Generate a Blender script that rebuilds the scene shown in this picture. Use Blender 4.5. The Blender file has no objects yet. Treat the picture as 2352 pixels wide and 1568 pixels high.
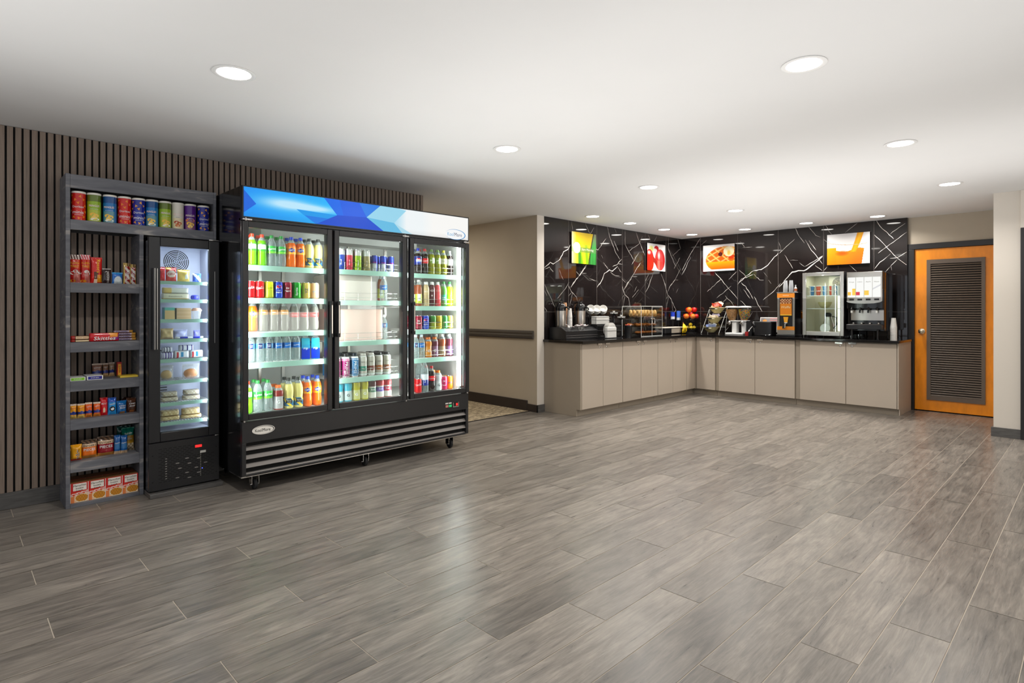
import bpy, bmesh, math, random
from mathutils import Matrix, Vector
random.seed(7)
PI = math.pi
SC = bpy.context.scene
COL = SC.collection
# ---------------------------------------------------------------- camera geometry
F = 1332.0; YAW = math.radians(45.56); HZ = 711.0; CX = 1176.0; H = 1.27
DX, DY = math.cos(YAW), math.sin(YAW)
RX, RY = math.sin(YAW), -math.cos(YAW)
def ray(x, y):
    a = (x - CX) / F
    return (DX + RX * a, DY + RY * a, (HZ - y) / F)
def onY(x, y, Y):
    v = ray(x, y); t = Y / v[1]; return (v[0] * t, Y, H + v[2] * t)
def onX(x, y, X):
    v = ray(x, y); t = X / v[0]; return (X, v[1] * t, H + v[2] * t)
def onZ(x, y, z):
    v = ray(x, y); t = (z - H) / v[2]; return (v[0] * t, v[1] * t, z)
cam = bpy.data.cameras.new('camera'); camo = bpy.data.objects.new('camera', cam); COL.objects.link(camo)
camo.location = (0, 0, H); camo.rotation_euler = (PI / 2, 0, YAW - PI / 2)
cam.sensor_width = 36; cam.lens = 36 * F / 2352; cam.shift_y = (HZ - 784) / 2352; cam.clip_start = 0.05
SC.camera = camo
SC.view_settings.view_transform = 'Standard'
SC.view_settings.look = 'None'
SC.view_settings.exposure = 0.0
SC.cycles.transparent_max_bounces = 18
SC.cycles.max_bounces = 6
SC.cycles.adaptive_threshold = 0.02
SC.cycles.diffuse_bounces = 3
SC.cycles.glossy_bounces = 3
SC.cycles.caustics_reflective = False
SC.cycles.caustics_refractive = False
SC.cycles.sample_clamp_indirect = 4
SC.cycles.blur_glossy = 0.5

# ---------------------------------------------------------------- colour / materials
def lin1(c):
    c /= 255.0
    return c / 12.92 if c <= 0.04045 else ((c + 0.055) / 1.055) ** 2.4
def lin(c): return (lin1(c[0]), lin1(c[1]), lin1(c[2]), 1.0)
M = {}
def newmat(n):
    m = bpy.data.materials.new(n); m.use_nodes = True
    nt = m.node_tree; M[n] = m
    return m, nt, nt.nodes, nt.links, nt.nodes['Principled BSDF']
def mat(n, c, rough=0.5, metal=0.0, spec=0.5, emit=0.0, coat=0.0, noise=0.0, nscale=8, stretch=None, bump=0.0):
    m, nt, N, L, b = newmat(n)
    b.inputs['Base Color'].default_value = lin(c); b.inputs['Roughness'].default_value = rough
    b.inputs['Metallic'].default_value = metal; b.inputs['Specular IOR Level'].default_value = spec
    b.inputs['Coat Weight'].default_value = coat; b.inputs['Coat Roughness'].default_value = 0.05
    if emit:
        b.inputs['Emission Color'].default_value = lin(c); b.inputs['Emission Strength'].default_value = emit
    if noise or bump:
        tc = N.new('ShaderNodeTexCoord'); mp = N.new('ShaderNodeMapping'); nz = N.new('ShaderNodeTexNoise')
        L.new(tc.outputs['Object'], mp.inputs[0]); L.new(mp.outputs[0], nz.inputs[0])
        if stretch: mp.inputs['Scale'].default_value = stretch
        nz.inputs['Scale'].default_value = nscale; nz.inputs['Detail'].default_value = 5
        if noise:
            rp = N.new('ShaderNodeMapRange'); L.new(nz.outputs[0], rp.inputs[0])
            rp.inputs[1].default_value = 0.3; rp.inputs[2].default_value = 0.7
            rp.inputs[3].default_value = 1 - noise; rp.inputs[4].default_value = 1 + noise
            mx = N.new('ShaderNodeVectorMath'); mx.operation = 'SCALE'
            mx.inputs[0].default_value = lin(c)[:3]; L.new(rp.outputs[0], mx.inputs['Scale'])
            L.new(mx.outputs[0], b.inputs['Base Color'])
        if bump:
            bp = N.new('ShaderNodeBump'); bp.inputs['Strength'].default_value = bump; bp.inputs['Distance'].default_value = 0.01
            L.new(nz.outputs[0], bp.inputs['Height']); L.new(bp.outputs[0], b.inputs['Normal'])
    return m
def printed(n, rough, coat=0.0, emit=0.0, metal=0.0):
    m, nt, N, L, b = newmat(n)
    a = N.new('ShaderNodeAttribute'); a.attribute_name = 'Col'
    if not emit: L.new(a.outputs['Color'], b.inputs['Base Color'])
    b.inputs['Roughness'].default_value = rough; b.inputs['Coat Weight'].default_value = coat; b.inputs['Metallic'].default_value = metal
    if emit:
        L.new(a.outputs['Color'], b.inputs['Emission Color']); b.inputs['Emission Strength'].default_value = emit
        b.inputs['Base Color'].default_value = (0, 0, 0, 1)
    return m
printed('print', 0.38); printed('print_gloss', 0.2, 0.25); printed('print_glow', 0.25, 0.0, 0.98)
printed('paper', 0.75); printed('foil', 0.3, 0, 0, 0.45)
def pane(n, tint, refl=1.0, rough=0.0, haze=0.0):
    m, nt, N, L, b = newmat(n)
    out = N['Material Output']; N.remove(b)
    t = N.new('ShaderNodeBsdfTransparent'); t.inputs[0].default_value = lin(tint)
    g = N.new('ShaderNodeBsdfGlossy'); g.inputs['Roughness'].default_value = rough
    lw = N.new('ShaderNodeLayerWeight'); lw.inputs[0].default_value = .5
    pw = N.new('ShaderNodeMath'); pw.operation = 'POWER'; pw.inputs[1].default_value = 4.5; L.new(lw.outputs['Facing'], pw.inputs[0])
    mu = N.new('ShaderNodeMath'); mu.operation = 'MULTIPLY_ADD'; mu.inputs[1].default_value = .8 * refl; mu.inputs[2].default_value = .035 * refl + haze; mu.use_clamp = True
    L.new(pw.outputs[0], mu.inputs[0])
    mx = N.new('ShaderNodeMixShader'); L.new(mu.outputs[0], mx.inputs[0]); L.new(t.outputs[0], mx.inputs[1]); L.new(g.outputs[0], mx.inputs[2])
    L.new(mx.outputs[0], out.inputs[0])
    return m
def pet(n, tint, body, opac, rough=0.08):
    m, nt, N, L, b = newmat(n)
    out = N['Material Output']
    b.inputs['Base Color'].default_value = lin(body); b.inputs['Roughness'].default_value = rough
    t = N.new('ShaderNodeBsdfTransparent'); t.inputs[0].default_value = lin(tint)
    lw = N.new('ShaderNodeLayerWeight'); lw.inputs[0].default_value = 0.35
    mu = N.new('ShaderNodeMath'); mu.operation = 'MULTIPLY_ADD'; mu.inputs[1].default_value = 0.5; mu.inputs[2].default_value = opac; mu.use_clamp = True
    L.new(lw.outputs['Facing'], mu.inputs[0])
    mx = N.new('ShaderNodeMixShader'); L.new(mu.outputs[0], mx.inputs[0]); L.new(t.outputs[0], mx.inputs[1]); L.new(b.outputs[0], mx.inputs[2])
    L.new(mx.outputs[0], out.inputs[0])
    return m

# ---------------------------------------------------------------- mesh builder
_tc = {}
def text_data(s, bold=0.0, shear=0.0):
    k = (s, bold, shear)
    if k in _tc: return _tc[k]
    cu = bpy.data.curves.new('t', 'FONT'); cu.body = s; cu.size = 1.0; cu.resolution_u = 2
    cu.offset = 0 if 'M' in s else bold * .3; cu.shear = shear; cu.align_x = 'CENTER'; cu.align_y = 'CENTER'
    o = bpy.data.objects.new('t', cu); COL.objects.link(o)
    dg = bpy.context.evaluated_depsgraph_get(); me = bpy.data.meshes.new_from_object(o.evaluated_get(dg))
    vs = [tuple(v.co) for v in me.vertices]; fs = [tuple(p.vertices) for p in me.polygons]
    if vs:
        x0 = min(v[0] for v in vs); x1 = max(v[0] for v in vs); z0 = min(v[1] for v in vs); z1 = max(v[1] for v in vs)
    else: x0 = x1 = z0 = z1 = 0
    cx, cz = (x0 + x1) / 2, (z0 + z1) / 2
    vs = [(v[0] - cx, v[1] - cz) for v in vs]
    bpy.data.objects.remove(o); bpy.data.curves.remove(cu); bpy.data.meshes.remove(me)
    _tc[k] = (vs, fs, max(1e-6, x1 - x0), max(1e-6, z1 - z0)); return _tc[k]
WHITE = (235, 235, 235); BLACK = (12, 12, 14)
class MB:
    def __init__(s): s.v = []; s.f = []; s.m = []; s.c = []; s.mats = []; s.T = Matrix(); s.flat = []
    def mi(s, m):
        if m not in s.mats: s.mats.append(m)
        return s.mats.index(m)
    def add(s, vs, fs, m, c=None, flat=False):
        b = len(s.v); T = s.T
        s.v += [tuple(T @ Vector(p)) for p in vs]
        i = s.mi(m)
        for k, f in enumerate(fs):
            s.f.append(tuple(b + q for q in f)); s.m.append(i)
            cc = c[k] if isinstance(c, list) else c
            s.c.append(cc or WHITE); s.flat.append(flat)
    def box(s, x0, x1, y0, y1, z0, z1, m, c=None):
        vs = [(x, y, z) for z in (z0, z1) for y in (y0, y1) for x in (x0, x1)]
        s.add(vs, [(0, 2, 3, 1), (4, 5, 7, 6), (0, 1, 5, 4), (2, 6, 7, 3), (0, 4, 6, 2), (1, 3, 7, 5)], m, c, True); return s
    def rbox(s, x0, x1, y0, y1, z0, z1, r, m, c=None, seg=3):
        # box with rounded vertical edges + small top/bottom chamfer
        r = min(r, (x1 - x0) / 2.01, (y1 - y0) / 2.01); pts = []
        for cx, cy, a0 in ((x1 - r, y1 - r, 0), (x0 + r, y1 - r, PI / 2), (x0 + r, y0 + r, PI), (x1 - r, y0 + r, 1.5 * PI)):
            for k in range(seg + 1):
                a = a0 + PI / 2 * k / seg; pts.append((cx + r * math.cos(a), cy + r * math.sin(a)))
        n = len(pts); e = min(r * 0.35, (z1 - z0) * 0.2); mx, my = (x0 + x1) / 2, (y0 + y1) / 2
        wx, wy = 1 - 2 * e / (x1 - x0), 1 - 2 * e / (y1 - y0)
        rings = [(z0, 1), (z0 + e, 0), (z1 - e, 0), (z1, 1)]
        vs = []
        for z, q in rings:
            for x, y in pts:
                vs.append((mx + (x - mx) * wx, my + (y - my) * wy, z) if q else (x, y, z))
        fs = [tuple(range(n))[::-1], tuple(3 * n + k for k in range(n))]
        for j in range(3):
            for k in range(n):
                k2 = (k + 1) % n; fs.append((j * n + k, j * n + k2, (j + 1) * n + k2, (j + 1) * n + k))
        s.add(vs, fs, m, c); return s
    def lathe(s, prof, m, c=None, seg=20, cx=0, cy=0, cz=0, cap=True, a0=0, a1=2 * PI, cf=None):
        n = len(prof); full = abs(a1 - a0 - 2 * PI) < 1e-6; S = seg if full else seg + 1
        vs = []
        for r, z in prof:
            for k in range(S):
                a = a0 + (a1 - a0) * k / seg; vs.append((cx + r * math.cos(a), cy + r * math.sin(a), cz + z))
        fs = []; cs = []
        for j in range(n - 1):
            for k in range(seg):
                k2 = (k + 1) % S; fs.append((j * S + k, j * S + k2, (j + 1) * S + k2, (j + 1) * S + k))
                cs.append(cf((prof[j][1] + prof[j + 1][1]) / 2, a0 + (a1 - a0) * (k + .5) / seg) if cf else c)
        if cap and full:
            if prof[0][0] > 1e-5: fs.append(tuple(range(S))[::-1]); cs.append(cs[0])
            if prof[-1][0] > 1e-5: fs.append(tuple((n - 1) * S + k for k in range(S))); cs.append(cs[-1])
        s.add(vs, fs, m, cs); return s
    def tube(s, pts, r, m, c=None, seg=8, closed=False):
        P = [Vector(p) for p in pts]; n = len(P); vs = []; up = None
        for i in range(n):
            if closed: d = P[(i + 1) % n] - P[i - 1]
            else: d = P[min(i + 1, n - 1)] - P[max(i - 1, 0)]
            d.normalize()
            if up is None: up = Vector((0, 0, 1)) if abs(d.z) < .9 else Vector((1, 0, 0))
            a = d.cross(up)
            if a.length < 1e-4: a = d.cross(Vector((0, 1, 0)))
            a.normalize(); b = d.cross(a).normalized(); up = -b if closed is None else up
            rr = r[i] if isinstance(r, (list, tuple)) else r
            for k in range(seg):
                t = 2 * PI * k / seg; vs.append(P[i] + a * (rr * math.cos(t)) + b * (rr * math.sin(t)))
        fs = []
        for i in range(n if closed else n - 1):
            j = (i + 1) % n
            for k in range(seg):
                k2 = (k + 1) % seg; fs.append((i * seg + k, i * seg + k2, j * seg + k2, j * seg + k))
        if not closed: fs += [tuple(range(seg))[::-1], tuple((n - 1) * seg + k for k in range(seg))]
        s.add(vs, fs, m, c); return s
    def ball(s, c0, r, m, c=None, seg=14, rings=8, sc=(1, 1, 1)):
        prof = [(r * math.sin(PI * i / rings), -r * math.cos(PI * i / rings)) for i in range(rings + 1)]
        T = s.T; s.T = T @ Matrix.Translation(c0) @ Matrix.Diagonal((*sc, 1)); s.lathe(prof, m, c, seg, cap=False); s.T = T; return s
    def prism(s, poly, z0, z1, m, c=None):
        # poly in XY
        n = len(poly); vs = [(x, y, z0) for x, y in poly] + [(x, y, z1) for x, y in poly]
        fs = [tuple(range(n))[::-1], tuple(range(n, 2 * n))] + [(k, (k + 1) % n, n + (k + 1) % n, n + k) for k in range(n)]
        s.add(vs, fs, m, c, True); return s
    def prismY(s, poly, y0, y1, m, c=None):
        # poly in XZ (counter-clockwise seen from -Y), extruded along Y
        n = len(poly); vs = [(x, y0, z) for x, z in poly] + [(x, y1, z) for x, z in poly]
        fs = [tuple(range(n)), tuple(range(n, 2 * n))[::-1]] + [((k + 1) % n, k, n + k, n + (k + 1) % n) for k in range(n)]
        s.add(vs, fs, m, c, True); return s
    def text(s, t, size, m, c=BLACK, at=(0, 0, 0), R=None, bold=0.0, shear=0.0, width=None, rot=0, off=0.0008, A=0, fn=None):
        # text on the plane facing -Y (or wrapped on a cylinder radius R about z, facing angle A)
        vs, fs, w, h = text_data(t, bold, shear)
        sx = sz = size
        if width: sx = width / w; sz = sx if not size else size
        cr, sr = math.cos(rot), math.sin(rot); out = []
        for x, z in vs:
            x, z = x * sx, z * sz
            x, z = x * cr - z * sr, x * sr + z * cr
            if fn: out.append(fn(x + at[0], z + at[2], off))
            elif R:
                a = (x + at[0]) / R + A; out.append(((R + off) * math.sin(a), -(R + off) * math.cos(a), z + at[2]))
            else: out.append((x + at[0], at[1] - off, z + at[2]))
        s.add(out, fs, m, c, True); return s
    def img(s, x0, x1, z0, z1, y, nx, nz, fn, m):
        vs = [(x0 + (x1 - x0) * i / nx, y, z0 + (z1 - z0) * j / nz) for j in range(nz + 1) for i in range(nx + 1)]
        fs = []; cs = []
        for j in range(nz):
            for i in range(nx):
                a = j * (nx + 1) + i; fs.append((a, a + 1, a + nx + 2, a + nx + 1)); cs.append(fn((i + .5) / nx, (j + .5) / nz))
        s.add(vs, fs, m, cs, True); return s
    def build(s, name, parent=None, bevel=0.0, smooth=True, bseg=2):
        me = bpy.data.meshes.new(name); me.from_pydata(s.v, [], s.f)
        for mm in s.mats: me.materials.append(M[mm])
        me.polygons.foreach_set('material_index', s.m)
        at = me.color_attributes.new('Col', 'FLOAT_COLOR', 'CORNER')
        buf = []
        for p, c in zip(me.polygons, s.c):
            l = lin(c); buf += list(l) * p.loop_total
        at.data.foreach_set('color', buf)
        if smooth:
            me.polygons.foreach_set('use_smooth', [not q for q in s.flat])
            me.update(); me.set_sharp_from_angle(angle=math.radians(38))
        o = bpy.data.objects.new(name, me); COL.objects.link(o)
        if parent: o.parent = parent
        if bevel:
            b = o.modifiers.new('b', 'BEVEL'); b.width = bevel; b.segments = bseg; b.limit_method = 'ANGLE'; b.angle_limit = math.radians(40)
        return o
def thing(name, label, cat, loc=(0, 0, 0), rz=0, group=None):
    o = bpy.data.objects.new(name, None); o.empty_display_size = 0.05; COL.objects.link(o); o.location = loc; o.rotation_euler = (0, 0, rz)
    o['label'] = label; o['category'] = cat
    if group: o['group'] = group
    return o
def tag(o, label, cat, group=None):
    o['label'] = label; o['category'] = cat
    if group: o['group'] = group
    return o
def struct(o): o['kind'] = 'structure'; return o
KIDS = {}
def kids(root): return [c for c in root.children]
def dup(root, label, loc=None, rz=None, group=None):
    r = root.copy(); COL.objects.link(r)
    for ch in list(root.children):
        c = ch.copy(); COL.objects.link(c); c.parent = r
        for g in list(ch.children):
            d = g.copy(); COL.objects.link(d); d.parent = c
    if loc is not None: r.location = loc
    if rz is not None: r.rotation_euler = (0, 0, rz)
    r['label'] = label
    if group: r['group'] = group
    return r
def mixc(a, b, t):
    t = max(0.0, min(1.0, t)); return tuple(a[i] + (b[i] - a[i]) * t for i in range(3))
ORD = ['first', 'second', 'third', 'fourth', 'fifth', 'sixth', 'seventh', 'eighth', 'ninth', 'tenth', 'eleventh', 'twelfth', 'thirteenth', 'fourteenth']
# ================================================================ materials
mat('ceiling_paint', (226, 225, 223), 0.9, noise=0.01, nscale=2)
mat('beige_paint', (186, 174, 156), 0.75, noise=0.03, nscale=3)
mat('cream_paint', (222, 214, 203), 0.7)
mat('slat_wood', (132, 116, 103), 0.55, noise=0.22, nscale=6, stretch=(40, 40, 1.2), bump=0.1)
mat('slat_felt', (12, 11, 11), 0.95)
mat('dark_base', (48, 40, 38), 0.45, noise=0.1)
mat('grey_base', (88, 86, 84), 0.4, noise=0.25, nscale=5, stretch=(2, 2, 18))
mat('rail_paint', (84, 78, 72), 0.4)
mat('black_frame', (34, 32, 32), 0.35)
mat('black_gloss', (14, 14, 16), 0.16, coat=0.3)
mat('black_satin', (30, 30, 32), 0.32)
mat('black_soft', (26, 26, 27), 0.5)
mat('black_deep', (6, 6, 6), 0.8)
mat('chrome', (215, 213, 210), 0.12, 1.0)
mat('steel', (196, 192, 186), 0.28, 1.0, noise=0.06, nscale=5, stretch=(1, 1, 60))
mat('grille_metal', (108, 103, 99), 0.45, 0.3)
mat('white_plastic', (232, 231, 228), 0.35)
mat('white_liner', (214, 214, 210), 0.5)
mat('cool_liner', (176, 180, 198), 0.5)
mat('mint_strip', (164, 204, 190), 0.3)
mat('foam_white', (238, 236, 231), 0.6)
mat('cabinet_laminate', (186, 173, 158), 0.45, noise=0.015, nscale=2)
mat('cabinet_side', (160, 148, 132), 0.5)
mat('stone_top', (20, 18, 18), 0.08, noise=0.4, nscale=60)
mat('seam_line', (112, 106, 102), 0.4)
mat('vein', (226, 220, 214), 0.25)
mat('rubber', (32, 32, 33), 0.7)
mat('orange_wood', (250, 148, 8), 0.35, noise=0.10, nscale=4, stretch=(1, 4, 1.5), coat=0.2)
mat('louver_brown', (104, 90, 78), 0.45)
mat('brass_knob', (206, 196, 172), 0.2, 1.0)
mat('led', (255, 255, 255), emit=9.0); mat('led_cool', (214, 226, 255), emit=8.0)
mat('lamp_face', (255, 250, 242), emit=16.0)
mat('led_dot_line', (255, 255, 255), emit=5.0)
mat('red_led', (255, 30, 30), emit=2.5); mat('blue_led', (60, 80, 255), emit=4.0); mat('green_btn', (40, 190, 110), 0.3, emit=0.3)
pane('door_glass', (246, 252, 250), 0.9)
pane('acrylic', (244, 244, 242), 1.6)
pane('clear_plastic', (236, 236, 232), 1.3, 0.05, 0.05)
mat('glass_edge', (150, 205, 190), 0.2, emit=0.12)
mat('green_wall_liner', (150, 176, 166), 0.4)

# marble: near black, polished, faint cloudiness
m_, nt, N, L, b = newmat('marble_black')
tc = N.new('ShaderNodeTexCoord'); nz = N.new('ShaderNodeTexNoise'); nz.inputs['Scale'].default_value = 1.6; nz.inputs['Detail'].default_value = 4
L.new(tc.outputs['Object'], nz.inputs[0]); cr = N.new('ShaderNodeValToRGB')
cr.color_ramp.elements[0].position = .35; cr.color_ramp.elements[0].color = lin((22, 18, 18)); cr.color_ramp.elements[1].position = .75; cr.color_ramp.elements[1].color = lin((40, 34, 33))
L.new(nz.outputs[0], cr.inputs[0]); L.new(cr.outputs[0], b.inputs['Base Color']); b.inputs['Roughness'].default_value = 0.035
b.inputs['Specular IOR Level'].default_value = 0.6

# carpet
m_, nt, N, L, b = newmat('carpet')
tc = N.new('ShaderNodeTexCoord'); mp = N.new('ShaderNodeMapping'); mp.inputs['Scale'].default_value = (10, 30, 10); mp.inputs['Rotation'].default_value = (0, 0, .6)
nz = N.new('ShaderNodeTexNoise'); nz.inputs['Scale'].default_value = 1.4; nz.inputs['Detail'].default_value = 6; nz.inputs['Roughness'].default_value = .7
L.new(tc.outputs['Object'], mp.inputs[0]); L.new(mp.outputs[0], nz.inputs[0]); cr = N.new('ShaderNodeValToRGB')
e = cr.color_ramp.elements; e[0].position = .38; e[0].color = lin((92, 80, 64)); e[1].position = .62; e[1].color = lin((206, 188, 156))
L.new(nz.outputs[0], cr.inputs[0]); L.new(cr.outputs[0], b.inputs['Base Color']); b.inputs['Roughness'].default_value = 1

# wood-look porcelain planks: tone per plank comes from the mesh colour attribute
m_, nt, N, L, b = newmat('plank')
at = N.new('ShaderNodeAttribute'); at.attribute_name = 'Col'
tc = N.new('ShaderNodeTexCoord'); sep = N.new('ShaderNodeSeparateColor'); L.new(at.outputs['Color'], sep.inputs[0])
ofs = N.new('ShaderNodeCombineXYZ')
for i, k in enumerate((37.0, 91.0, 53.0)):
    mm = N.new('ShaderNodeMath'); mm.operation = 'MULTIPLY'; mm.inputs[1].default_value = k; L.new(sep.outputs[i], mm.inputs[0]); L.new(mm.outputs[0], ofs.inputs[i])
def noise(scale, st, detail, rough, dist=0.0):
    ad = N.new('ShaderNodeVectorMath'); ad.operation = 'ADD'; mp = N.new('ShaderNodeMapping'); mp.inputs['Scale'].default_value = st
    L.new(tc.outputs['Object'], mp.inputs[0]); L.new(mp.outputs[0], ad.inputs[0]); L.new(ofs.outputs[0], ad.inputs[1])
    n = N.new('ShaderNodeTexNoise'); n.inputs['Scale'].default_value = scale; n.inputs['Detail'].default_value = detail; n.inputs['Roughness'].default_value = rough; n.inputs['Distortion'].default_value = dist
    L.new(ad.outputs[0], n.inputs[0]); return n
n1 = noise(1.0, (3.4, 30, 1), 8, .68, 1.0); n2 = noise(1.0, (2.0, 6.5, 1), 4, .55, 1.8); n3 = noise(1.0, (9, 150, 1), 4, .65)
cr = N.new('ShaderNodeValToRGB'); L.new(n1.outputs[0], cr.inputs[0])
e = cr.color_ramp.elements; e[0].position = .28; e[0].color = lin((100, 95, 90)); e[1].position = .72; e[1].color = lin((155, 146, 136))
k = cr.color_ramp.elements.new(.47); k.color = lin((127, 120, 112))
cr2 = N.new('ShaderNodeValToRGB'); L.new(n2.outputs[0], cr2.inputs[0])
e = cr2.color_ramp.elements; e[0].position = .30; e[0].color = (.56, .57, .59, 1); e[1].position = .60; e[1].color = (1, 1, 1, 1)
mx = N.new('ShaderNodeMixRGB'); mx.blend_type = 'MULTIPLY'; mx.inputs[0].default_value = .62; L.new(cr.outputs[0], mx.inputs[1]); L.new(cr2.outputs[0], mx.inputs[2])
mr = N.new('ShaderNodeMapRange'); L.new(sep.outputs[0], mr.inputs[0]); mr.inputs[3].default_value = .80; mr.inputs[4].default_value = 1.18
m3 = N.new('ShaderNodeMapRange'); L.new(n3.outputs[0], m3.inputs[0]); m3.inputs[1].default_value = .3; m3.inputs[2].default_value = .7; m3.inputs[3].default_value = .84; m3.inputs[4].default_value = 1.14
mu = N.new('ShaderNodeMath'); mu.operation = 'MULTIPLY'; L.new(mr.outputs[0], mu.inputs[0]); L.new(m3.outputs[0], mu.inputs[1])
sc = N.new('ShaderNodeVectorMath'); sc.operation = 'SCALE'; L.new(mx.outputs[0], sc.inputs[0]); L.new(mu.outputs[0], sc.inputs['Scale'])
L.new(sc.outputs[0], b.inputs['Base Color'])
rr = N.new('ShaderNodeMapRange'); L.new(n1.outputs[0], rr.inputs[0]); rr.inputs[3].default_value = .22; rr.inputs[4].default_value = .38; L.new(rr.outputs[0], b.inputs['Roughness'])
bp = N.new('ShaderNodeBump'); bp.inputs['Strength'].default_value = .12; bp.inputs['Distance'].default_value = .004; L.new(n3.outputs[0], bp.inputs['Height']); L.new(bp.outputs[0], b.inputs['Normal'])
mat('grout', (196, 184, 168), .8)

# ================================================================ floor
fm = MB(); fm.box(-3.2, 9.2, -4.2, 5.02, -0.05, -0.0015, 'grout')
PW, PL, GR = 0.2031, 1.2175, 0.0040
k0 = 0
for k in range(-8, 42):
    y1 = 3.86 - PW * k; y0 = y1 - PW
    if y0 > 5.02 or y1 < -4.2: continue
    ofx = (1.12, 0.307, 0.715)[k % 3]
    i = math.floor((-3.2 - ofx) / PL)
    while ofx + i * PL < 9.2:
        xa = max(-3.2, ofx + i * PL + GR / 2); xb = min(9.2, ofx + (i + 1) * PL - GR / 2); ya = max(y0 + GR / 2, -4.2); yb = min(y1 - GR / 2, 5.02)
        i += 1
        if xb - xa < .01 or yb - ya < .005: continue
        g = [random.random() for _ in range(3)]
        c = tuple(255 * (1.055 * max(q, .0032) ** (1 / 2.4) - .055) for q in g)
        fm.add([(xa, ya, 0), (xb, ya, 0), (xb, yb, 0), (xa, yb, 0)], [(0, 1, 2, 3)], 'plank', c, True)
struct(fm.build('floor'))
struct(MB().box(3.3, 5.4, 5.02, 8.2, -0.05, 0.004, 'carpet').build('floor_carpet'))
struct(MB().box(3.5, 5.24, 5.012, 5.03, -0.002, 0.006, 'black_frame').build('trim_1'))
CH = 2.44
struct(MB().box(-3.3, 9.3, -4.3, 8.3, CH, CH + .08, 'ceiling_paint').build('ceiling'))

# ================================================================ walls
wl = struct(MB().box(-3.2, 3.514, 4.888, 5.06, 0, CH, 'slat_felt').box(3.36, 3.5135, 5.06, 8.2, 0, CH, 'beige_paint').build('wall_left'))
sm = MB(); x = 0.301 + 0.041 * 0 - 0.041 * 84
while x < 3.50:
    x1 = min(x + .0295, 3.514)
    if x1 - x > .01: sm.box(x, x1, 4.876, 4.8885, .108, CH - .003, 'slat_wood')
    x += .04085
sm.build('slat_panel', wl)
struct(MB().box(-3.2, 3.514, 4.8762, 4.889, 0, .106, 'grey_base').build('baseboard_left', bevel=.002))
# corridor wall and its end
struct(MB().box(5.24, 5.36, 4.9, 8.2, 0, CH, 'beige_paint').build('wall_corridor'))
struct(MB().box(5.236, 5.362, 4.896, 4.9005, .09, CH, 'cream_paint').build('wall_corridor_end'))
bb = MB().box(5.222, 5.2405, 5.062, 8.1, 0, .133, 'dark_base'); struct(bb.build('baseboard_corridor', bevel=.003))
struct(MB().box(5.226, 5.2405, 4.884, 5.063, 0, .092, 'dark_base').box(5.226, 5.365, 4.884, 4.8965, 0, .092, 'grey_base').build('baseboard_corner', bevel=.002))
cr_ = MB().box(5.222, 5.2405, 4.957, 8.1, .905, 1.008, 'rail_paint').box(5.214, 5.224, 4.962, 8.1, .975, 1.0, 'rail_paint').box(5.216, 5.224, 4.975, 8.1, .935, .955, 'rail_paint').box(5.218, 5.224, 4.962, 8.1, .905, .925, 'dark_base')
struct(cr_.build('trim_2', bevel=.002))
struct(MB().box(3.3, 5.4, 8.2, 8.3, 0, CH, 'beige_paint').build('wall_corridor_back'))

def ribbon(mb, pts, w, conv, nrm):
    # pts on the wall; flat irregular ribbon
    P = [Vector(conv(*p)) for p in pts]; Q = []
    for a, c in zip(P, P[1:]):
        n = max(1, int((c - a).length / .035))
        for i in range(n):
            t = i / n; p = a.lerp(c, t)
            if Q: p += Vector((random.uniform(-1, 1) * (1 - abs(nrm[0])), random.uniform(-1, 1) * (1 - abs(nrm[1])), random.uniform(-1, 1))) * .0045
            Q.append(p)
    Q.append(P[-1]); vs = []; n = len(Q); nv = Vector(nrm)
    for i, p in enumerate(Q):
        d = (Q[min(i + 1, n - 1)] - Q[max(0, i - 1)]); d.normalize(); s = d.cross(nv)
        ww = w * random.uniform(.45, 1.35) * (0.35 if i in (0, n - 1) else 1)
        vs += [p + s * ww / 2, p - s * ww / 2]
    fs = [(2 * i, 2 * i + 1, 2 * i + 3, 2 * i + 2) for i in range(n - 1)]
    mb.add(vs, fs, 'vein', None, True)
def zc(x0, y0, s): return lambda p: (x0 + p[0] / s, y0 + p[1] / s)
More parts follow.
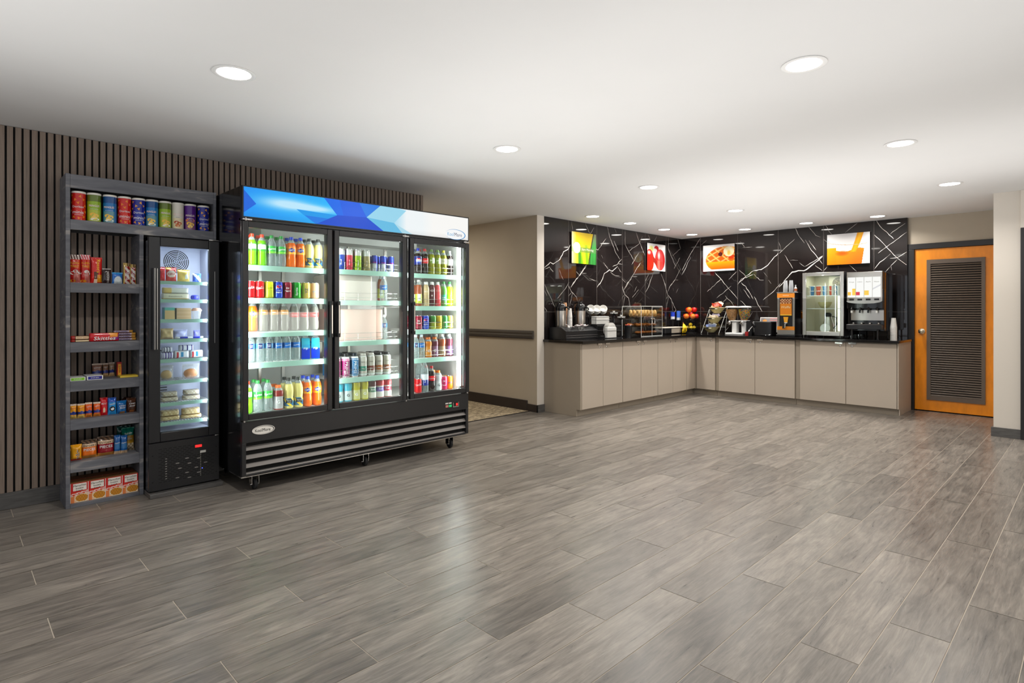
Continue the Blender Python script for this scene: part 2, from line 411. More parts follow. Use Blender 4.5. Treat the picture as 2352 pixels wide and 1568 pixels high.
VA = [(7, [(120,850),(200,780),(240,800),(330,740),(380,640),(440,600),(470,540)]), (3, [(120,870),(190,845),(240,900)]), (2, [(490,225),(500,350)]), (3, [(675,245),(700,320),(740,390),(790,310)]),
 (3, [(800,590),(845,605),(955,455)]), (4, [(970,300),(1000,430),(1035,520),(1080,640),(1140,740)]), (3, [(1070,320),(1095,385)]), (4, [(1060,490),(1120,630)]), (5, [(1040,835),(1110,800),(1165,735)]),
 (3, [(1120,800),(1180,800)]), (9, [(830,1117),(890,1030),(930,930),(1000,880),(1040,895),(1110,830)]), (3, [(1010,905),(1060,950),(1135,960)]), (3, [(1110,840),(1160,915)]), (2, [(890,680),(910,725)]),
 (3, [(915,775),(980,870)]), (5, [(690,810),(640,880),(590,960),(510,1050),(475,1117)]), (2, [(625,925),(690,925)]), (3, [(720,990),(810,1030)]), (2, [(320,870),(345,950),(375,1010)]), (2, [(550,900),(590,950)]),
 (3, [(1210,345),(1210,540),(1260,630),(1330,760)]), (4, [(1355,370),(1400,490),(1480,690)]), (2, [(1260,625),(1400,530),(1445,425)]), (2, [(1640,420),(1600,500)]), (2, [(1520,400),(1555,500)]),
 (4, [(1220,1117),(1250,1060),(1310,960),(1420,780)]), (2, [(1310,970),(1375,970)]), (3, [(1480,1040),(1530,930)]), (2, [(1520,1117),(1590,930)]), (3, [(1690,920),(1760,1100)]),
 (3, [(1795,445),(1795,600),(1890,830)]), (3, [(1920,460),(1960,590)]), (2, [(1850,690),(1960,590)]), (2, [(1870,865),(1950,715)]), (3, [(1810,1117),(1885,1010),(1960,860)]), (2, [(1885,1015),(1930,1015)]), (3, [(1300,810),(1400,640)]), (2, [(1165,995),(1215,1050)])]
VB = [(3, [(85,415),(150,560),(270,820)]), (2, [(80,525),(125,620)]), (2, [(165,90),(240,190)]), (3, [(310,670),(440,520),(525,375)]), (4, [(510,420),(570,550),(660,640),(680,720)]), (2, [(520,620),(575,555)]), (3, [(585,560),(535,810)]),
 (5, [(560,470),(650,330),(750,220),(840,70)]), (3, [(80,825),(130,905)]), (3, [(1480,420),(1525,590),(1560,630)]), (3, [(600,830),(640,780)])]
VC = [(4, [(90,140),(100,230),(145,350),(230,430),(250,530),(280,700)]), (3, [(145,350),(80,440)]), (3, [(150,380),(110,620),(40,840)]), (4, [(130,250),(200,100),(300,0)]), (2, [(360,290),(420,170)]), (2, [(310,430),(460,240)]),
 (3, [(610,310),(690,170),(730,0)]), (5, [(1040,90),(1075,230),(1120,370),(1190,450),(1230,560),(1300,700),(1250,790)]), (3, [(1110,300),(1170,160),(1280,20)]), (2, [(1120,380),(1075,460)]), (3, [(1130,390),(1075,720)]), (3, [(1200,510),(1230,730)]), (2, [(1230,210),(1250,280)]), (2, [(1300,320),(1350,220)])]
VR0 = [(4, [(2225,455),(2160,560),(2100,650),(1980,890)]), (3, [(2100,700),(1975,950)]), (3, [(2050,810),(1985,940)]), (2, [(2240,540),(2310,480)])]
VR1 = [(4, [(1065,250),(1110,340),(1165,415)]), (4, [(1175,380),(1240,490),(1310,570),(1360,640)]), (4, [(1215,385),(1290,490)]), (3, [(1210,240),(1290,330),(1340,350)]), (4, [(1060,370),(930,490),(890,530)]), (9, [(885,520),(820,590),(770,650),(700,700),(620,710)]),
 (5, [(620,710),(540,770),(450,850)]), (2, [(885,400),(910,480)]), (3, [(950,540),(1040,690)]), (2, [(1010,600),(1095,600)]), (10, [(890,890),(960,810),(1030,730),(1100,710),(1160,715),(1240,660),(1360,560)]), (4, [(1175,665),(1290,600),(1365,550)]),
 (3, [(1110,625),(1170,670)]), (3, [(1280,655),(1360,715)]), (3, [(1395,225),(1430,290),(1460,320)]), (2, [(1600,305),(1680,240),(1735,200)]), (3, [(1370,370),(1405,400)]), (5, [(1940,165),(1985,230),(2010,260),(2085,325),(2130,370)]), (3, [(2085,325),(2160,265),(2255,200)]),
 (5, [(1920,325),(2000,400),(2060,460),(2160,570),(2270,650)]), (4, [(2270,295),(2180,360),(2060,450),(1960,525)]), (4, [(2270,510),(2170,570),(2090,580)]), (3, [(2170,590),(2100,660),(2110,710)]), (3, [(2090,670),(2040,725)]), (5, [(2055,565),(1980,625),(1925,690)]), (3, [(2095,530),(2050,570)]),
 (3, [(1650,650),(1730,720)]), (3, [(1370,715),(1410,670)]), (2, [(1530,660),(1530,695)]), (3, [(470,395),(520,460)]), (2, [(500,460),(600,455)])]
VR2 = [(4, [(365,45),(490,180),(620,350),(700,430),(820,580)]), (3, [(210,435),(490,180)]), (3, [(400,560),(610,390),(690,320)]), (3, [(640,190),(800,30)]), (4, [(850,0),(980,120)]), (4, [(820,290),(900,180),(1130,90)]), (5, [(890,250),(980,330),(1060,450),(1130,580)]), (4, [(940,390),(1070,570)]),
 (3, [(870,610),(920,640),(1000,740),(1080,825)]), (4, [(1150,530),(1230,690),(1310,825)]), (3, [(1340,40),(1420,140)]), (3, [(1440,200),(1490,270)]), (4, [(1330,600),(1570,400),(1680,260)]), (3, [(570,510),(620,570),(700,650),(740,720)]), (3, [(520,640),(610,560)]),
 (3, [(1120,840),(1060,940),(1010,1000)]), (3, [(560,1240),(640,1140)]), (3, [(1470,1160),(1600,1260)]), (3, [(1130,70),(1260,200),(1340,200)])]
ml = MB(); ml.box(5.36, 8.8, 4.9, 5.05, 0, CH, 'marble_black')
cl = lambda x, y: (onY(x, y, 4.8992))
for vs_, cv in ((VA, zc(1230, 470, 5.88)), (VB, zc(1240, 600, 7.84)), (VC, zc(1420, 640, 9.8))):
    for w, pl in vs_: ribbon(ml, [cv(p) for p in pl], max(.0028, w * .0012), cl, (0, -1, 0))
for x in (5.84, 6.446, 7.052, 7.655, 8.258): ml.box(x - .002, x + .002, 4.899, 4.9005, .9, CH, 'seam_line')
ml.box(5.36, 8.75, 4.899, 4.9005, 1.241, 1.244, 'seam_line')
struct(ml.build('wall_back', smooth=False))
mr_ = MB(); mr_.box(8.75, 8.95, 1.745, 5.05, 0, CH, 'marble_black')
crr = lambda x, y: (onX(x, y, 8.7492))
for vs_, cv in ((VR0, zc(1230, 470, 5.88)), (VR1, zc(1600, 470, 4.704)), (VR2, zc(1600, 620, 8.711))):
    for w, pl in vs_: ribbon(mr_, [cv(p) for p in pl], max(.0028, w * .0012), crr, (-1, 0, 0))
for y in (4.565, 3.948, 3.341, 2.727, 2.116): mr_.box(8.749, 8.7505, y - .002, y + .002, .9, CH, 'seam_line')
mr_.box(8.749, 8.7505, 1.745, 4.9, 1.241, 1.244, 'seam_line')
struct(mr_.build('wall_right', smooth=False))
# door wall: header above the door
struct(MB().box(8.80, 8.95, .3, 1.745, 2.085, CH, 'beige_paint').box(8.80, 8.95, .3, .83, 0, 2.085, 'beige_paint').box(8.93, 8.95, .83, 1.745, 0, 2.085, 'black_frame').build('wall_door'))
# black door casing
struct(MB().box(8.775, 8.93, 1.676, 1.746, 0, 2.0318, 'black_frame').box(8.775, 8.93, .76, 1.746, 2.032, 2.10, 'black_frame').box(8.775, 8.93, .76, .80, 0, 2.0318, 'black_frame').build('door_1_frame', bevel=.004))
dr = MB().box(8.80, 8.84, .80, 1.675, .012, 2.03, 'orange_wood')
dro = struct(dr.build('door_1', bevel=.002))
lv = MB()
for (ya, yb, za, zb) in ((.975, 1.548, 1.84, 1.893), (.975, 1.548, .148, .20), (.975, 1.012, .2, 1.84), (1.508, 1.548, .2, 1.84)): lv.box(8.783, 8.805, ya, yb, za, zb, 'louver_brown')
lv.box(8.797, 8.8, 1.0, 1.52, .19, 1.85, 'black_deep')
for i in range(58):
    z = .213 + i * .0283; lv.T = Matrix.Translation((8.793, 1.26, z)) @ Matrix.Rotation(math.radians(-48), 4, 'Y'); lv.box(-.0125, .0125, -.25, .25, -.0016, .0016, 'louver_brown'); lv.T = Matrix()
lv.build('louver_panel', dro)
kn = MB(); kn.T = Matrix.Translation((8.80, 1.602, 1.0)) @ Matrix.Rotation(-PI / 2, 4, 'Y')
kn.lathe([(.034, 0), (.034, .006), (.014, .012), (.012, .03), (.022, .036), (.029, .05), (.027, .062), (.012, .068), (0, .069)], 'brass_knob', seg=24); kn.build('knob', dro)
# right-hand column
struct(MB().box(7.55, 8.80, .568, .775, 0, CH, 'cream_paint').build('wall_column'))
struct(MB().box(7.532, 7.551, .566, .793, 0, .092, 'grey_base').box(7.55, 8.79, .774, .79, 0, .092, 'grey_base').build('baseboard_column', bevel=.002))
struct(MB().box(7.52, 7.70, .30, .567, 2.07, CH, 'cream_paint').box(7.515, 7.70, .50, .567, 0, 2.07, 'black_frame').build('door_2_frame', bevel=.003))
struct(MB().box(7.6, 7.64, -.4, .50, .01, 2.07, 'black_frame').build('door_2'))
struct(MB().box(7.55, 7.70, -4.2, -.4, 0, CH, 'cream_paint').box(7.55, 7.7, -.4, .5, 2.07, CH, 'cream_paint').build('wall_side'))
# walls behind the camera with wide windows
pane('window_glass', (250, 252, 255), .7)
mat('daylight_blind', (236, 240, 246), 0.8)
def rear(name, horiz, pos, a, b_, wins):
    mb = MB(); t = .12
    def bx(u0, u1, z0, z1, m='cream_paint'):
        if horiz: mb.box(u0, u1, pos - t, pos, z0, z1, m)
        else: mb.box(pos - t, pos, u0, u1, z0, z1, m)
    bx(a, b_, 0, .5); bx(a, b_, 2.3, CH); u = a
    for w0, w1 in wins:
        bx(u, w0, .5, 2.3); u = w1
    bx(u, b_, .5, 2.3)
    return struct(mb.build(name))
rear('wall_front', True, -4.1, -3.2, 7.6, ((-2.6, -.4), (.2, 2.6)))
rear('wall_rear', False, -3.1, -4.2, 5.0, ((-3.6, -1.2), (-.6, 1.8), (2.4, 4.4)))
n = 1
for w0, w1 in ((-2.6, -.4), (.2, 2.6)):
    struct(MB().box(w0, w1, -4.16, -4.155, .5, 2.3, 'window_glass').box(w0, w0 + .04, -4.18, -4.09, .5, 2.3, 'black_frame').box(w1 - .04, w1, -4.18, -4.09, .5, 2.3, 'black_frame').box(w0, w1, -4.18, -4.09, .5, .54, 'black_frame').box(w0, w1, -4.18, -4.09, 2.26, 2.3, 'black_frame').build('window_%d' % n)); n += 1
for w0, w1 in ((-3.6, -1.2), (-.6, 1.8), (2.4, 4.4)):
    struct(MB().box(-3.16, -3.155, w0, w1, .5, 2.3, 'window_glass').box(-3.18, -3.09, w0, w0 + .04, .5, 2.3, 'black_frame').box(-3.18, -3.09, w1 - .04, w1, .5, 2.3, 'black_frame').build('window_%d' % n)); n += 1

# ================================================================ downlights
LP = [((1.026, 3.01), 'nearest left downlight on the ceiling above the snack fridge'), ((2.93, 3.04), 'round downlight above the drinks cooler, second of its row'), ((4.81, 3.04), 'round downlight third along the row in front of the cooler wall'), ((6.67, 3.04), 'round downlight fourth along the row, in the middle before the counter corner'),
      ((2.93, 1.0), 'large nearest right downlight on the ceiling'), ((4.81, 1.0), 'second downlight of the right row on the ceiling'), ((6.68, 1.0), 'downlight nearest the orange louvered door'),
      ((5.81, 4.48), 'downlight over the coffee airpots at the left counter end'), ((6.63, 4.48), 'downlight over the pastry case on the left counter'), ((7.50, 4.48), 'downlight above the red apple picture'), ((8.31, 4.48), 'downlight over the counter corner'),
      ((8.32, 3.65), 'downlight over the cereal dispenser'), ((8.32, 2.81), 'downlight over the batter dispenser'), ((8.35, 1.98), 'downlight over the juice machine')]
proto = None
for i, ((x, y), lb) in enumerate(LP):
    if proto is None:
        proto = thing('ceiling_downlight', lb, 'ceiling light', (x, y, CH), 0, 'recessed ceiling downlights')
        MB().lathe([(.098, 0), (.100, -.004), (.088, -.007), (.078, -.004), (.078, 0)], 'white_plastic', seg=32, cap=False).build('trim_ring', proto)
        MB().lathe([(.0, -.0035), (.079, -.0035)], 'lamp_face', seg=32, cap=False).build('diffuser', proto)
    else: dup(proto, lb, (x, y, CH))
    row3 = i >= 7
    ld = bpy.data.lights.new('downlight_lamp', 'AREA'); ld.shape = 'DISK'; ld.size = .16; ld.energy = 13 if not row3 else 10; ld.color = (1, .965, .91); ld.spread = math.radians(150)
    lo = bpy.data.objects.new('downlight_lamp', ld); COL.objects.link(lo); lo.location = (x, y, CH - .02)
# daylight through the windows
w = bpy.data.worlds.new('world'); SC.world = w; w.use_nodes = True
w.node_tree.nodes['Background'].inputs[0].default_value = (.93, .96, 1, 1); w.node_tree.nodes['Background'].inputs[1].default_value = 1.1

# added glowing panels behind the camera, reflected as haze in the cooler doors
mat('haze_panel_glow', (255, 250, 242), emit=6.0)
struct(MB().box(6.35, 7.50, -4.098, -4.09, .52, 1.95, 'haze_panel_glow').build('window_7'))
struct(MB().box(4.5, 6.0, -4.098, -4.09, .78, 1.22, 'haze_panel_glow').build('window_8'))
def uplamp(x, y, sx, sy, e):  # added unseen lamps facing up, only there to brighten the ceiling
    ld = bpy.data.lights.new('added_ceiling_fill', 'AREA'); ld.shape = 'RECTANGLE'; ld.size = sx; ld.size_y = sy; ld.energy = e; ld.color = (1, .995, .99)
    o = bpy.data.objects.new('added_ceiling_fill', ld); COL.objects.link(o); o.location = (x, y, 1.42); o.rotation_euler = (PI, 0, 0)
for x in (-1, 2, 5):
    for y in (-2.2, .6, 2.6): uplamp(x + .5, y, 2.2, 2.0, 10 if y < 0 else 14 if y < 1 else 17.5)
uplamp(7.1, 3.0, 2.6, 3.0, 21)


ld = bpy.data.lights.new('added_corridor_fill', 'AREA'); ld.shape = 'DISK'; ld.size = .5; ld.energy = 19; ld.color = (1, .93, .80)  # added unseen lamp that lifts the dark corridor
lo = bpy.data.objects.new('added_corridor_fill', ld); COL.objects.link(lo); lo.location = (4.1, 6.4, CH - .03)
# ================================================================ header art of the big cooler (colour facets fading to white)
def tri(p, a, b, c):
    s = lambda p1, p2, p3: (p1[0] - p3[0]) * (p2[1] - p3[1]) - (p2[0] - p3[0]) * (p1[1] - p3[1])
    d = (s(p, a, b), s(p, b, c), s(p, c, a)); return not (min(d) < 0 and max(d) > 0)
def poly_in(p, P):
    r = False; j = len(P) - 1
    for i in range(len(P)):
        if (P[i][1] > p[1]) != (P[j][1] > p[1]) and p[0] < (P[j][0] - P[i][0]) * (p[1] - P[i][1]) / (P[j][1] - P[i][1]) + P[i][0]: r = not r
        j = i
    return r
# facets in panel space: u across 0..1 (2.02 m), v up 0..1 (.215 m)
HA = [([(0, .84), (.035, .45), (0, .18)], (0, 92, 214)),
      ([(.18, .45), (.345, .40), (.265, -.05), (.255, -.05)], (0, 110, 228)),
      ([(.18, .45), (.345, .40), (.315, .18), (.21, .22)], (0, 150, 232)),
      ([(.29, 1.02), (.535, 1.02), (.465, .46), (.56, -.05), (.235, -.05), (.345, .40)], (0, 84, 222)),
      ([(.345, .40), (.465, .40), (.56, -.05), (.235, -.05)], (0, 66, 196)),
      ([(.42, 1.02), (.535, 1.02), (.48, .5)], (12, 110, 226))]
def header(u, v):
    base = mixc((0, 146, 244), (20, 176, 250), min(1, u / .3))
    if u > .3: base = mixc(base, (96, 190, 236), (u - .3) / .35)
    gl = math.exp(-((u - .15) / .10) ** 2 - ((v - .58) / .22) ** 2) + .8 * math.exp(-((u - .27) / .08) ** 2 - ((v - .55) / .12) ** 2)
    base = mixc(base, (206, 238, 252), min(.9, gl))
    if u > .50:
        f = min(1, (u - .50) / .16)
        wv = .5 + .5 * math.sin((u * 9 + v * 2))
        base = mixc(base, mixc((120, 200, 232), (238, 244, 246), f), .35 + .65 * f)
        if u > .74: base = mixc(base, (247, 246, 243), min(1, (u - .74) / .06))
    base = mixc(base, mixc(base, (0, 0, 0), .25), max(0, .20 - v) * 1.2)
    return base
def logo(mb, cx, cz, y, w, blue, m):
    hgt = w * .40
    def ell(cx, cz, rx, rz, yy, c, n=40): mb.add([(cx + rx * math.cos(2 * PI * k / n), yy, cz + rz * math.sin(2 * PI * k / n)) for k in range(n)], [tuple(range(n))], m, c, True)
    if blue:
        ell(cx, cz, w / 2, hgt / 2, y - .0005, (40, 120, 190)); ell(cx - w * .015, cz, w * .485, hgt * .475, y - .0008, (150, 200, 230)); ell(cx - w * .03, cz, w * .475, hgt * .46, y - .0011, (246, 247, 247))
        mb.text('Kool', w * .2, m, (96, 168, 214), (cx - w * .245, y - .0016, cz), width=w * .30); mb.text('More', w * .2, m, (14, 44, 96), (cx + w * .125, y - .0016, cz), width=w * .37, bold=.01)
    else:
        ell(cx, cz, w / 2, hgt / 2, y - .001, (230, 226, 218)); ell(cx, cz, w * .465, hgt * .44, y - .0016, (30, 30, 32)); ell(cx - w * .02, cz - .001, w * .45, hgt * .41, y - .002, (234, 230, 222))
        mb.text('Kool', w * .2, m, (50, 48, 46), (cx - w * .225, y - .0026, cz), width=w * .29); mb.text('More', w * .2, m, (12, 12, 12), (cx + w * .125, y - .0026, cz), width=w * .35, bold=.01)
# ================================================================ three-door drinks cooler
CX0, CX1, CY0, CY1 = 1.461, 3.484, 4.13, 4.862
cool = thing('drinks_cooler', 'tall black three-door glass drinks cooler on casters against the slatted wall', 'cooler', (0, 0, 0))
b_ = MB()
b_.box(CX0, CX0 + .035, CY0 + .03, CY1, .115, 2.125, 'black_gloss'); b_.box(CX1 - .035, CX1, CY0 + .03, CY1, .115, 2.125, 'black_gloss')
b_.box(CX0, CX1, CY1 - .04, CY1, .115, 2.125, 'black_gloss'); b_.box(CX0 + .035, CX1 - .035, CY0 + .06, CY1 - .04, 1.92, 2.125, 'black_satin')
b_.box(CX0 + .035, CX1 - .035, CY0 + .06, CY1 - .04, .13, .47, 'black_satin'); b_.box(CX0 + .035, CX1 - .035, CY0 + .03, CY0 + .062, 1.88, 2.125, 'black_satin')
for xm in (2.129, 2.812): b_.box(xm - .03, xm + .03, CY0 + .045, CY0 + .085, .5, 1.9, 'black_satin')
b_.box(CX0 + .0, CX1, CY0 + .002, CY0 + .06, 1.885, 1.905, 'black_satin')
b_.build('cabinet', cool, bevel=.003)
ln = MB()
ln.box(CX0 + .036, CX1 - .036, CY1 - .07, CY1 - .041, .5, 1.92, 'white_liner'); ln.box(CX0 + .036, CX0 + .05, CY0 + .08, CY1 - .05, .5, 1.92, 'white_liner'); ln.box(CX1 - .05, CX1 - .036, CY0 + .08, CY1 - .05, .5, 1.92, 'white_liner')
ln.box(CX0 + .04, CX1 - .04, CY0 + .06, CY1 - .05, .47, .528, 'white_liner'); ln.box(CX0 + .04, CX1 - .04, CY0 + .07, CY1 - .05, 1.9, 1.925, 'white_liner')
ln.box(1.75, 3.2, 4.55, 4.79, 1.84, 1.905, 'white_liner')
for x in (1.83, 2.02, 2.35, 2.62, 3.0, 3.25): ln.box(x - .012, x + .012, CY1 - .085, CY1 - .068, .55, 1.85, 'steel')
ln.build('liner', cool)
hd = MB(); hd.box(CX0, CX1, CY0 - .006, CY0 + .03, 1.903, 2.125, 'black_satin'); hd.build('header_frame', cool, bevel=.002)
hp = MB(); hp.img(CX0 + .008, CX1 - .012, 1.912, 2.115, CY0 - .0075, 270, 30, header, 'print_glow'); 
def facet(P, c, k):
    W2, H2 = CX1 - .012 - CX0 - .008, .203
    hp.add([(CX0 + .008 + W2 * u, CY0 - .0079 - .00015 * k, 1.912 + H2 * v) for u, v in P], [tuple(range(len(P)))], 'print_glow', c, True)
for k, (P, c) in enumerate([([(0, .90), (.042, .46), (0, .12)], (0, 98, 218)), ([(.185, .45), (.345, .41), (.262, 0), (.258, 0)], (0, 118, 226)), ([(.185, .45), (.345, .41), (.308, .24), (.212, .27)], (0, 152, 234)),
    ([(.292, 1), (.535, 1), (.472, .47), (.345, .41)], (10, 92, 226)), ([(.345, .41), (.472, .47), (.55, 0), (.262, 0)], (0, 74, 206)), ([(.292, 1), (.345, .41), (.372, .43), (.355, 1)], (0, 104, 232)), ([(.44, 1), (.535, 1), (.472, .47)], (24, 122, 228)), ([(.262, 0), (.262, .03), (.30, 0)], (0, 96, 210)),
    ([(.472, .47), (.55, 0), (.64, 0), (.60, .38)], (96, 186, 226)), ([(.472, .47), (.60, .38), (.66, .95), (.60, 1), (.535, 1)], (150, 212, 236)), ([(.60, .38), (.64, 0), (.69, 0)], (170, 216, 232))]): facet(P, c, k)
logo(hp, 3.322, 1.952, CY0 - .009, .235, True, 'print_glow'); hp.build('lit_header_panel', cool)
lp = MB(); lp.box(CX0, CX1, CY0 + .002, CY0 + .03, .35, .497, 'black_satin'); lp.box(CX0, CX0 + .028, CY0 + .002, CY0 + .03, .13, .35, 'black_satin'); lp.box(CX1 - .028, CX1, CY0 + .002, CY0 + .03, .13, .35, 'black_satin')
lp.box(CX0, CX1, CY0 + .002, CY0 + .03, .122, .132, 'black_satin'); lpo = lp.build('lower_panel', cool, bevel=.002)
lg = MB(); logo(lg, 1.606, .428, CY0, .158, False, 'print'); lg.build('badge', cool)
gr_ = MB(); gr_.box(CX0 + .028, CX1 - .028, CY0 + .04, CY0 + .045, .13, .35, 'black_deep')
for i in range(4):
    z = .309 - i * .0595; gr_.T = Matrix.Translation(((CX0 + CX1) / 2, CY0 + .018, z)) @ Matrix.Rotation(math.radians(48), 4, 'X'); gr_.box(-(CX1 - CX0) / 2 + .028, (CX1 - CX0) / 2 - .028, -.017, .017, -.0012, .0012, 'grille_metal'); gr_.T = Matrix()
gr_.build('grille', cool)
ct = MB()
ct.box(3.215, 3.245, CY0 - .004, CY0 + .004, .392, .412, 'print', (190, 120, 110)); ct.box(3.253, 3.283, CY0 - .004, CY0 + .004, .392, .412, 'green_btn')
for x in (3.215, 3.253): ct.box(x, x + .03, CY0 - .001, CY0 + .004, .422, .432, 'print', (225, 222, 215))
ct.box(3.298, 3.366, CY0 - .004, CY0 + .004, .385, .428, 'steel'); ct.box(3.306, 3.358, CY0 - .006, CY0 + .004, .393, .428, 'black_gloss'); ct.box(3.332, 3.350, CY0 - .0068, CY0, .399, .419, 'red_led')
ct.build('control_panel', cool)
ch = MB(); ch.box(CX0 + .02, CX1 - .03, CY0 + .03, CY0 + .05, .106, .114, 'chrome'); ch.box(CX0 + .005, CX0 + .02, CY0 + .03, CY1 - .03, .106, .114, 'chrome'); ch.box(CX0 + .01, CX1 - .01, CY0 + .05, CY1 - .02, .108, .118, 'black_deep'); ch.build('base_rail', cool)
for x in (1.575, 2.452, 3.33):
    for y in (4.215, 4.78):
        c_ = MB(); c_.box(x - .035, x + .035, y - .03, y + .04, .100, .107, 'steel')
        for s in (-1, 1): c_.prism([(x + s * .024 - .0015, y - .02), (x + s * .024 + .0015, y - .02), (x + s * .024 + .0015, y + .03), (x + s * .024 - .0015, y + .03)], .038, .1, 'chrome')
        c_.T = Matrix.Translation((x, y, .037)) @ Matrix.Rotation(PI / 2, 4, 'Y'); c_.lathe([(.006, -.03), (.006, .03)], 'chrome', seg=10); c_.T = Matrix()
        co = c_.build('caster', cool)
        wl_ = MB(); wl_.T = Matrix.Translation((x, y, .0375)) @ Matrix.Rotation(PI / 2, 4, 'Y'); wl_.lathe([(.008, -.012), (.028, -.014), (.036, -.010), (.0375, 0), (.036, .010), (.028, .014), (.008, .012)], 'rubber', seg=28); wl_.build('wheel', co)
# hinges
for x, z in ((CX0 + .02, 1.892), (2.775, 1.89), (3.44, 1.892)):
    hg = MB(); hg.rbox(x - .02, x + .045, CY0 - .012, CY0 + .01, z - .006, z + .006, .004, 'chrome'); hg.lathe([(.006, -.01), (.006, .01)], 'chrome', seg=12, cx=x, cy=CY0 - .012, cz=z); hg.build('hinge', cool)
for x, z in ((CX0 + .012, .503), (2.79, .503), (3.462, .503)): hg = MB(); hg.lathe([(.007, -.006), (.007, .006)], 'chrome', seg=12, cx=x, cy=CY0 - .008, cz=z); hg.build('hinge', cool)
def glass_door(parent, x0, x1, z0, z1, y0, hx, hside, fr=.040, ft=.042, th=.035):
    d = MB()
    d.box(x0, x0 + fr, y0, y0 + th, z0, z1, 'black_satin'); d.box(x1 - fr, x1, y0, y0 + th, z0, z1, 'black_satin'); d.box(x0 + fr, x1 - fr, y0, y0 + th, z0, z0 + ft, 'black_satin'); d.box(x0 + fr, x1 - fr, y0, y0 + th, z1 - ft, z1, 'black_satin')
    do = d.build('door', parent, bevel=.004)
    MB().box(x0 + fr - .003, x1 - fr + .003, y0 + .016, y0 + .018, z0 + ft - .003, z1 - ft + .003, 'door_glass').build('glass_pane', do)
    return do
for (x0, x1, hx) in ((1.461, 2.120, 2.098), (2.138, 2.795, 2.156), (2.830, 3.484, 2.846)):
    do = glass_door(cool, x0, x1, .508, 1.880, CY0 - .012, hx, 1)
    h_ = MB(); h_.rbox(hx - .012, hx + .012, CY0 - .052, CY0 - .030, 1.06, 1.335, .006, 'black_satin'); h_.box(hx - .009, hx + .009, CY0 - .035, CY0 - .011, 1.07, 1.09, 'black_deep'); h_.box(hx - .009, hx + .009, CY0 - .035, CY0 - .011, 1.305, 1.325, 'black_deep')
    h_.box(hx - .004, hx + .004, CY0 - .0535, CY0 - .051, 1.09, 1.305, 'steel'); h_.build('handle', do)
# led strips inside the door jambs
for x, y, w_, m in ((CX0 + .048, 4.187, .006, 'led'), (2.121, 4.218, .004, 'led_dot_line'), (2.137, 4.218, .004, 'led_dot_line'), (2.804, 4.218, .004, 'led_dot_line'), (2.820, 4.218, .004, 'led_dot_line'), (CX1 - .052, 4.187, .006, 'led'), (CX1 - .057, 4.225, .005, 'led')):
    MB().box(x - w_, x + w_, y - .002, y + .003, .56, 1.85, m).build('led_strip', cool)
def arealamp(n, loc, rot, sx, sy, e, col=(1, 1, 1), spread=180):
    ld = bpy.data.lights.new(n, 'AREA'); ld.shape = 'RECTANGLE'; ld.size = sx; ld.size_y = sy; ld.energy = e; ld.color = col; ld.spread = math.radians(spread)
    o = bpy.data.objects.new(n, ld); COL.objects.link(o); o.location = loc; o.rotation_euler = rot; return o
for x, ry, e in ((CX0 + .06, -75, 6), (2.095, 70, 3.8), (2.163, -70, 3.8), (2.778, 70, 3.8), (2.846, -70, 3.8), (CX1 - .07, 75, 7.5)):
    # strip lamps aim inwards across the shelves
    o = arealamp('cooler_lamp', (x, 4.20, 1.2), (0, 0, 0), .015, 1.28, e)
    d_ = Vector((-math.sin(math.radians(ry)), math.cos(math.radians(ry)) + .15, 0)).normalized()
    o.rotation_euler = d_.to_track_quat('-Z', 'Y').to_euler()
# shelves
SH = {1: [1.589, 1.355, 1.113, .891], 2: [1.592, 1.346, 1.019, .7235], 3: [1.591, 1.303, 1.094, .838]}
SX = {1: (1.515, 2.118), 2: (2.145, 2.796), 3: (2.832, 3.43)}
for bay in (1, 2, 3):
    x0, x1 = SX[bay]
    for z in SH[bay]:
        s_ = MB()
        for i in range(26):
            x = x0 + .012 + (x1 - x0 - .024) * i / 25; s_.box(x - .0018, x + .0018, 4.246, 4.76, z - .006, z - .001, 'white_plastic')
        for y in (4.25, 4.42, 4.6, 4.755): s_.box(x0, x1, y - .004, y + .004, z - .011, z - .006, 'white_plastic')
        so = s_.build('wire_shelf', cool)
        MB().box(x0, x1, 4.232, 4.244, z - .040, z - .001, 'mint_strip').build('price_strip', so)
        if bay > 1:
            g_ = MB()
            for zz in (.022, .060): g_.tube([(x0, 4.252, z + zz), (x1, 4.252, z + zz)], .0016, 'chrome', seg=6)
            for i in range(6): g_.tube([(x0 + .03 + (x1 - x0 - .06) * i / 5, 4.252, z), (x0 + .03 + (x1 - x0 - .06) * i / 5, 4.252, z + .06)], .0014, 'chrome', seg=6)
            g_.build('wire_guard', so)

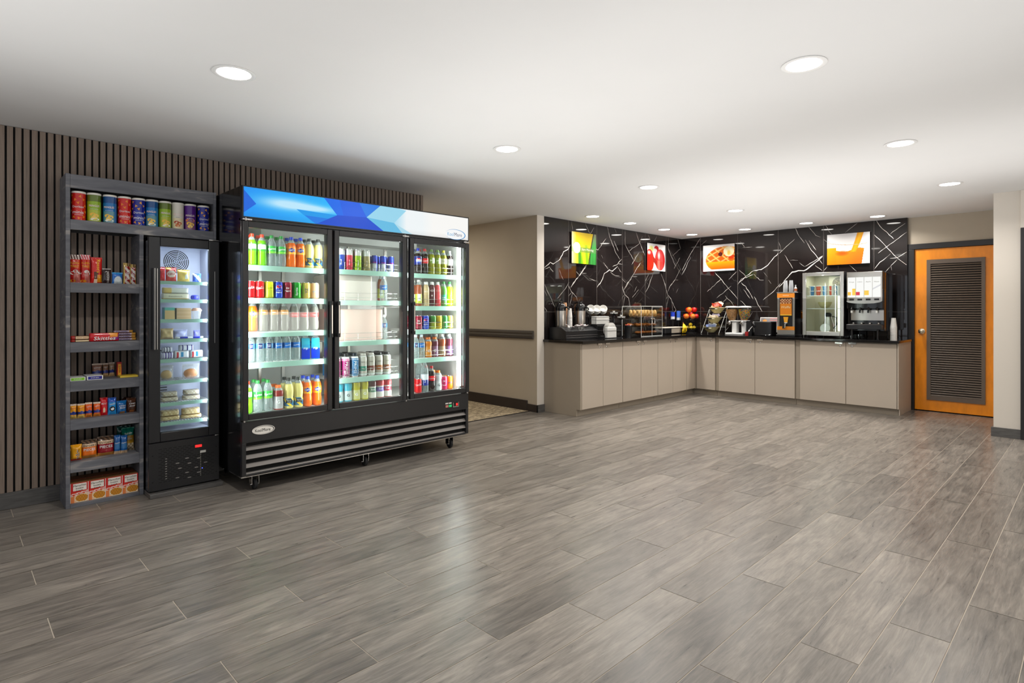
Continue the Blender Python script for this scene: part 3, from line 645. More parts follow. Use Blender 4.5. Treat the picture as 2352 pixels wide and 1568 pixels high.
# ================================================================ slim single-door fridge
fr = thing('upright_fridge', 'slim black single-door glass fridge set into the grey snack shelf', 'fridge', (0, 0, 0))
X0, X1, Y0, Y1 = .990, 1.428, 4.50, 4.85
b_ = MB(); b_.box(X0, X0 + .025, Y0 + .032, Y1, .035, 1.768, 'black_gloss'); b_.box(X1 - .025, X1, Y0 + .032, Y1, .035, 1.768, 'black_gloss'); b_.box(X0, X1, Y1 - .025, Y1, .035, 1.768, 'black_gloss')
b_.box(X0, X1, Y0 + .032, Y1, 1.738, 1.768, 'black_gloss'); b_.box(X0 + .03, X1 - .03, Y0 + .08, Y1 - .03, .045, .365, 'black_deep'); b_.build('cabinet', fr, bevel=.003)
l_ = MB(); l_.box(X0 + .026, X1 - .026, Y1 - .045, Y1 - .026, .38, 1.738, 'cool_liner'); l_.box(X0 + .026, X0 + .036, Y0 + .05, Y1 - .03, .38, 1.738, 'cool_liner'); l_.box(X1 - .036, X1 - .026, Y0 + .05, Y1 - .03, .38, 1.738, 'cool_liner'); l_.box(X0 + .026, X1 - .026, Y0 + .05, Y1 - .03, .36, .415, 'cool_liner'); l_.box(X0 + .026, X1 - .026, Y0 + .05, Y1 - .03, 1.722, 1.74, 'cool_liner')
l_.build('liner', fr)
# fan grille on the back, slotted rings
g_ = MB(); gx, _q, gz = onY(405, 601, Y1 - .0465)
for i, r in enumerate((.012, .024, .036, .048, .060, .072, .084)):
    n = 40; vs = []; 
    for k in range(n):
        a = 2 * PI * k / n; vs += [(gx + r * math.cos(a), Y1 - .0465, gz + r * math.sin(a)), (gx + (r - .006) * math.cos(a), Y1 - .0465, gz + (r - .006) * math.sin(a))]
    g_.add(vs, [(2 * k, 2 * ((k + 1) % n), 2 * ((k + 1) % n) + 1, 2 * k + 1) for k in range(n)], 'black_deep', None, True)
for a in (.3, 1.35, 2.4, 3.45, 4.5, 5.55): g_.tube([(gx, Y1 - .048, gz), (gx + .088 * math.cos(a), Y1 - .048, gz + .088 * math.sin(a))], .0018, 'cool_liner', seg=6)
for z in (.66, .68, .70, .72, .93, .95, .97): g_.box(1.03, 1.17, Y1 - .0465, Y1 - .045, z, z + .007, 'black_soft')
g_.build('fan_grille', fr)
do = glass_door(fr, X0 - .004, X1 + .004, .368, 1.765, Y0 - .004, 0, 0, .070, .062, .034)
h_ = MB(); h_.rbox(1.004, 1.016, Y0 - .03, Y0 - .004, 1.0, 1.55, .004, 'black_satin'); h_.box(1.0165, 1.0215, Y0 - .024, Y0 - .004, 1.0, 1.55, 'steel'); h_.box(1.034, 1.039, Y0 - .010, Y0 - .004, 1.0, 1.55, 'steel'); h_.build('handle', do)
h_ = MB(); h_.box(1.398, 1.402, Y0 - .007, Y0 - .004, 1.03, 1.545, 'steel'); h_.build('reflection_strip', do)  # steel strip stands in for a bright reflection along the door edge
h_ = MB(); h_.rbox(1.36, 1.43, Y0 - .012, Y0 + .002, 1.765, 1.773, .004, 'chrome'); h_.build('hinge', fr); h_ = MB(); h_.rbox(1.40, 1.43, Y0 - .01, Y0 + .01, .362, .368, .004, 'chrome'); h_.build('hinge', fr)
pn = MB(); pn.box(X0 - .002, X1 + .002, Y0 + .0, Y0 + .03, .042, .362, 'black_satin'); pv = pn
for j in range(19):
    z = .315 - j * .0125
    for i in range(12):
        x = 1.045 + i * .030 + (.015 if j % 2 else 0)
        if x + .02 > 1.395 or (z > .245 and x > 1.245): continue
        lit = (j > 5 and 3 <= i <= 9 and (i * 7 + j * 3) % 8 == 0)
        pv.box(x, x + .021, Y0 - .0006, Y0 + .001, z, z + .0045, 'steel' if lit else 'black_deep')
for j in range(9): pv.box(1.086, 1.096, Y0 - .001, Y0 + .001, .245 - j * .017, .249 - j * .017, 'steel')
for j in range(14): pv.box(1.305, 1.311, Y0 - .001, Y0 + .001, .248 - j * .012, .252 - j * .012, 'steel')
for x, z in ((1.01, .28), (1.01, .10), (1.412, .28), (1.412, .10)): pv.box(x - .004, x + .004, Y0 - .0008, Y0 + .001, z - .004, z + .004, 'black_deep')
pv.box(1.316, 1.321, Y0 - .0015, Y0, .140, .145, 'blue_led'); pv.build('lower_panel', fr)
d_ = MB(); d_.box(1.262, 1.326, Y0 - .003, Y0 + .001, .290, .318, 'black_gloss'); d_.box(1.272, 1.314, Y0 - .004, Y0, .296, .312, 'red_led'); d_.box(1.305, 1.342, Y0 - .0015, Y0 + .001, .252, .268, 'print', (215, 212, 205)); d_.build('display', fr)
ft = MB()
for x in (X0 + .03, X1 - .03):
    for y in (Y0 + .05, Y1 - .04): ft.lathe([(.012, 0), (.012, .012)], 'black_soft', seg=12, cx=x, cy=y, cz=.0305)
ft.build('foot_set', fr)
le = MB(); le.box(X1 - .050, X1 - .040, Y0 + .036, Y0 + .042, .43, 1.70, 'led_cool'); le.build('led_strip', fr); le = MB(); le.box(1.10, 1.33, Y0 + .10, Y0 + .115, 1.714, 1.722, 'led_cool'); le.build('led_strip', fr)
arealamp('fridge_lamp', (X1 - .055, Y0 + .045, 1.06), Vector((-.6, .8, 0)).to_track_quat('-Z', 'Y').to_euler(), .012, 1.25, 3.2, (.85, .9, 1))
arealamp('fridge_lamp', (1.21, Y0 + .1, 1.712), (0, 0, 0), .3, .03, .8, (.85, .9, 1))
FZ = [1.470, 1.343, 1.203, 1.063, .925, .774, .622, .488]
for z in FZ:
    s_ = MB()
    for i in range(20):
        x = X0 + .045 + (X1 - X0 - .095) * i / 19; s_.box(x - .0015, x + .0015, Y0 + .065, Y1 - .05, z - .005, z - .001, 'white_plastic')
    for y in (Y0 + .07, Y1 - .06): s_.box(X0 + .04, X1 - .045, y - .003, y + .003, z - .009, z - .005, 'white_plastic')
    so = s_.build('wire_shelf', fr); MB().box(X0 + .04, X1 - .062, Y0 + .056, Y0 + .064, z - .024, z, 'mint_strip').build('price_strip', so)
tag(MB().box(.987, 1.448, 4.462, 4.868, 0, .030, 'grey_base').build('plinth_board', bevel=.003), 'low grey board lying under the slim fridge', 'plinth')

# ================================================================ snack shelf (grey stained timber)
m_, nt, N, L, b = newmat('grey_stain2')
tc = N.new('ShaderNodeTexCoord'); mp = N.new('ShaderNodeMapping'); mp.inputs['Scale'].default_value = (1.2, 3, 7); nz = N.new('ShaderNodeTexNoise'); nz.inputs['Scale'].default_value = 2.6; nz.inputs['Detail'].default_value = 6; nz.inputs['Distortion'].default_value = 1.2
L.new(tc.outputs['Object'], mp.inputs[0]); L.new(mp.outputs[0], nz.inputs[0]); cr = N.new('ShaderNodeValToRGB'); e = cr.color_ramp.elements
e[0].position = .36; e[0].color = lin((90, 92, 99)); e[1].position = .78; e[1].color = lin((176, 170, 162)); k = e.new(.58); k.color = lin((110, 111, 117))
L.new(nz.outputs[0], cr.inputs[0]); L.new(cr.outputs[0], b.inputs['Base Color']); b.inputs['Roughness'].default_value = .5
su = thing('snack_shelf', 'grey stained open timber snack shelf wrapped over the slim fridge', 'shelf', (0, 0, 0))
SY0, SY1 = 4.62, 4.875
for nm, a in (('side_board', (.555, .579, SY0, SY1, 0, 2.14)), ('side_board', (1.432, 1.450, SY0, SY1, 1.775, 2.14)), ('divider_board', (.959, .984, SY0, SY1, 0, 1.785))):
    MB().box(*a, 'grey_stain2').build(nm, su, bevel=.002)
MB().box(.579, 1.432, SY0, SY0 + .02, 2.05, 2.138, 'grey_stain2').build('top_rail', su, bevel=.002)
MB().box(.579, 1.432, SY0 + .02, SY1, 2.11, 2.13, 'black_soft').box(.579, 1.432, SY1 - .006, SY1 - .001, 1.79, 2.11, 'black_soft').box(.984, 1.432, SY0 + .2, SY1, 1.772, 1.785, 'black_soft').build('back_board', su)
for x0, x1, zt in ((.579, 1.432, 1.849), (.579, .959, 1.445), (.579, .959, 1.060), (.579, .959, .809), (.579, .959, .562), (.579, .959, .289), (.579, .959, .024)):
    MB().box(x0, x1, SY0 + .002, SY0 + .022, max(0, zt - .065), zt, 'grey_stain2').box(x0, x1, SY0 + .022, SY1 - .002, max(0, zt - .03), zt, 'grey_stain2').build('shelf_board', su, bevel=.0015)

# ================================================================ base cabinets
def handle_parts(door, x, z, horiz_r=1):
    pass
def cab_unit(name, label, width, doors, loc, rz, depth=.57, parent_group='grey laminate base cabinets', stile_l=0, hands=(1, -1)):
    # local frame: x along the run, front at y=0 facing -Y, z from the floor
    t = thing('base_cabinet', label, 'cabinet', loc, rz, None)
    c = MB(); c.box(0, width, .02, depth, .082, .868, 'cabinet_side'); c.box(0, width, .06, depth, 0, .082, 'cabinet_side'); c.build('carcass', t)
    n = doors; gap = .0025; w = (width - stile_l) / n
    for i in range(n):
        a = stile_l + i * w + gap; b2 = stile_l + (i + 1) * w - gap
        d = MB().box(a, b2, 0, .019, .084, .857, 'cabinet_laminate').build('door', t, bevel=.0015)
        hs = hands[i] if i < len(hands) else 1
        hx = b2 - .075 if hs > 0 else a + .075
        if hands[0] == 0: continue
        h = MB(); h.box(hx - .042, hx + .042, -.014, .002, .846, .858, 'chrome'); h.box(hx - .042, hx + .042, -.016, -.012, .838, .858, 'chrome'); h.build('handle', d)
        k = MB(); kx = hx + hs * .01; k.T = Matrix.Translation((kx, 0, .812)) @ Matrix.Rotation(PI / 2, 4, 'X'); k.lathe([(.0115, 0), (.0115, .004), (.008, .006), (0, .006)], 'chrome', seg=18); k.T = Matrix(); k.box(kx - .001, kx + .001, -.0068, -.005, .807, .817, 'black_deep'); k.build('lock', d)
    return t
YF = 4.32
for lb, x0, x1, nd in (('grey two-door base cabinet at the left end of the counter under the airpots', 5.395, 6.228, 2), ('grey two-door base cabinet under the pastry case, second of the left run', 6.232, 7.066, 2), ('grey two-door base cabinet third of the left run, beside the corner filler', 7.07, 7.858, 2)):
    cab_unit('', lb, x1 - x0, nd, (x0, YF, 0), 0)
cab_unit('', 'narrow plain grey filler cabinet closing the left run at the corner', 8.108 - 7.862, 1, (7.862, YF, 0), 0, hands=(0,))
XF = 8.112
cab_unit('', 'narrow one-door grey base cabinet right of the counter corner under the bowl rack', 4.298 - 4.002, 1, (XF, 4.298, 0), -PI / 2, hands=(1,))
cab_unit('', 'wide two-door grey base cabinet under the cereal and batter dispensers', 3.998 - 2.882, 2, (XF, 3.998, 0), -PI / 2, stile_l=.048)
cab_unit('', 'wide two-door grey base cabinet under the steel fridge and juice machine', 2.878 - 1.722, 2, (XF, 2.878, 0), -PI / 2, stile_l=.058)
ep = MB(); ep.box(8.1082, 8.13, 4.3005, 4.34, .082, .868, 'cabinet_side'); ep.box(8.1085, 8.171, 4.381, 4.45, 0, .082, 'cabinet_side'); ep.box(8.1725, 8.20, 4.2985, 4.381, 0, .082, 'cabinet_side'); tag(ep.build('cabinet_filler'), 'grey filler post in the inner corner of the counter', 'panel')
ep = MB(); ep.box(5.365, 5.392, YF + .06, 4.898, 0, .868, 'cabinet_side').box(5.365, 5.392, YF, YF + .06, .082, .868, 'cabinet_side'); tag(ep.build('cabinet_end_panel', bevel=.002), 'grey panel closing the left end of the counter beside the pillar', 'panel')
ep = MB(); ep.box(XF + .06, 8.745, 1.704, 1.719, 0, .868, 'cabinet_laminate').box(XF, XF + .06, 1.704, 1.719, .082, .868, 'cabinet_laminate'); tag(ep.build('cabinet_end_panel', bevel=.002), 'grey panel closing the right end of the counter beside the louvered door', 'panel')
wt = MB(); wt.prism([(5.34, 4.26), (8.052, 4.26), (8.052, 1.69), (8.748, 1.69), (8.748, 4.898), (5.366, 4.898), (5.366, 4.893), (5.34, 4.893)], .87, .90, 'stone_top')
tag(wt.build('countertop', bevel=.006, smooth=False), 'long L-shaped polished black stone countertop', 'countertop')
# ================================================================ product builders
def profile_to(r, prof): return [(a * r, z) for a, z in prof]
def canister(label, loc, rz, h, r, top, fn, texts, key, group, ex=None):
    t = thing(key, label, 'snack tube', loc, rz, group)
    b = MB(); b.lathe([(r * .985, 0), (r, .004), (r, .03), (r, h * .25), (r, h * .4), (r, h * .55), (r, h * .7), (r, h * .8), (r, h * .88), (r, h - .012)], 'print_gloss', seg=36, cf=lambda z, a: fn(z / h, ((a + PI / 2 + PI) % (2 * PI)) - PI))
    for tx, sz, c, z, w, bo in texts: b.text(tx, sz, 'print', c, (0, 0, z * h), R=r, width=w, bold=bo)
    if ex: ex(b)
    b.build('tube', t)
    l = MB(); l.lathe([(r * 1.01, h - .013), (r * 1.03, h - .011), (r * 1.03, h - .002), (r * .98, h), (r * .9, h - .003), (0, h - .003)], 'print', (236, 232, 222), seg=32); l.build('lid', t)
    return t
def chips(b, r, h, pts, c, s=.010):
    # small triangles wrapped on a cylinder
    for a, z, rot in pts:
        q = []
        for k in range(3):
            t_ = rot + k * 2 * PI / 3; aa = a + s * math.cos(t_) / r; q.append(((r + .0007) * math.sin(aa), -(r + .0007) * math.cos(aa), z * h + s * 1.1 * math.sin(t_)))
        b.add(q, [(0, 1, 2)], 'print', c, True)
def pouch_fn(w, h, t, crimp=.06, lean=0.0, seed=0):
    rn = random.Random(seed); ph = [rn.uniform(0, 6) for _ in range(4)]
    def f(x, z, off=0, side=-1):
        u = max(-1, min(1, 2 * x / w)); v = max(0, min(1, z / h))
        e = max(0, 1 - abs(u) ** 3.0) ** .6; g = max(0, min(1, (v - crimp * .6) / .16)) * max(0, min(1, (1 - crimp - v) / .18)); g = g ** .6
        y = t / 2 * e * g * (1 + .14 * math.sin(5 * u + ph[0]) * math.sin(7 * v + ph[1])) + .0012 + .0015 * math.sin(u * 9 + ph[2]) * (1 - g)
        xs = x * (1 - .05 * g)
        return (xs, side * (y + off) + lean * z, z)
    return f
def fit(loc, w, rz=0):
    x, y, z = loc; hw = w / 2 * math.cos(rz) + .012 * abs(math.sin(rz))
    if y > 4.5 and x < 1.0 and z < 1.7: x = max(.5805 + hw, min(.9575 - hw, x))
    return (x, y, z)
def pouch(label, cat, key, loc, rz, w, h, t, paint, texts=(), m='print_gloss', group=None, lean=0.0, seed=0, n=(14, 18), extra=None):
    loc = fit(loc, w, rz)
    root = MB(); f = pouch_fn(w, h, t, lean=lean, seed=seed); nx, nz = n
    for side in (-1, 1):
        vs = [f(-w / 2 + w * i / nx, h * j / nz, 0, side) for j in range(nz + 1) for i in range(nx + 1)]; fs = []; cs = []
        for j in range(nz):
            for i in range(nx):
                a = j * (nx + 1) + i; q = (a, a + 1, a + nx + 2, a + nx + 1); fs.append(q if side < 0 else q[::-1]); cs.append(paint((i + .5) / nx, (j + .5) / nz))
        root.add(vs, fs, m, cs)
    for tx, sz, c, x, z, wd, bo, rot in texts: root.text(tx, sz, 'print', c, (x * w, 0, z * h), width=wd * w if wd else None, bold=bo, rot=rot, fn=f, off=.0012)
    if extra: extra(root, f)
    o = root.build(key); o.location = loc; o.rotation_euler = (0, 0, rz); tag(o, label, cat, group); return o
def carton(label, cat, key, loc, rz, w, d, h, paint, texts=(), m='print', group=None, nn=(16, 16), top=(150, 96, 60), side=None):
    loc = fit(loc, w)
    b = MB(); b.box(-w / 2, w / 2, .0006, d, 0, h, m, side or top); b.img(-w / 2, w / 2, 0, h, 0, nn[0], nn[1], paint, m)
    for tx, sz, c, x, z, wd, bo, rot in texts: b.text(tx, sz, 'print', c, (x * w, 0, z * h), width=wd * w if wd else None, bold=bo, rot=rot)
    o = b.build(key); o.location = loc; o.rotation_euler = (0, 0, rz); tag(o, label, cat, group); return o
TOPR_ = 'on the top shelf of the grey snack shelf'
# ---------------------------------------------------------------- top shelf: ten tubes
RED = (206, 24, 20); NAVY = (22, 34, 140)
def paint_dor(c1, c2): return lambda v, a: mixc(c1, c2, max(0, .5 * math.sin(a * 2 + v * 5)))
def paint_prin(lo, hi, band, oval=True):
    def f(v, a):
        c = lo if v < .72 else hi
        if v > .93: c = band
        if v < .36 and abs(a) < .8: c = mixc(lo, (240, 210, 120), .35)
        return c
    return f
TX = [(163.5, 197.5), (199, 233), (237, 268), (270, 302), (303, 334), (334, 364), (364.5, 394), (395, 422), (423, 451), (453, 481)]
KND = ['dr', 'pg', 'pb', 'dr', 'db', 'pb', 'pg', 'pw', 'pp', 'db']
TL = ['red tortilla minis tube at the left end of the top shelf', 'green and olive crisp tube, second from left on the top shelf', 'blue crisp tube, third from left on the top shelf between green and red tubes', 'red tortilla minis tube, fourth from left between two blue tubes', 'dark blue tortilla minis tube, fifth from left beside the red one', 'blue crisp tube, sixth from left on the top shelf beside a green tube', 'green crisp tube, seventh from left on the top shelf beside the white one', 'white pizza crisp tube with red top, eighth on the top shelf', 'purple crisp tube with orange oval and red top, second from the right end', 'dark blue tortilla minis tube at the right end of the top shelf']
tubes = {}
for i, ((a, b_), k, lb) in enumerate(zip(TX, KND, TL)):
    x = (onY(a, 510, 4.66)[0] + onY(b_, 510, 4.66)[0]) / 2; y = 4.665; loc = (x, y, 1.8492); rz = -.20 + .12 * math.sin(i * 2.3); h, r = .186, .0385
    if k in tubes: dup(tubes[k], lb, loc, rz); continue
    if k[0] == 'd':
        c1, c2 = (RED, (226, 44, 18)) if k == 'dr' else (NAVY, (34, 60, 176))
        def exf(ex):
            chips(ex, r, h, [(-1.0, .85, .3), (.3, .82, 1.2), (.8, .72, .2), (-.4, .70, 2), (0.0, .60, .8), (1.1, .5, 1.4), (-1.15, .6, .5), (.8, .12, 2.2), (-.6, .1, 1.2), (.1, .07, .2), (-1.2, .32, .3), (1.2, .3, 1.0)], (240, 138, 30) if k == 'dr' else (246, 172, 52))
            ex.tube([((r + .001) * math.sin(q / 10), -(r + .001) * math.cos(q / 10), h * .175) for q in range(-5, 8)], .0012, 'print', WHITE, seg=5)
        t = canister(lb, loc, rz, h, r, None, paint_dor(c1, c2), [('Doritos', .02, WHITE, .46, .062, .02), ('minis', .03, WHITE, .27, .062, .015)], 'snack_tube', 'tubes on the top shelf', exf)
    else:
        lo, hi, band = {'pg': ((150, 186, 38), (98, 118, 40), (98, 118, 40)), 'pb': ((24, 118, 186), (16, 78, 140), (16, 78, 140)), 'pw': ((226, 220, 208), (226, 220, 208), (196, 24, 32)), 'pp': ((84, 28, 132), (84, 28, 132), (206, 20, 44))}[k]
        def exf(ex):
            cyl = lambda x_, z_, o=.0012: ((r + o) * math.sin(x_ / r), -(r + o) * math.cos(x_ / r), z_)
            def wrapell(cx, cz, rx, rz_, c, o): ex.add([cyl(cx + rx * math.cos(2 * PI * q / 24), cz + rz_ * math.sin(2 * PI * q / 24), o) for q in range(24)], [tuple(range(24))], 'print', c, True)
            ex.text('PRINGLES', .019, 'print', (196, 22, 40), (0, 0, .545 * h), R=r, width=.062, bold=.06, off=.0006)
            ex.text('SOUR CREAM' if k == 'pg' else ('PIZZA' if k == 'pw' else 'SALT & VINEGAR' if k == 'pb' else 'BBQ'), .007, 'print', WHITE if k != 'pw' else (40, 30, 30), (0, 0, .43 * h), R=r, width=.045 if k != 'pw' else .022)
            if k == 'pp': wrapell(0, .36 * h, .030, .013, (240, 120, 30), .0010)
            cc = (244, 190, 60) if k != 'pw' else (176, 60, 30)
            for q, (cx_, cz_) in enumerate(((-.008, .24), (.010, .20), (.0, .12))): wrapell(cx_, cz_ * h, .016, .011, mixc(cc, (250, 226, 140), q * .25) if k != 'pw' else mixc(cc, (214, 130, 60), q * .4), .0012 + .0003 * q)
            if k in ('pb', 'pg'): wrapell(.004, .07 * h, .024, .008, (236, 238, 230), .0022)
        t = canister(lb, loc, rz, h, r, None, paint_prin(lo, hi, band), [('PRINGLES', .018, (246, 240, 232), .545, .060, .03)], 'snack_tube', 'tubes on the top shelf', exf)
    tubes[k] = t
# ---------------------------------------------------------------- second shelf
def sp(x0, x1, yt, Y, zb):
    a = onY(x0, 700, Y)[0]; b_ = onY(x1, 700, Y)[0]; zt = onY((x0 + x1) / 2, yt, Y)[2]; return (a + b_) / 2, b_ - a, zt - zb
ZB = 1.4455
def pork(u, v):
    if v > .82: return (90, 52, 46) if int((u * 5 + v * 4) * 1.6) % 2 else (236, 220, 210)
    if v > .5: return mixc((198, 30, 22), (222, 60, 24), u)
    if u > .38 and v < .42: return (206, 128, 116) if int(u * 14) % 2 else (190, 92, 84)
    return (194, 28, 24)
def pork2(u, v):
    if v > .82: return (214, 60, 74) if int((u * 5 + v * 4) * 1.6) % 2 else (240, 206, 206)
    return pork(u, v)
fl_ = [('FLAMIN', .02, (252, 190, 40), 0, .70, .8, .04, .0), ('TWIST', .02, (252, 190, 40), 0, .58, .8, .04, .0)]
def porkx(b, f):
    for cx, cz, rx, rz_, c in ((.0, .40, .028, .012, (240, 232, 226)), (-.012, .08, .018, .008, (236, 150, 30)), (.004, .48, .014, .010, (222, 220, 214))):
        b.add([f(cx + rx * math.cos(2 * PI * q / 16), cz * .155 + rz_ * math.sin(2 * PI * q / 16), .0015) for q in range(16)], [tuple(range(16))], 'print', c, True)
x, w, h = sp(158, 184, 584, 4.66, ZB); pouch('red pork crackling bag with brown striped top, leftmost on the second shelf', 'snack bag', 'snack_bag', (x + .001, 4.69, ZB), -.15, w * 1.0, h, .03, pork, fl_, extra=porkx, seed=1, n=(20, 30))
x, w, h = sp(185, 209, 584, 4.66, ZB); pouch('red crackling bag with pink striped top, second from left on the second shelf', 'snack bag', 'snack_bag', (x + .002, 4.70, ZB), .12, w * .98, h, .03, pork2, fl_, extra=porkx, seed=2, n=(20, 30))
x, w, h = sp(208, 236, 590, 4.68, ZB)
def reese(u, v):
    if v < .32 and u > .55: return (240, 150, 20) if v > .05 else (206, 24, 20)
    if .3 < u < .62 and v < .42: return (92, 44, 26) if v > .15 else (242, 214, 190)
    if u < .16 and v > .4: return (186, 20, 20)
    return (222, 28, 18)
pouch('tall bright red candy bag with yellow upright lettering on the second shelf', 'candy bag', 'candy_bag', (x + .003, 4.72, ZB), 0.05, w, h, .022, reese, [("Reese's", .030, (252, 196, 20), .18, .66, 0, .03, -PI / 2)], seed=3)
x, w, h = sp(237, 258, 616, 4.66, ZB)
pouch('dark brown chocolate packet with silver upright letters on the second shelf', 'candy bag', 'candy_bag', (x, 4.70, ZB), 0, w * .96, h, .018, lambda u, v: (196, 190, 186) if v > .93 else (44, 24, 24), [('HERSHEYS', .0165, (214, 208, 204), .12, .42, 0, .03, -PI / 2)], seed=4)
x, w, h = sp(259, 285, 625, 4.66, ZB)
def blu(u, v):
    if (u - .55) ** 2 / .16 + (v - .2) ** 2 / .22 < 1: return (214, 224, 226)
    return (20, 110, 200) if v < .86 else (60, 160, 226)
pouch('small bright blue packet with a pale round print on the second shelf', 'candy bag', 'candy_bag', (x, 4.70, ZB), .1, w * .97, h, .02, blu, seed=5, n=(24, 24))
x, w, h = sp(286, 303, 603, 4.66, ZB)
def twx(u, v):
    if v > .82: return (196, 164, 84) if u < .5 else (120, 88, 40)
    if u < .16 or u > .86: return (206, 170, 88)
    return (150, 26, 26) if math.sin(v * 21 + u * 6) > -.1 else (226, 214, 204)
o = pouch('gold and brown striped candy packet, left one of the pair at the right end', 'candy bag', 'candy_bag', (x, 4.70, ZB), .0, w * 1.0, h, .018, twx, [('TWIX', .026, WHITE, .1, .42, 0, .05, PI / 2)], seed=6, n=(16, 24))
x2, w2, h2 = sp(303, 319, 606, 4.66, ZB)
pouch('gold and brown striped candy packet, right one of the pair against the divider', 'candy bag', 'candy_bag', (x2, 4.71, ZB), .0, w2 * 1.0, h2, .018, twx, [('TWIX', .026, WHITE, .1, .42, 0, .05, PI / 2)], seed=8, n=(16, 24))
# ---------------------------------------------------------------- third shelf: flat candy bars
ZB = 1.0605
def bar(label, loc, rz, w, h, d, paint, texts, seed=0):
    # a wrapper lying on its long side, front face towards the room
    loc = fit(loc, w)
    b = MB(); nx = 22
    def sec(x):
        u = 2 * x / w; e = max(0, 1 - abs(u) ** 10) ** .5; return max(.12, e)
    ring = 12; vs = []; cs = []; fs = []
    for i in range(nx + 1):
        x = -w / 2 + w * i / nx; e = sec(x)
        for k in range(ring):
            a = 2 * PI * k / ring; ca, sa = math.cos(a), math.sin(a); sg = lambda q: abs(q) ** .6 * (1 if q > 0 else -1)
            vs.append((x, d / 2 * sg(ca) * e, h / 2 + h / 2 * sg(sa) * (1 if abs(2 * x / w) < .92 else .9)))
    for i in range(nx):
        for k in range(ring):
            k2 = (k + 1) % ring; fs.append((i * ring + k, (i + 1) * ring + k, (i + 1) * ring + k2, i * ring + k2)); cs.append(paint((i + .5) / nx, .5 + .5 * math.sin(2 * PI * (k + .5) / ring)))
    fs += [tuple(range(ring)), tuple(nx * ring + k for k in range(ring))[::-1]]; cs += [paint(0, .5), paint(1, .5)]
    b.add(vs, fs, 'print_gloss', cs)
    for tx, sz, c, x, z, wd, bo in texts: b.text(tx, sz, 'print', c, (x * w, -d / 2 - .001, z * h), width=wd * w, bold=bo, shear=.15)
    o = b.build('candy_bar'); o.location = loc; o.rotation_euler = (0, 0, rz); tag(o, label, 'candy bar', None); return o
cara = lambda u, v: (236, 214, 170) if .25 < u < .95 and .3 < v < .8 else ((176, 40, 30) if u < .25 else (110, 60, 36))
x, w, h = sp(161, 206, 771, 4.66, ZB)
bar('lower cream and brown caramel bar at the left of the third shelf', (x, 4.665, ZB), 0, w, .014, .03, cara, [])
bar('upper cream and brown caramel bar stacked at the left of the third shelf', (x, 4.668, ZB + .0142), .02, w * .99, .026, .03, cara, [('MILKY WAY', .010, (190, 40, 24), .1, .5, .6, .03)])
x, w, h = sp(205, 273, 768, 4.65, ZB)
def skit(u, v):
    if (u - .8) ** 2 * 20 + (v - .8) ** 2 * 4 < .5: return (240, 150, 40)
    if (u - .9) ** 2 * 30 + (v - .5) ** 2 * 4 < .4: return (150, 40, 130)
    return (206, 18, 32)
bar('red fruit candy bag lying in the middle of the third shelf', (x, 4.652, ZB), 0, w, .056, .034, skit, [('Skittles', .032, WHITE, .0, .36, .74, .04)])
snk = lambda u, v: (190, 140, 60) if u > .78 else (96, 50, 60) if v > .75 or v < .2 else (196, 176, 190)
for i, (lb, dx, dz) in enumerate((('brown peanut bar at the bottom of the pile right on the third shelf', 0, 0), ('brown peanut bar, second from the bottom of the pile on the third shelf', -.002, .0175), ('brown peanut bar, third up in the pile on the third shelf', .004, .035), ('brown peanut bar on top of the pile on the third shelf', -.012, .0525))):
    x, w, h = sp(271 if i < 3 else 268, 321 if i < 3 else 314, 765, 4.67, ZB)
    bar(lb, (min(x, .957 - w / 2) + min(0, dx), 4.70 + .004 * i, ZB + dz), 0, w * .98, .0172, .03, snk, [('SNICKERS', .012, (40, 40, 110), -.12, .5, .6, .04)])
# ---------------------------------------------------------------- fourth shelf: boxes, cookie packs
ZB = .8095
def gb(c): return lambda u, v: c if .08 < u < .92 and .12 < v < .85 else (232, 232, 228)
x, w, h = sp(159, 196, 869, 4.65, ZB); carton('flat white and lime green bar box at the left of the fourth shelf', 'box', 'snack_box', (x + .002, 4.645, ZB), 0, w * .96, .13, .022, gb((130, 200, 30)), [('KIND', .008, WHITE, 0, .5, .5, .03, 0)], top=(226, 226, 222), side=(226, 226, 222))
x, w, h = sp(199, 237, 865, 4.65, ZB); carton('flat white and navy bar box beside the green one on the fourth shelf', 'box', 'snack_box', (x, 4.645, ZB), 0, w * .97, .15, .026, gb((36, 36, 140)), [('KIND', .008, WHITE, 0, .5, .5, .03, 0)], top=(222, 222, 224), side=(222, 222, 224))
def lance(c, c2): 
    def f(u, v):
        if v > .90: return (226, 206, 190)
        if abs(v - .33 - .06 * math.sin(u * 3)) < .09: return (40, 60, 140)
        if v < .22: return c2
        return c
    return f
for i, (a, b_, yt, c) in enumerate(((218, 243, 838, (150, 110, 92)), (243, 258, 837, (140, 104, 78)), (258, 272, 835, (176, 148, 120)))):
    x, w, h = sp(a, b_, yt, 4.70, ZB)
    pouch(['brown cookie sleeve, left of the three standing on the fourth shelf', 'brown cookie sleeve, middle of the three on the fourth shelf', 'pale tan cookie sleeve, right of the three on the fourth shelf'][i], 'cookie pack', 'cookie_pack', (x, 4.82, ZB), 0, w * .95, h * 1.02, .03, lance(c, (206, 170, 120)), [('Lance', .008, WHITE, 0, .72, .7, .03, .12)], seed=20 + i)
x, w, h = sp(274, 284, 832, 4.70, ZB); carton("narrow red and orange candy box standing upright on the fourth shelf", 'box', 'candy_box', (x, 4.76, ZB), 0, w * .95, .04, h * .98, lambda u, v: (196, 26, 20) if v > .9 or u < .12 or u > .88 or v < .05 else (246, 170, 30), [("REESE'S", .014, (110, 30, 20), .0, .5, 0, .05, PI / 2)], top=(190, 24, 20))
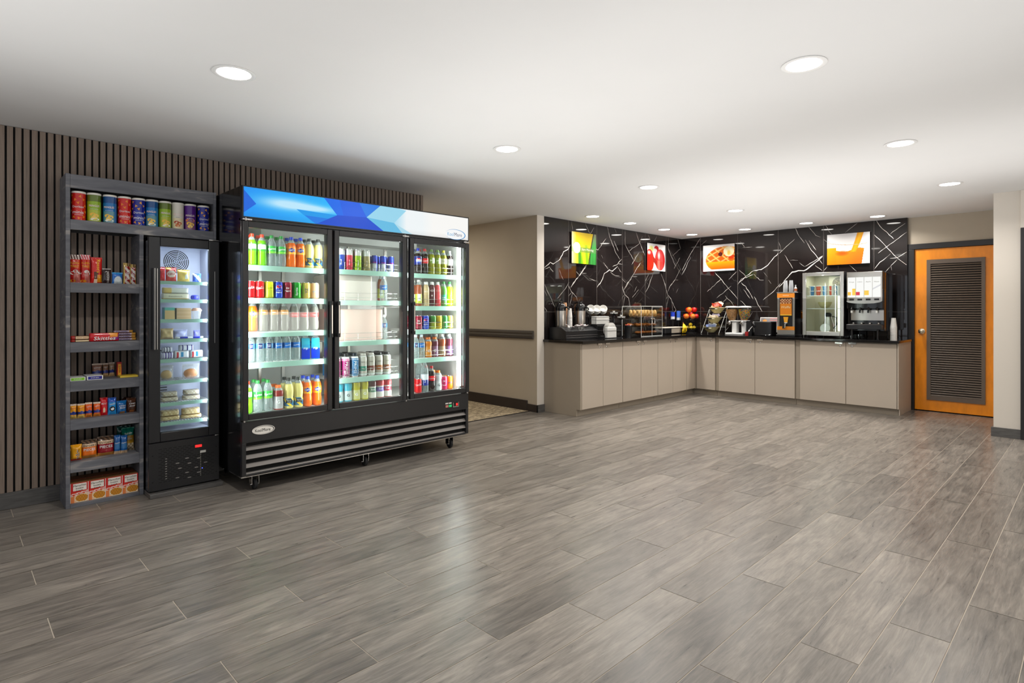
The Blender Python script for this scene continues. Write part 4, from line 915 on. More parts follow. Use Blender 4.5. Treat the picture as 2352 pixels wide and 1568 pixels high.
x, w, h = sp(275, 319, 866, 4.66, ZB); carton('flat yellow snack packet lying at the right of the fourth shelf', 'box', 'snack_box', (x, 4.655, ZB), 0, w * .93, .09, .012, lambda u, v: (222, 190, 60), [], top=(214, 180, 50))
# ---------------------------------------------------------------- fifth shelf
ZB = .5625
L5 = [(159, 178, 929, lance((240, 160, 30), (246, 206, 110)), 'yellow cracker pack at the left end of the fifth shelf'), (178, 197, 928, lance((240, 160, 30), (246, 206, 110)), 'yellow cracker pack, second from left on the fifth shelf'), (196, 214, 925, lance((236, 100, 36), (240, 140, 50)), 'orange cracker pack, third from left on the fifth shelf'), (215, 233, 924, lance((236, 100, 36), (240, 140, 50)), 'orange cracker pack beside the red wafer pack on the fifth shelf')]
for i, (a, b_, yt, fn, lb) in enumerate(L5):
    x, w, h = sp(a, b_, yt, 4.66, ZB); pouch(lb, 'cracker pack', 'cracker_pack', (x + .001, 4.69, ZB), 0, w * .93, h, .034, fn, [('Lance', .010, (206, 60, 20) if i < 2 else WHITE, 0, .74, .7, .03, .12)], seed=30 + i)
kk = lambda u, v: (236, 210, 180) if (u - .5) ** 2 * 8 + (v - .3) ** 2 * 14 < .25 else (210, 20, 30)
x, w, h = sp(232, 250, 914, 4.66, ZB); pouch('red wafer pack standing between orange and blue packs on the fifth shelf', 'candy bag', 'candy_bag', (x, 4.70, ZB), 0, w, h, .026, kk, [('KIT', .014, WHITE, 0, .66, .7, .05, 0)], seed=40)
oreo = lambda u, v: (30, 90, 190) if v > .7 else (40, 150, 220)
def oreox(b, f):
    for cx, cz, r_, c in ((0, .3, .017, (20, 20, 26)), (0, .3, .010, (236, 236, 236))): b.add([f(cx + r_ * math.cos(2 * PI * q / 18), cz * .13 + r_ * math.sin(2 * PI * q / 18), .0015 if r_ > .012 else .002) for q in range(18)], [tuple(range(18))], 'print', c, True)
x, w, h = sp(250, 270, 914, 4.66, ZB); pouch('bright blue sandwich cookie pack with round cookie print on the fifth shelf', 'cookie pack', 'cookie_pack', (x, 4.70, ZB), 0, w, h, .026, oreo, [('OREO', .012, WHITE, 0, .62, .7, .05, .2)], extra=oreox, seed=41)
def nab(c, cc): return lambda u, v: cc if v < .16 and .25 < u < .8 else c
x, w, h = sp(270, 294, 921, 4.66, ZB); pouch('mid blue mini cookie bag, second from the right end of the fifth shelf', 'cookie pack', 'cookie_pack', (x, 4.70, ZB), .05, w * .97, h, .034, nab((24, 104, 170), (190, 140, 90)), [('Chips', .014, WHITE, .05, .60, .66, .05, .1), ('Ahoy!', .014, WHITE, .05, .44, .6, .05, .1)], seed=42)
x, w, h = sp(283, 306, 914, 4.74, ZB); pouch('dark brown cookie bag standing behind the others on the fifth shelf', 'cookie pack', 'cookie_pack', (x, 4.79, ZB), .05, w, h * 1.03, .03, nab((60, 34, 24), (170, 100, 50)), [], seed=43)
x, w, h = sp(296, 320, 914, 4.66, ZB); pouch('dark brown cookie bag in front at the right end of the fifth shelf', 'cookie pack', 'cookie_pack', (x - .002, 4.71, ZB), .02, w * .95, h, .034, nab((74, 42, 26), (190, 110, 50)), [('Chips', .014, WHITE, .05, .60, .66, .05, .1), ('Ahoy!', .014, WHITE, .05, .44, .6, .05, .1)], seed=44)
# ---------------------------------------------------------------- sixth shelf
ZB = .2895
mm = lambda u, v: (242, 168, 26) if v > .12 else (206, 60, 30)
def mmx(b, f):
    pass
x, w, h = sp(161, 184, 1030, 4.70, ZB); pouch('yellow candy bag peeking out behind the front one on the sixth shelf', 'candy bag', 'candy_bag', (x - .004, 4.74, ZB), .05, w, h * .95, .03, mm, [], seed=50)
x, w, h = sp(163, 192, 1022, 4.66, ZB); pouch('yellow candy bag with brown upright lettering at the left of the sixth shelf', 'candy bag', 'candy_bag', (x - .002, 4.69, ZB), .05, w * .90, h, .036, mm, [('m&m', .030, (60, 26, 16), .10, .38, 0, .05, PI / 2), ('m&m', .030, (238, 230, 220), .06, .38, 0, .02, PI / 2)], seed=51)
def sny(c):
    def f(u, v):
        if v > .80: return (74, 60, 50) if math.sin(u * 22 + v * 30) > 0 else (120, 92, 72)
        if v > .64: return (240, 206, 170)
        if v < .16: return (206, 140, 60)
        return c
    return f
sn = lambda: [("SNYDER'S", .018, (40, 26, 20), 0, .70, .86, .02, 0), ('PIECES', .024, WHITE, 0, .48, .78, .05, 0)]
x, w, h = sp(188, 226, 1011, 4.67, ZB); pouch('orange pretzel pieces pouch, left of the two on the sixth shelf', 'snack bag', 'snack_bag', (x, 4.71, ZB), 0, w * .96, h, .048, sny((236, 116, 24)), sn(), seed=52, n=(22, 24))
x, w, h = sp(225, 266, 1003, 4.67, ZB); pouch('maroon pretzel pieces pouch, right of the two on the sixth shelf', 'snack bag', 'snack_bag', (x, 4.715, ZB), 0, w * .96, h, .048, sny((150, 16, 34)), sn(), seed=53, n=(22, 24))
pl = lambda u, v: (224, 190, 150) if v < .18 else (24, 92, 160) if v > .6 or v < .3 else (60, 120, 176)
for i, (a, b_, yt) in enumerate(((264, 281, 1000), (279, 297, 1000))):
    x, w, h = sp(a, b_, yt, 4.67, ZB); pouch(['blue nut packet, left of the pair on the sixth shelf', 'blue nut packet, right of the pair beside the green bag'][i], 'snack bag', 'snack_bag', (x - .003, 4.70, ZB), 0, w * .88, h, .03, pl, [('Planters', .012, WHITE, 0, .6, .8, .03, .2)], seed=55 + i)
x, w, h = sp(274, 306, 983, 4.74, ZB); pouch('dark green snack bag standing behind the nut packets', 'snack bag', 'snack_bag', (x, 4.825, ZB), 0, w, h * 1.03, .025, lambda u, v: (14, 90, 80), [], seed=58)
grn = lambda u, v: (20, 130, 108) if v > .68 else (186, 140, 40) if v > .34 else ((206, 190, 160) if math.sin(u * 20) * math.sin(v * 40) > 0 else (150, 130, 100))
x, w, h = sp(288, 320, 985, 4.67, ZB); pouch('tall green and gold nut bag at the right end of the sixth shelf', 'snack bag', 'snack_bag', (x - .004, 4.765, ZB), -.04, w * .93, h, .045, grn, [('Sahale', .018, (226, 240, 226), 0, .76, .6, .03, .15), ('SNACKS', .014, WHITE, 0, .52, .6, .03, 0)], seed=59, n=(18, 24))
# ---------------------------------------------------------------- bottom shelf: noodle cartons
ZB = .0245
def maru(u, v):
    # red and orange waves, white swoosh, noodle bowl
    if u < .02 or u > .985: return (236, 230, 222)
    if (u - .66) ** 2 / .16 + (v - .20) ** 2 / .05 < 1: 
        return (240, 226, 196) if (u - .66) ** 2 / .13 + (v - .21) ** 2 / .036 > 1 else mixc((214, 150, 40), (184, 112, 30), .5 + .5 * math.sin(u * 40) * math.sin(v * 30))
    w_ = v - .12 * u
    if abs(w_ - .42) < .02 or abs(w_ - .34) < .012: return (240, 234, 226)
    if w_ < .34: return (228, 130, 70) if u < .25 else (236, 190, 150)
    if w_ < .5: return (220, 60, 36)
    if .16 < u < .92 and v > .6: return (240, 230, 220) if v < .97 else (196, 30, 26)
    return (200, 30, 28)
LB7 = ['red noodle carton at the left end of the bottom shelf', 'red noodle carton, second from left on the bottom shelf', 'red noodle carton, third from left on the bottom shelf', 'red noodle carton at the right end of the bottom shelf']
pc = None
for i, (a, b_) in enumerate(((160, 202), (203, 244), (244.5, 284.5), (284.5, 321))):
    x, w, h = sp(a, b_, 1117, 4.65, ZB); w = .093; x = .6275 + i * .0938
    for dpt in (0, 1):
        loc = (x, 4.645 + dpt * .105, ZB)
        lb = LB7[i] if dpt == 0 else LB7[i].replace('red noodle carton', 'red noodle carton behind the one')
        if pc is None:
            pc = carton(lb, 'box', 'noodle_carton', loc, 0, w, .10, .125, maru, [('Maruchan', .018, (24, 18, 18), .04, .87, .72, .03, .05), ('Instant', .013, (24, 18, 18), .04, .73, .44, .03, .05), ('Lunch', .013, (24, 18, 18), .04, .61, .36, .03, .05)], top=(150, 100, 62), nn=(30, 30), group='noodle cartons on the bottom shelf')
            tp = MB(); tp.box(-.02, .02, .03, .034, .1252, .1256, 'print', (226, 200, 170)); 
        else: dup(pc, lb, loc)
# ================================================================ drinks
pet('pet_clear', (236, 244, 244), (206, 216, 216), .22); pet('pet_neck', (232, 240, 240), (214, 220, 220), .25)
pet('liq_lime', (150, 226, 40), (120, 206, 30), .72); pet('liq_orange', (255, 120, 20), (246, 110, 16), .85); pet('liq_lemon', (246, 236, 150), (240, 226, 140), .75)
pet('liq_cola', (40, 18, 12), (30, 16, 14), .9); pet('liq_red', (150, 40, 30), (140, 36, 30), .8); pet('liq_blue', (60, 190, 220), (60, 186, 214), .75); pet('liq_yellow', (216, 206, 30), (206, 196, 30), .8)
pet('liq_green', (120, 196, 110), (110, 186, 96), .6); pet('liq_olive', (150, 150, 20), (140, 140, 16), .8); pet('liq_tea', (150, 70, 30), (150, 76, 44), .85); pet('liq_beige', (200, 176, 130), (196, 172, 130), .9)
pet('liq_maroon', (80, 30, 34), (84, 36, 40), .9); pet('liq_pink', (226, 70, 76), (222, 76, 80), .85); pet('liq_amber', (220, 120, 20), (214, 120, 24), .8); pet('liq_purple', (90, 40, 60), (96, 40, 56), .85); pet('liq_rose', (220, 110, 120), (212, 90, 96), .7); pet('liq_lime2', (236, 240, 20), (240, 240, 20), .85); pet('liq_haze_grey', (150, 148, 140), (140, 138, 130), .7); pet('liq_white', (226, 230, 232), (214, 220, 224), .7); pet('liq_navy', (20, 50, 160), (14, 40, 150), .85)
mat('can_metal', (206, 206, 204), .25, .9); mat('tin_grey', (150, 146, 138), .35, .3)
SODA = [(.0, .0), (.026, .0), (.0325, .006), (.0345, .02), (.0345, .07), (.0315, .085), (.0325, .10), (.0345, .118), (.0345, .150), (.031, .172), (.023, .196), (.0145, .214), (.0125, .222)]
SODA = [(a, z * .955) for a, z in SODA]
WATER = [(0, 0), (.027, 0), (.031, .006), (.031, .03), (.0295, .034), (.031, .038), (.031, .06), (.0295, .064), (.031, .068), (.031, .092), (.0295, .096), (.031, .10), (.031, .135), (.027, .155), (.018, .175), (.0125, .186), (.0125, .192)]
GATOR = [(0, 0), (.030, 0), (.036, .006), (.036, .05), (.033, .085), (.033, .10), (.037, .12), (.036, .145), (.028, .165), (.020, .174), (.019, .178)]
GATOR = [(a, z * .94) for a, z in GATOR]
SQUARE = [(0, 0), (.030, 0), (.032, .004), (.032, .15), (.028, .165), (.014, .178), (.013, .186)]
SLIM = [(0, 0), (.028, 0), (.032, .006), (.032, .155), (.028, .18), (.016, .198), (.0145, .206)]
PRIME = [(0, 0), (.030, 0), (.035, .008), (.035, .05), (.034, .09), (.035, .14), (.031, .160), (.020, .168), (.019, .172)]
TALL = [(0, 0), (.030, 0), (.036, .008), (.036, .17), (.033, .20), (.024, .235), (.014, .26), (.013, .268)]
SLIM = [(a, z * .97) for a, z in SLIM]
def bottle(key, prof, liquid, cap, lab=None, texts=(), sc=1.0, capr=.0145, caph=.016, fill=.86, label_m='print_gloss', labfn=None, sq=False):
    t = thing(key, '', 'bottle', (0, 0, 0)); P = [(r * sc, z * sc) for r, z in prof]; hh = P[-1][1]; seg = 20
    T = Matrix()
    body = MB()
    if sq: seg = 4; body.T = Matrix.Rotation(PI / 4, 4, 'Z') @ Matrix.Diagonal((1.32, 1.32, 1, 1))
    body.lathe(P, liquid, seg=seg, cap=False) if fill >= 1 else None
    if fill < 1:
        zc_ = hh * fill; lo_ = [p for p in P if p[1] <= zc_]; hi_ = [p for p in P if p[1] > zc_]
        if hi_:
            a, b2 = lo_[-1], hi_[0]; k = (zc_ - a[1]) / max(1e-6, b2[1] - a[1]); mid = (a[0] + (b2[0] - a[0]) * k, zc_)
            body.lathe(lo_ + [mid], liquid, seg=seg, cap=False); body.lathe([mid] + hi_, 'pet_neck', seg=seg, cap=False)
        else: body.lathe(P, liquid, seg=seg, cap=False)
    body.build('body', t)
    c = MB(); cr_, ch_ = capr * sc, caph * sc; c.lathe([(cr_, hh - .002), (cr_, hh + ch_ * .9), (cr_ * .9, hh + ch_), (0, hh + ch_)], 'print', cap, seg=20); c.lathe([(cr_ * 1.12, hh - .006), (cr_ * 1.12, hh - .003)], 'print', cap, seg=20); c.build('cap', t)
    if lab:
        z0, z1, col = lab; z0 *= sc; z1 *= sc
        def rad(z):
            for a, b2 in zip(P, P[1:]):
                if a[1] <= z <= b2[1]: return a[0] + (b2[0] - a[0]) * (z - a[1]) / max(1e-6, b2[1] - a[1])
            return P[-1][0]
        l = MB()
        if sq: l.T = Matrix.Rotation(PI / 4, 4, 'Z') @ Matrix.Diagonal((1.34, 1.34, 1, 1))
        n = 8; pr = [(max(rad(z0 + (z1 - z0) * i / n), .0) + .0006, z0 + (z1 - z0) * i / n) for i in range(n + 1)]
        l.lathe(pr, label_m, seg=seg if sq else 28, cap=False, cf=(lambda z, a: labfn((z - z0) / (z1 - z0), ((a + PI / 2 + PI) % (2 * PI)) - PI)) if labfn else None, c=col)
        l.T = Matrix(); R_ = rad((z0 + z1) / 2)
        for tx, sz, cc, z, w, bo, rot in texts:
            if sq: l.text(tx, sz, 'print', cc, (0, -R_ * .95, z0 + (z1 - z0) * z), width=w, bold=bo, rot=rot)
            else: l.text(tx, sz, 'print', cc, (0, 0, z0 + (z1 - z0) * z), R=R_ + .0014, width=w, bold=bo, rot=rot)
        l.build('label', t)
    return t
def can(key, h, r, fn, texts=(), dots=()):
    t = thing(key, '', 'can', (0, 0, 0))
    b = MB(); b.lathe([(r * .78, 0), (r, h * .06), (r, h * .3), (r, h * .5), (r, h * .7), (r, h * .9), (r * .84, h * .985)], 'foil', seg=26, cap=False, cf=lambda z, a: fn(z / h, ((a + PI / 2 + PI) % (2 * PI)) - PI))
    cyl = lambda x_, z_, o: ((r + o) * math.sin(x_ / r), -(r + o) * math.cos(x_ / r), z_)
    for cx, cz, rx, rz_, c, o in dots: b.add([cyl(cx + rx * math.cos(2 * PI * q / 20), cz * h + rz_ * math.sin(2 * PI * q / 20), .0008 + o) for q in range(20)], [tuple(range(20))], 'print', c, True)
    for tx, sz, cc, z, w, bo, rot in texts: b.text(tx, sz, 'print', cc, (0, 0, h * z), R=r + .0015, width=w, bold=bo, rot=rot)
    b.build('body', t)
    l = MB(); l.lathe([(r * .84, h * .985), (r * .84, h), (r * .78, h), (r * .76, h * .985), (0, h * .985)], 'can_metal', seg=26, cap=False); l.box(-.004, .004, -.013, .004, h * .985, h * .985 + .0015, 'can_metal'); l.build('lid', t)
    return t
W_ = WHITE
def grad(a, b): return lambda v, t: mixc(a, b, v)
D = {}
D['dew'] = bottle('soda_bottle', SODA, 'liq_lime', (226, 60, 30), (.105, .160, (60, 160, 40)), [('Mtn', .014, (210, 30, 30), .6, .03, .05, .1), ('Dew', .012, W_, .3, .028, .05, .1)], labfn=lambda v, a: (236, 236, 220) if abs(a) < .8 and .2 < v < .9 else (60, 170, 40))
D['sprite'] = bottle('soda_bottle', SODA, 'pet_clear', (40, 140, 60), (.095, .148, (60, 180, 60)), [('Sprite', .020, W_, .55, .055, .04, .12)], labfn=lambda v, a: (120, 206, 50) if v < .3 else (50, 170, 66))
D['fanta'] = bottle('soda_bottle', SODA, 'liq_orange', (20, 60, 190), (.098, .150, (246, 120, 20)), [('FANTA', .018, W_, .56, .040, .03, .08)], labfn=lambda v, a: (30, 50, 150) if (a / .75) ** 2 + ((v - .56) / .26) ** 2 < 1 else (250, 140, 24) if v > .2 else (255, 180, 40))
D['lemonade'] = bottle('juice_bottle', SODA, 'liq_lemon', (40, 44, 40), (.02, .078, (20, 90, 130)), [('Minute', .010, W_, .72, .030, .05, 0), ('Maid', .010, W_, .52, .024, .05, 0)], labfn=lambda v, a: (16, 20, 22) if abs(a) < .62 and .42 < v < .88 else ((244, 210, 60) if math.sin(a * 3 + v * 6) > .45 else (24, 100, 140)))
D['rootbeer'] = bottle('soda_bottle', SODA, 'liq_haze_grey', (222, 110, 50), (.12, .155, (216, 150, 80)), [('A&W', .014, W_, .5, .032, .05, 0)])  # grey liquid here and in the next bottle imitates haze on the door glass
D['coke'] = bottle('soda_bottle', SODA, 'liq_haze_grey', (120, 118, 114), (.10, .135, (206, 60, 60)), [('Coca', .014, W_, .5, .036, .02, 0)])
D['coke2'] = bottle('soda_bottle', SODA, 'liq_cola', (196, 20, 26), (.095, .140, (206, 20, 30)), [('Coca-Cola', .014, W_, .5, .055, .02, .1)])
D['pepsi'] = bottle('soda_bottle', SODA, 'liq_cola', (30, 50, 170), (.08, .155, (22, 34, 110)), [('PEPSI', .010, (16, 24, 80), .5, .03, .06, 0)], labfn=lambda v, a: ((220, 50, 50) if v > .62 else (236, 236, 236) if v > .4 else (40, 80, 200)) if (a * .034) ** 2 + ((v - .5) * .075) ** 2 < .021 ** 2 else (22, 34, 110))
D['greendew'] = bottle('soda_bottle', SODA, 'liq_olive', (90, 120, 40), (.10, .150, (120, 140, 30)), [('M', .022, (236, 240, 220), .5, .018, .06, 0)], labfn=lambda v, a: (206, 204, 190) if a > .2 else (110, 140, 30))
D['greendew2'] = bottle('soda_bottle', SODA, 'liq_olive', (214, 206, 40), (.10, .150, (120, 140, 30)), [('Mello', .014, (60, 60, 30), .5, .036, .03, 0)], labfn=lambda v, a: (206, 204, 170))
D['diet'] = bottle('soda_bottle', SODA, 'liq_cola', (170, 170, 172), (.09, .150, (190, 190, 190)), [('diet', .016, (40, 40, 44), .5, .030, .04, PI / 2)])
D['npl'] = bottle('water_bottle', WATER, 'pet_clear', (220, 230, 236), (.098, .133, (30, 80, 170)), [('PURE', .008, W_, .64, .022, .05, 0), ('LIFE', .008, W_, .34, .018, .05, 0)], labfn=lambda v, a: (20, 30, 90) if abs(a) < .5 else (80, 150, 210))
D['aqua'] = bottle('water_bottle', WATER, 'pet_clear', (220, 230, 240), (.094, .133, (24, 100, 180)), [('Aquafina', .010, W_, .5, .040, .03, .15)])
D['fiji'] = bottle('water_bottle', SQUARE, 'liq_blue', (20, 50, 170), (.004, .11, (20, 50, 170)), [('FIJI', .020, W_, .72, .030, .02, 0)], sq=True, labfn=lambda v, a: (196, 40, 90) if v < .55 and a > -.3 else (16, 50, 180) if v < .8 else (50, 150, 196))
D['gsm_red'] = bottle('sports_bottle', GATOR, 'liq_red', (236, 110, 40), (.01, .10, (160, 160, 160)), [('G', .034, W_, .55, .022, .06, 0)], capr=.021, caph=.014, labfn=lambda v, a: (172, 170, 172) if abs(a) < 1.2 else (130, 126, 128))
D['g_blue'] = bottle('sports_bottle', GATOR, 'liq_blue', (236, 130, 40), (.01, .085, (186, 200, 200)), [('G', .030, (40, 40, 40), .55, .022, .06, 0)], capr=.021, caph=.014)
D['g_yel'] = bottle('sports_bottle', GATOR, 'liq_yellow', (206, 150, 30), (.01, .085, (196, 194, 120)), [('G', .030, W_, .55, .022, .06, 0)], capr=.021, caph=.014)
D['g_org'] = bottle('sports_bottle', GATOR, 'liq_amber', (240, 120, 30), (.01, .10, (206, 130, 40)), [('G', .030, W_, .55, .022, .06, 0)], capr=.021, caph=.014)
D['g_pur'] = bottle('sports_bottle', GATOR, 'liq_purple', (240, 120, 30), (.01, .10, (130, 90, 120)), [('G', .030, W_, .55, .022, .06, 0)], capr=.021, caph=.014)
D['g_wht'] = bottle('sports_bottle', GATOR, 'liq_white', (240, 120, 30), (.01, .085, (200, 204, 206)), [('G', .030, (60, 60, 60), .55, .022, .06, 0)], capr=.021, caph=.014)
D['tea'] = bottle('tea_bottle', TALL, 'liq_tea', (232, 230, 224), (.03, .13, (170, 180, 60)), [('Vitamin', .012, (20, 30, 60), .55, .034, .04, 0)], sc=.82, capr=.019, labfn=lambda v, a: (226, 226, 216) if abs(a) < .55 and v > .3 else (176, 186, 60))
D['ice_b'] = bottle('flavoured_water_bottle', SLIM, 'liq_beige', (232, 232, 228), (.10, .16, (200, 176, 130)), [('ICE', .020, (236, 232, 220), .5, .030, .02, 0)], fill=1, capr=.017, caph=.02)
D['ice_m'] = bottle('flavoured_water_bottle', SLIM, 'liq_maroon', (228, 226, 222), (.06, .16, (84, 38, 42)), [('ICE', .022, (226, 214, 210), .80, .032, .02, 0), ('0', .02, (226, 214, 210), .35, .014, .03, 0)], fill=1, capr=.017, caph=.02)
D['ice_p'] = bottle('flavoured_water_bottle', SLIM, 'liq_pink', (232, 230, 228), (.06, .16, (222, 84, 86)), [('ICE', .022, (226, 170, 160), .80, .032, .02, 0)], fill=1, capr=.017, caph=.02)
D['ginger'] = bottle('soda_bottle', SODA, 'liq_green', (60, 140, 70), (.05, .105, (60, 170, 150)), [('Lift', .014, (226, 240, 230), .5, .03, .04, 0)])
D['squirt'] = bottle('soda_bottle', SODA, 'liq_lime2', (60, 150, 70), (.07, .13, (250, 240, 40)), [('Citrus', .014, (40, 130, 60), .5, .036, .04, .1)])
D['prime_p'] = bottle('hydration_bottle', PRIME, 'print_gloss', (20, 20, 22), (.01, .150, (196, 60, 130)), [('PRIME', .032, W_, .48, .100, .04, -PI / 2)], fill=1, capr=.022, caph=.02, labfn=lambda v, a: (226, 90, 150) if v > .93 or v < .05 else (150, 26, 100))
D['prime_b'] = bottle('hydration_bottle', PRIME, 'print_gloss', (16, 30, 40), (.01, .150, (16, 96, 150)), [('PRIME', .032, W_, .48, .100, .04, -PI / 2)], fill=1, capr=.022, caph=.02, labfn=lambda v, a: (24, 110, 166))
for k, c1, c2 in (('prot1', (176, 170, 160), (60, 130, 110)), ('prot2', (172, 164, 152), (110, 50, 40)), ('prot3', (160, 152, 140), (150, 84, 40)), ('prot4', (150, 146, 132), (130, 80, 60))):
    D[k] = bottle('protein_shake_bottle', PRIME, 'print_gloss', (196, 190, 182) if k < 'prot3' else (36, 34, 34), (.004, .158, c1), [('core', .016, (90, 84, 80), .72, .030, .04, 0), ('26g', .014, (236, 230, 220), .36, .024, .03, 0)], fill=1, capr=.026, caph=.014, labfn=(lambda c1, c2: lambda v, a: c2 if .22 < v < .48 and abs(a) < 1.1 else mixc(c1, (206, 200, 190), .4 * math.cos(a)))(c1, c2))
for k, lq, c2 in (('vit1', 'liq_maroon', (90, 130, 110)), ('vit2', 'liq_rose', (110, 90, 170)), ('vit3', 'liq_rose', (200, 60, 80))):
    D[k] = bottle('flavoured_water_bottle', GATOR, lq, (222, 220, 216), (.006, .10, (214, 210, 204)), [('bai', .02, W_, .74, .03, .04, 0)], labfn=(lambda c2: lambda v, a: c2 if .55 < v < .9 else (220, 216, 210))(c2))
D['smart'] = bottle('water_bottle', TALL, 'pet_clear', (220, 226, 230), (.06, .16, (30, 50, 140)), [('smart', .02, W_, .6, .07, .03, -PI / 2)], labfn=lambda v, a: (30, 50, 140) if v < .55 else (206, 212, 220))
D['tallclear'] = bottle('water_bottle', TALL, 'pet_clear', (220, 226, 230), (.07, .15, (150, 156, 160)), [('LIFEWTR', .014, W_, .5, .06, .03, -PI / 2)])
D['dark'] = bottle('tea_bottle', GATOR, 'liq_tea', (226, 224, 220), (.01, .085, (150, 126, 96)), [('Tea', .018, (236, 226, 206), .5, .03, .04, 0)], sc=1.12, capr=.02)
D['dark2'] = bottle('tea_bottle', GATOR, 'liq_purple', (220, 218, 216), (.01, .085, (110, 80, 120)), [('Tea', .018, (236, 226, 226), .5, .03, .04, 0)], sc=1.12, capr=.02)
# cans
r0, h0 = .0325, .122
D['c_coke'] = can('soda_can', h0, r0, lambda v, a: (206, 16, 24), [('Coca-Cola', .026, W_, .60, .056, .01, .16)])
D['c_yel'] = can('soda_can', h0, r0, lambda v, a: (222, 226, 30) if v > .55 or a > .5 else (190, 200, 60), [('Mtn Dew', .018, (60, 100, 30), .6, .046, .04, .1)])
D['c_pepsi'] = can('soda_can', h0, r0, lambda v, a: (20, 50, 170) if v > .3 else (30, 70, 190), [('PEPSI', .012, (236, 236, 240), .34, .04, .05, 0)], [(0, .62, .022, .022, (236, 236, 236), 0), (0, .70, .018, .010, (214, 30, 40), .0004), (0, .54, .018, .009, (30, 60, 180), .0004)])
D['c_drp'] = can('soda_can', h0, r0, lambda v, a: (132, 16, 44), [('Dr', .020, W_, .62, .022, .05, 0), ('Pepper', .016, W_, .44, .042, .04, 0)])
D['c_green'] = can('soda_can', h0, r0, lambda v, a: (20, 140, 36) if a < .6 else (60, 180, 50), [('Sprite', .02, W_, .42, .060, .04, PI / 2)])
D['c_tan'] = can('soda_can', h0, r0, lambda v, a: (206, 180, 90), [('YZ', .034, (90, 90, 90), .48, .04, .05, PI / 2)])
D['c_peach'] = can('soda_can', h0, r0, lambda v, a: (232, 190, 150), [('Ginger', .016, (130, 170, 200), .45, .045, .04, .2)])
D['c_orange'] = can('soda_can', h0, r0, lambda v, a: (236, 130, 30), [('FANTA', .016, (40, 50, 150), .5, .044, .06, .1)])
D['c_gold'] = can('soda_can', h0, r0, lambda v, a: (206, 170, 40), [('Squirt', .015, (50, 60, 130), .5, .04, .04, .1)])
D['c_dkgreen'] = can('soda_can', h0, r0, lambda v, a: (60, 120, 50) if v > .5 else (150, 160, 40), [('Mtn', .015, (206, 40, 30), .5, .034, .05, .1)])
D['c_ale'] = can('soda_can', h0, r0, lambda v, a: (50, 130, 70), [('ALE', .016, (230, 226, 200), .5, .03, .05, 0)])
D['c_pink'] = can('soda_can', h0, r0, lambda v, a: (190, 40, 90), [('Dr', .018, W_, .66, .02, .05, 0), ('Pepper', .012, W_, .35, .036, .04, 0)])
def tallcan(k, c, h=.170, r=.0335): D[k] = can('energy_can', h, r, (lambda c: lambda v, a: (212, 210, 206) if v > .72 and abs(a) < 1.2 else c)(c), [('Red', .015, (214, 200, 190), .35, .04, .05, PI / 2)])
tallcan('t_blue', (40, 70, 170)); tallcan('t_red', (206, 50, 70)); tallcan('t_green', (140, 180, 30)); tallcan('t_gold', (150, 136, 90))
D['rb'] = can('energy_can', .134, .0265, lambda v, a: (20, 50, 160) if v > .52 or a > .55 else (200, 202, 206), [('Red Bull', .012, (200, 20, 40), .56, .036, .05, 0)])
used_d = {k: False for k in D}
CAT = {}
def put(k, x, y, z, label, group=None, rz=None):
    root = D[k]
    if rz is None: rz = -.62 * math.atan2(x, y) + random.uniform(-.12, .12)
    if not used_d[k]:
        used_d[k] = True; root.location = (x, y, z); root.rotation_euler = (0, 0, rz); root['label'] = label
        if group: root['group'] = group
        o = root
    else: o = dup(root, label, (x, y, z), rz)
    if group: o['group'] = group
    elif 'group' in o: del o['group']
    return o
DN = {'dew': 'lime soda bottle with red cap', 'sprite': 'clear soda bottle with green label', 'fanta': 'orange soda bottle with blue cap', 'lemonade': 'pale lemonade bottle with dark cap', 'rootbeer': 'haze-greyed soda bottle with orange cap', 'coke': 'grey-capped soda bottle with red label', 'coke2': 'dark cola bottle with red cap', 'pepsi': 'dark cola bottle with blue cap',
 'greendew': 'olive green soda bottle', 'greendew2': 'olive soda bottle with yellow cap', 'diet': 'dark diet soda bottle', 'npl': 'clear water bottle with navy label', 'aqua': 'clear water bottle with plain blue label', 'fiji': 'square blue water bottle with pink flower', 'gsm_red': 'dark red sports drink bottle', 'g_blue': 'light blue sports drink bottle', 'g_yel': 'yellow sports drink bottle', 'g_org': 'orange sports drink bottle', 'g_pur': 'purple sports drink bottle with orange cap', 'g_wht': 'white sports drink bottle with orange cap',
 'tea': 'brown tea bottle with green label', 'ice_b': 'beige flavoured water bottle', 'ice_m': 'dark maroon flavoured water bottle', 'ice_p': 'red flavoured water bottle', 'ginger': 'green ginger soda bottle', 'squirt': 'bright yellow citrus soda bottle', 'prime_p': 'pink hydration bottle', 'prime_b': 'blue hydration bottle', 'prot1': 'grey protein shake with teal patch', 'prot2': 'grey protein shake with maroon patch', 'prot3': 'grey protein shake with orange patch', 'prot4': 'grey-green protein shake with black cap',
 'vit1': 'dark maroon flavoured water bottle', 'vit2': 'rose flavoured water with violet label', 'vit3': 'rose flavoured water with red label', 'smart': 'tall water bottle with navy label', 'tallclear': 'tall clear water bottle', 'dark': 'brown bottled tea', 'dark2': 'purple bottled tea', 'c_coke': 'red cola can', 'c_yel': 'yellow soda can', 'c_pepsi': 'blue cola can', 'c_drp': 'maroon soda can', 'c_green': 'green soda can', 'c_tan': 'tan soda can', 'c_peach': 'peach soda can', 'c_orange': 'orange soda can', 'c_gold': 'gold soda can', 'c_dkgreen': 'green and yellow soda can', 'c_ale': 'dark green ginger ale can', 'c_pink': 'magenta soda can', 't_blue': 'tall blue energy can', 't_red': 'tall red energy can', 't_green': 'tall green energy can', 't_gold': 'tall gold energy can', 'rb': 'short blue and silver energy can'}
SN = ['top shelf', 'second shelf', 'third shelf', 'fourth shelf', 'cooler floor']
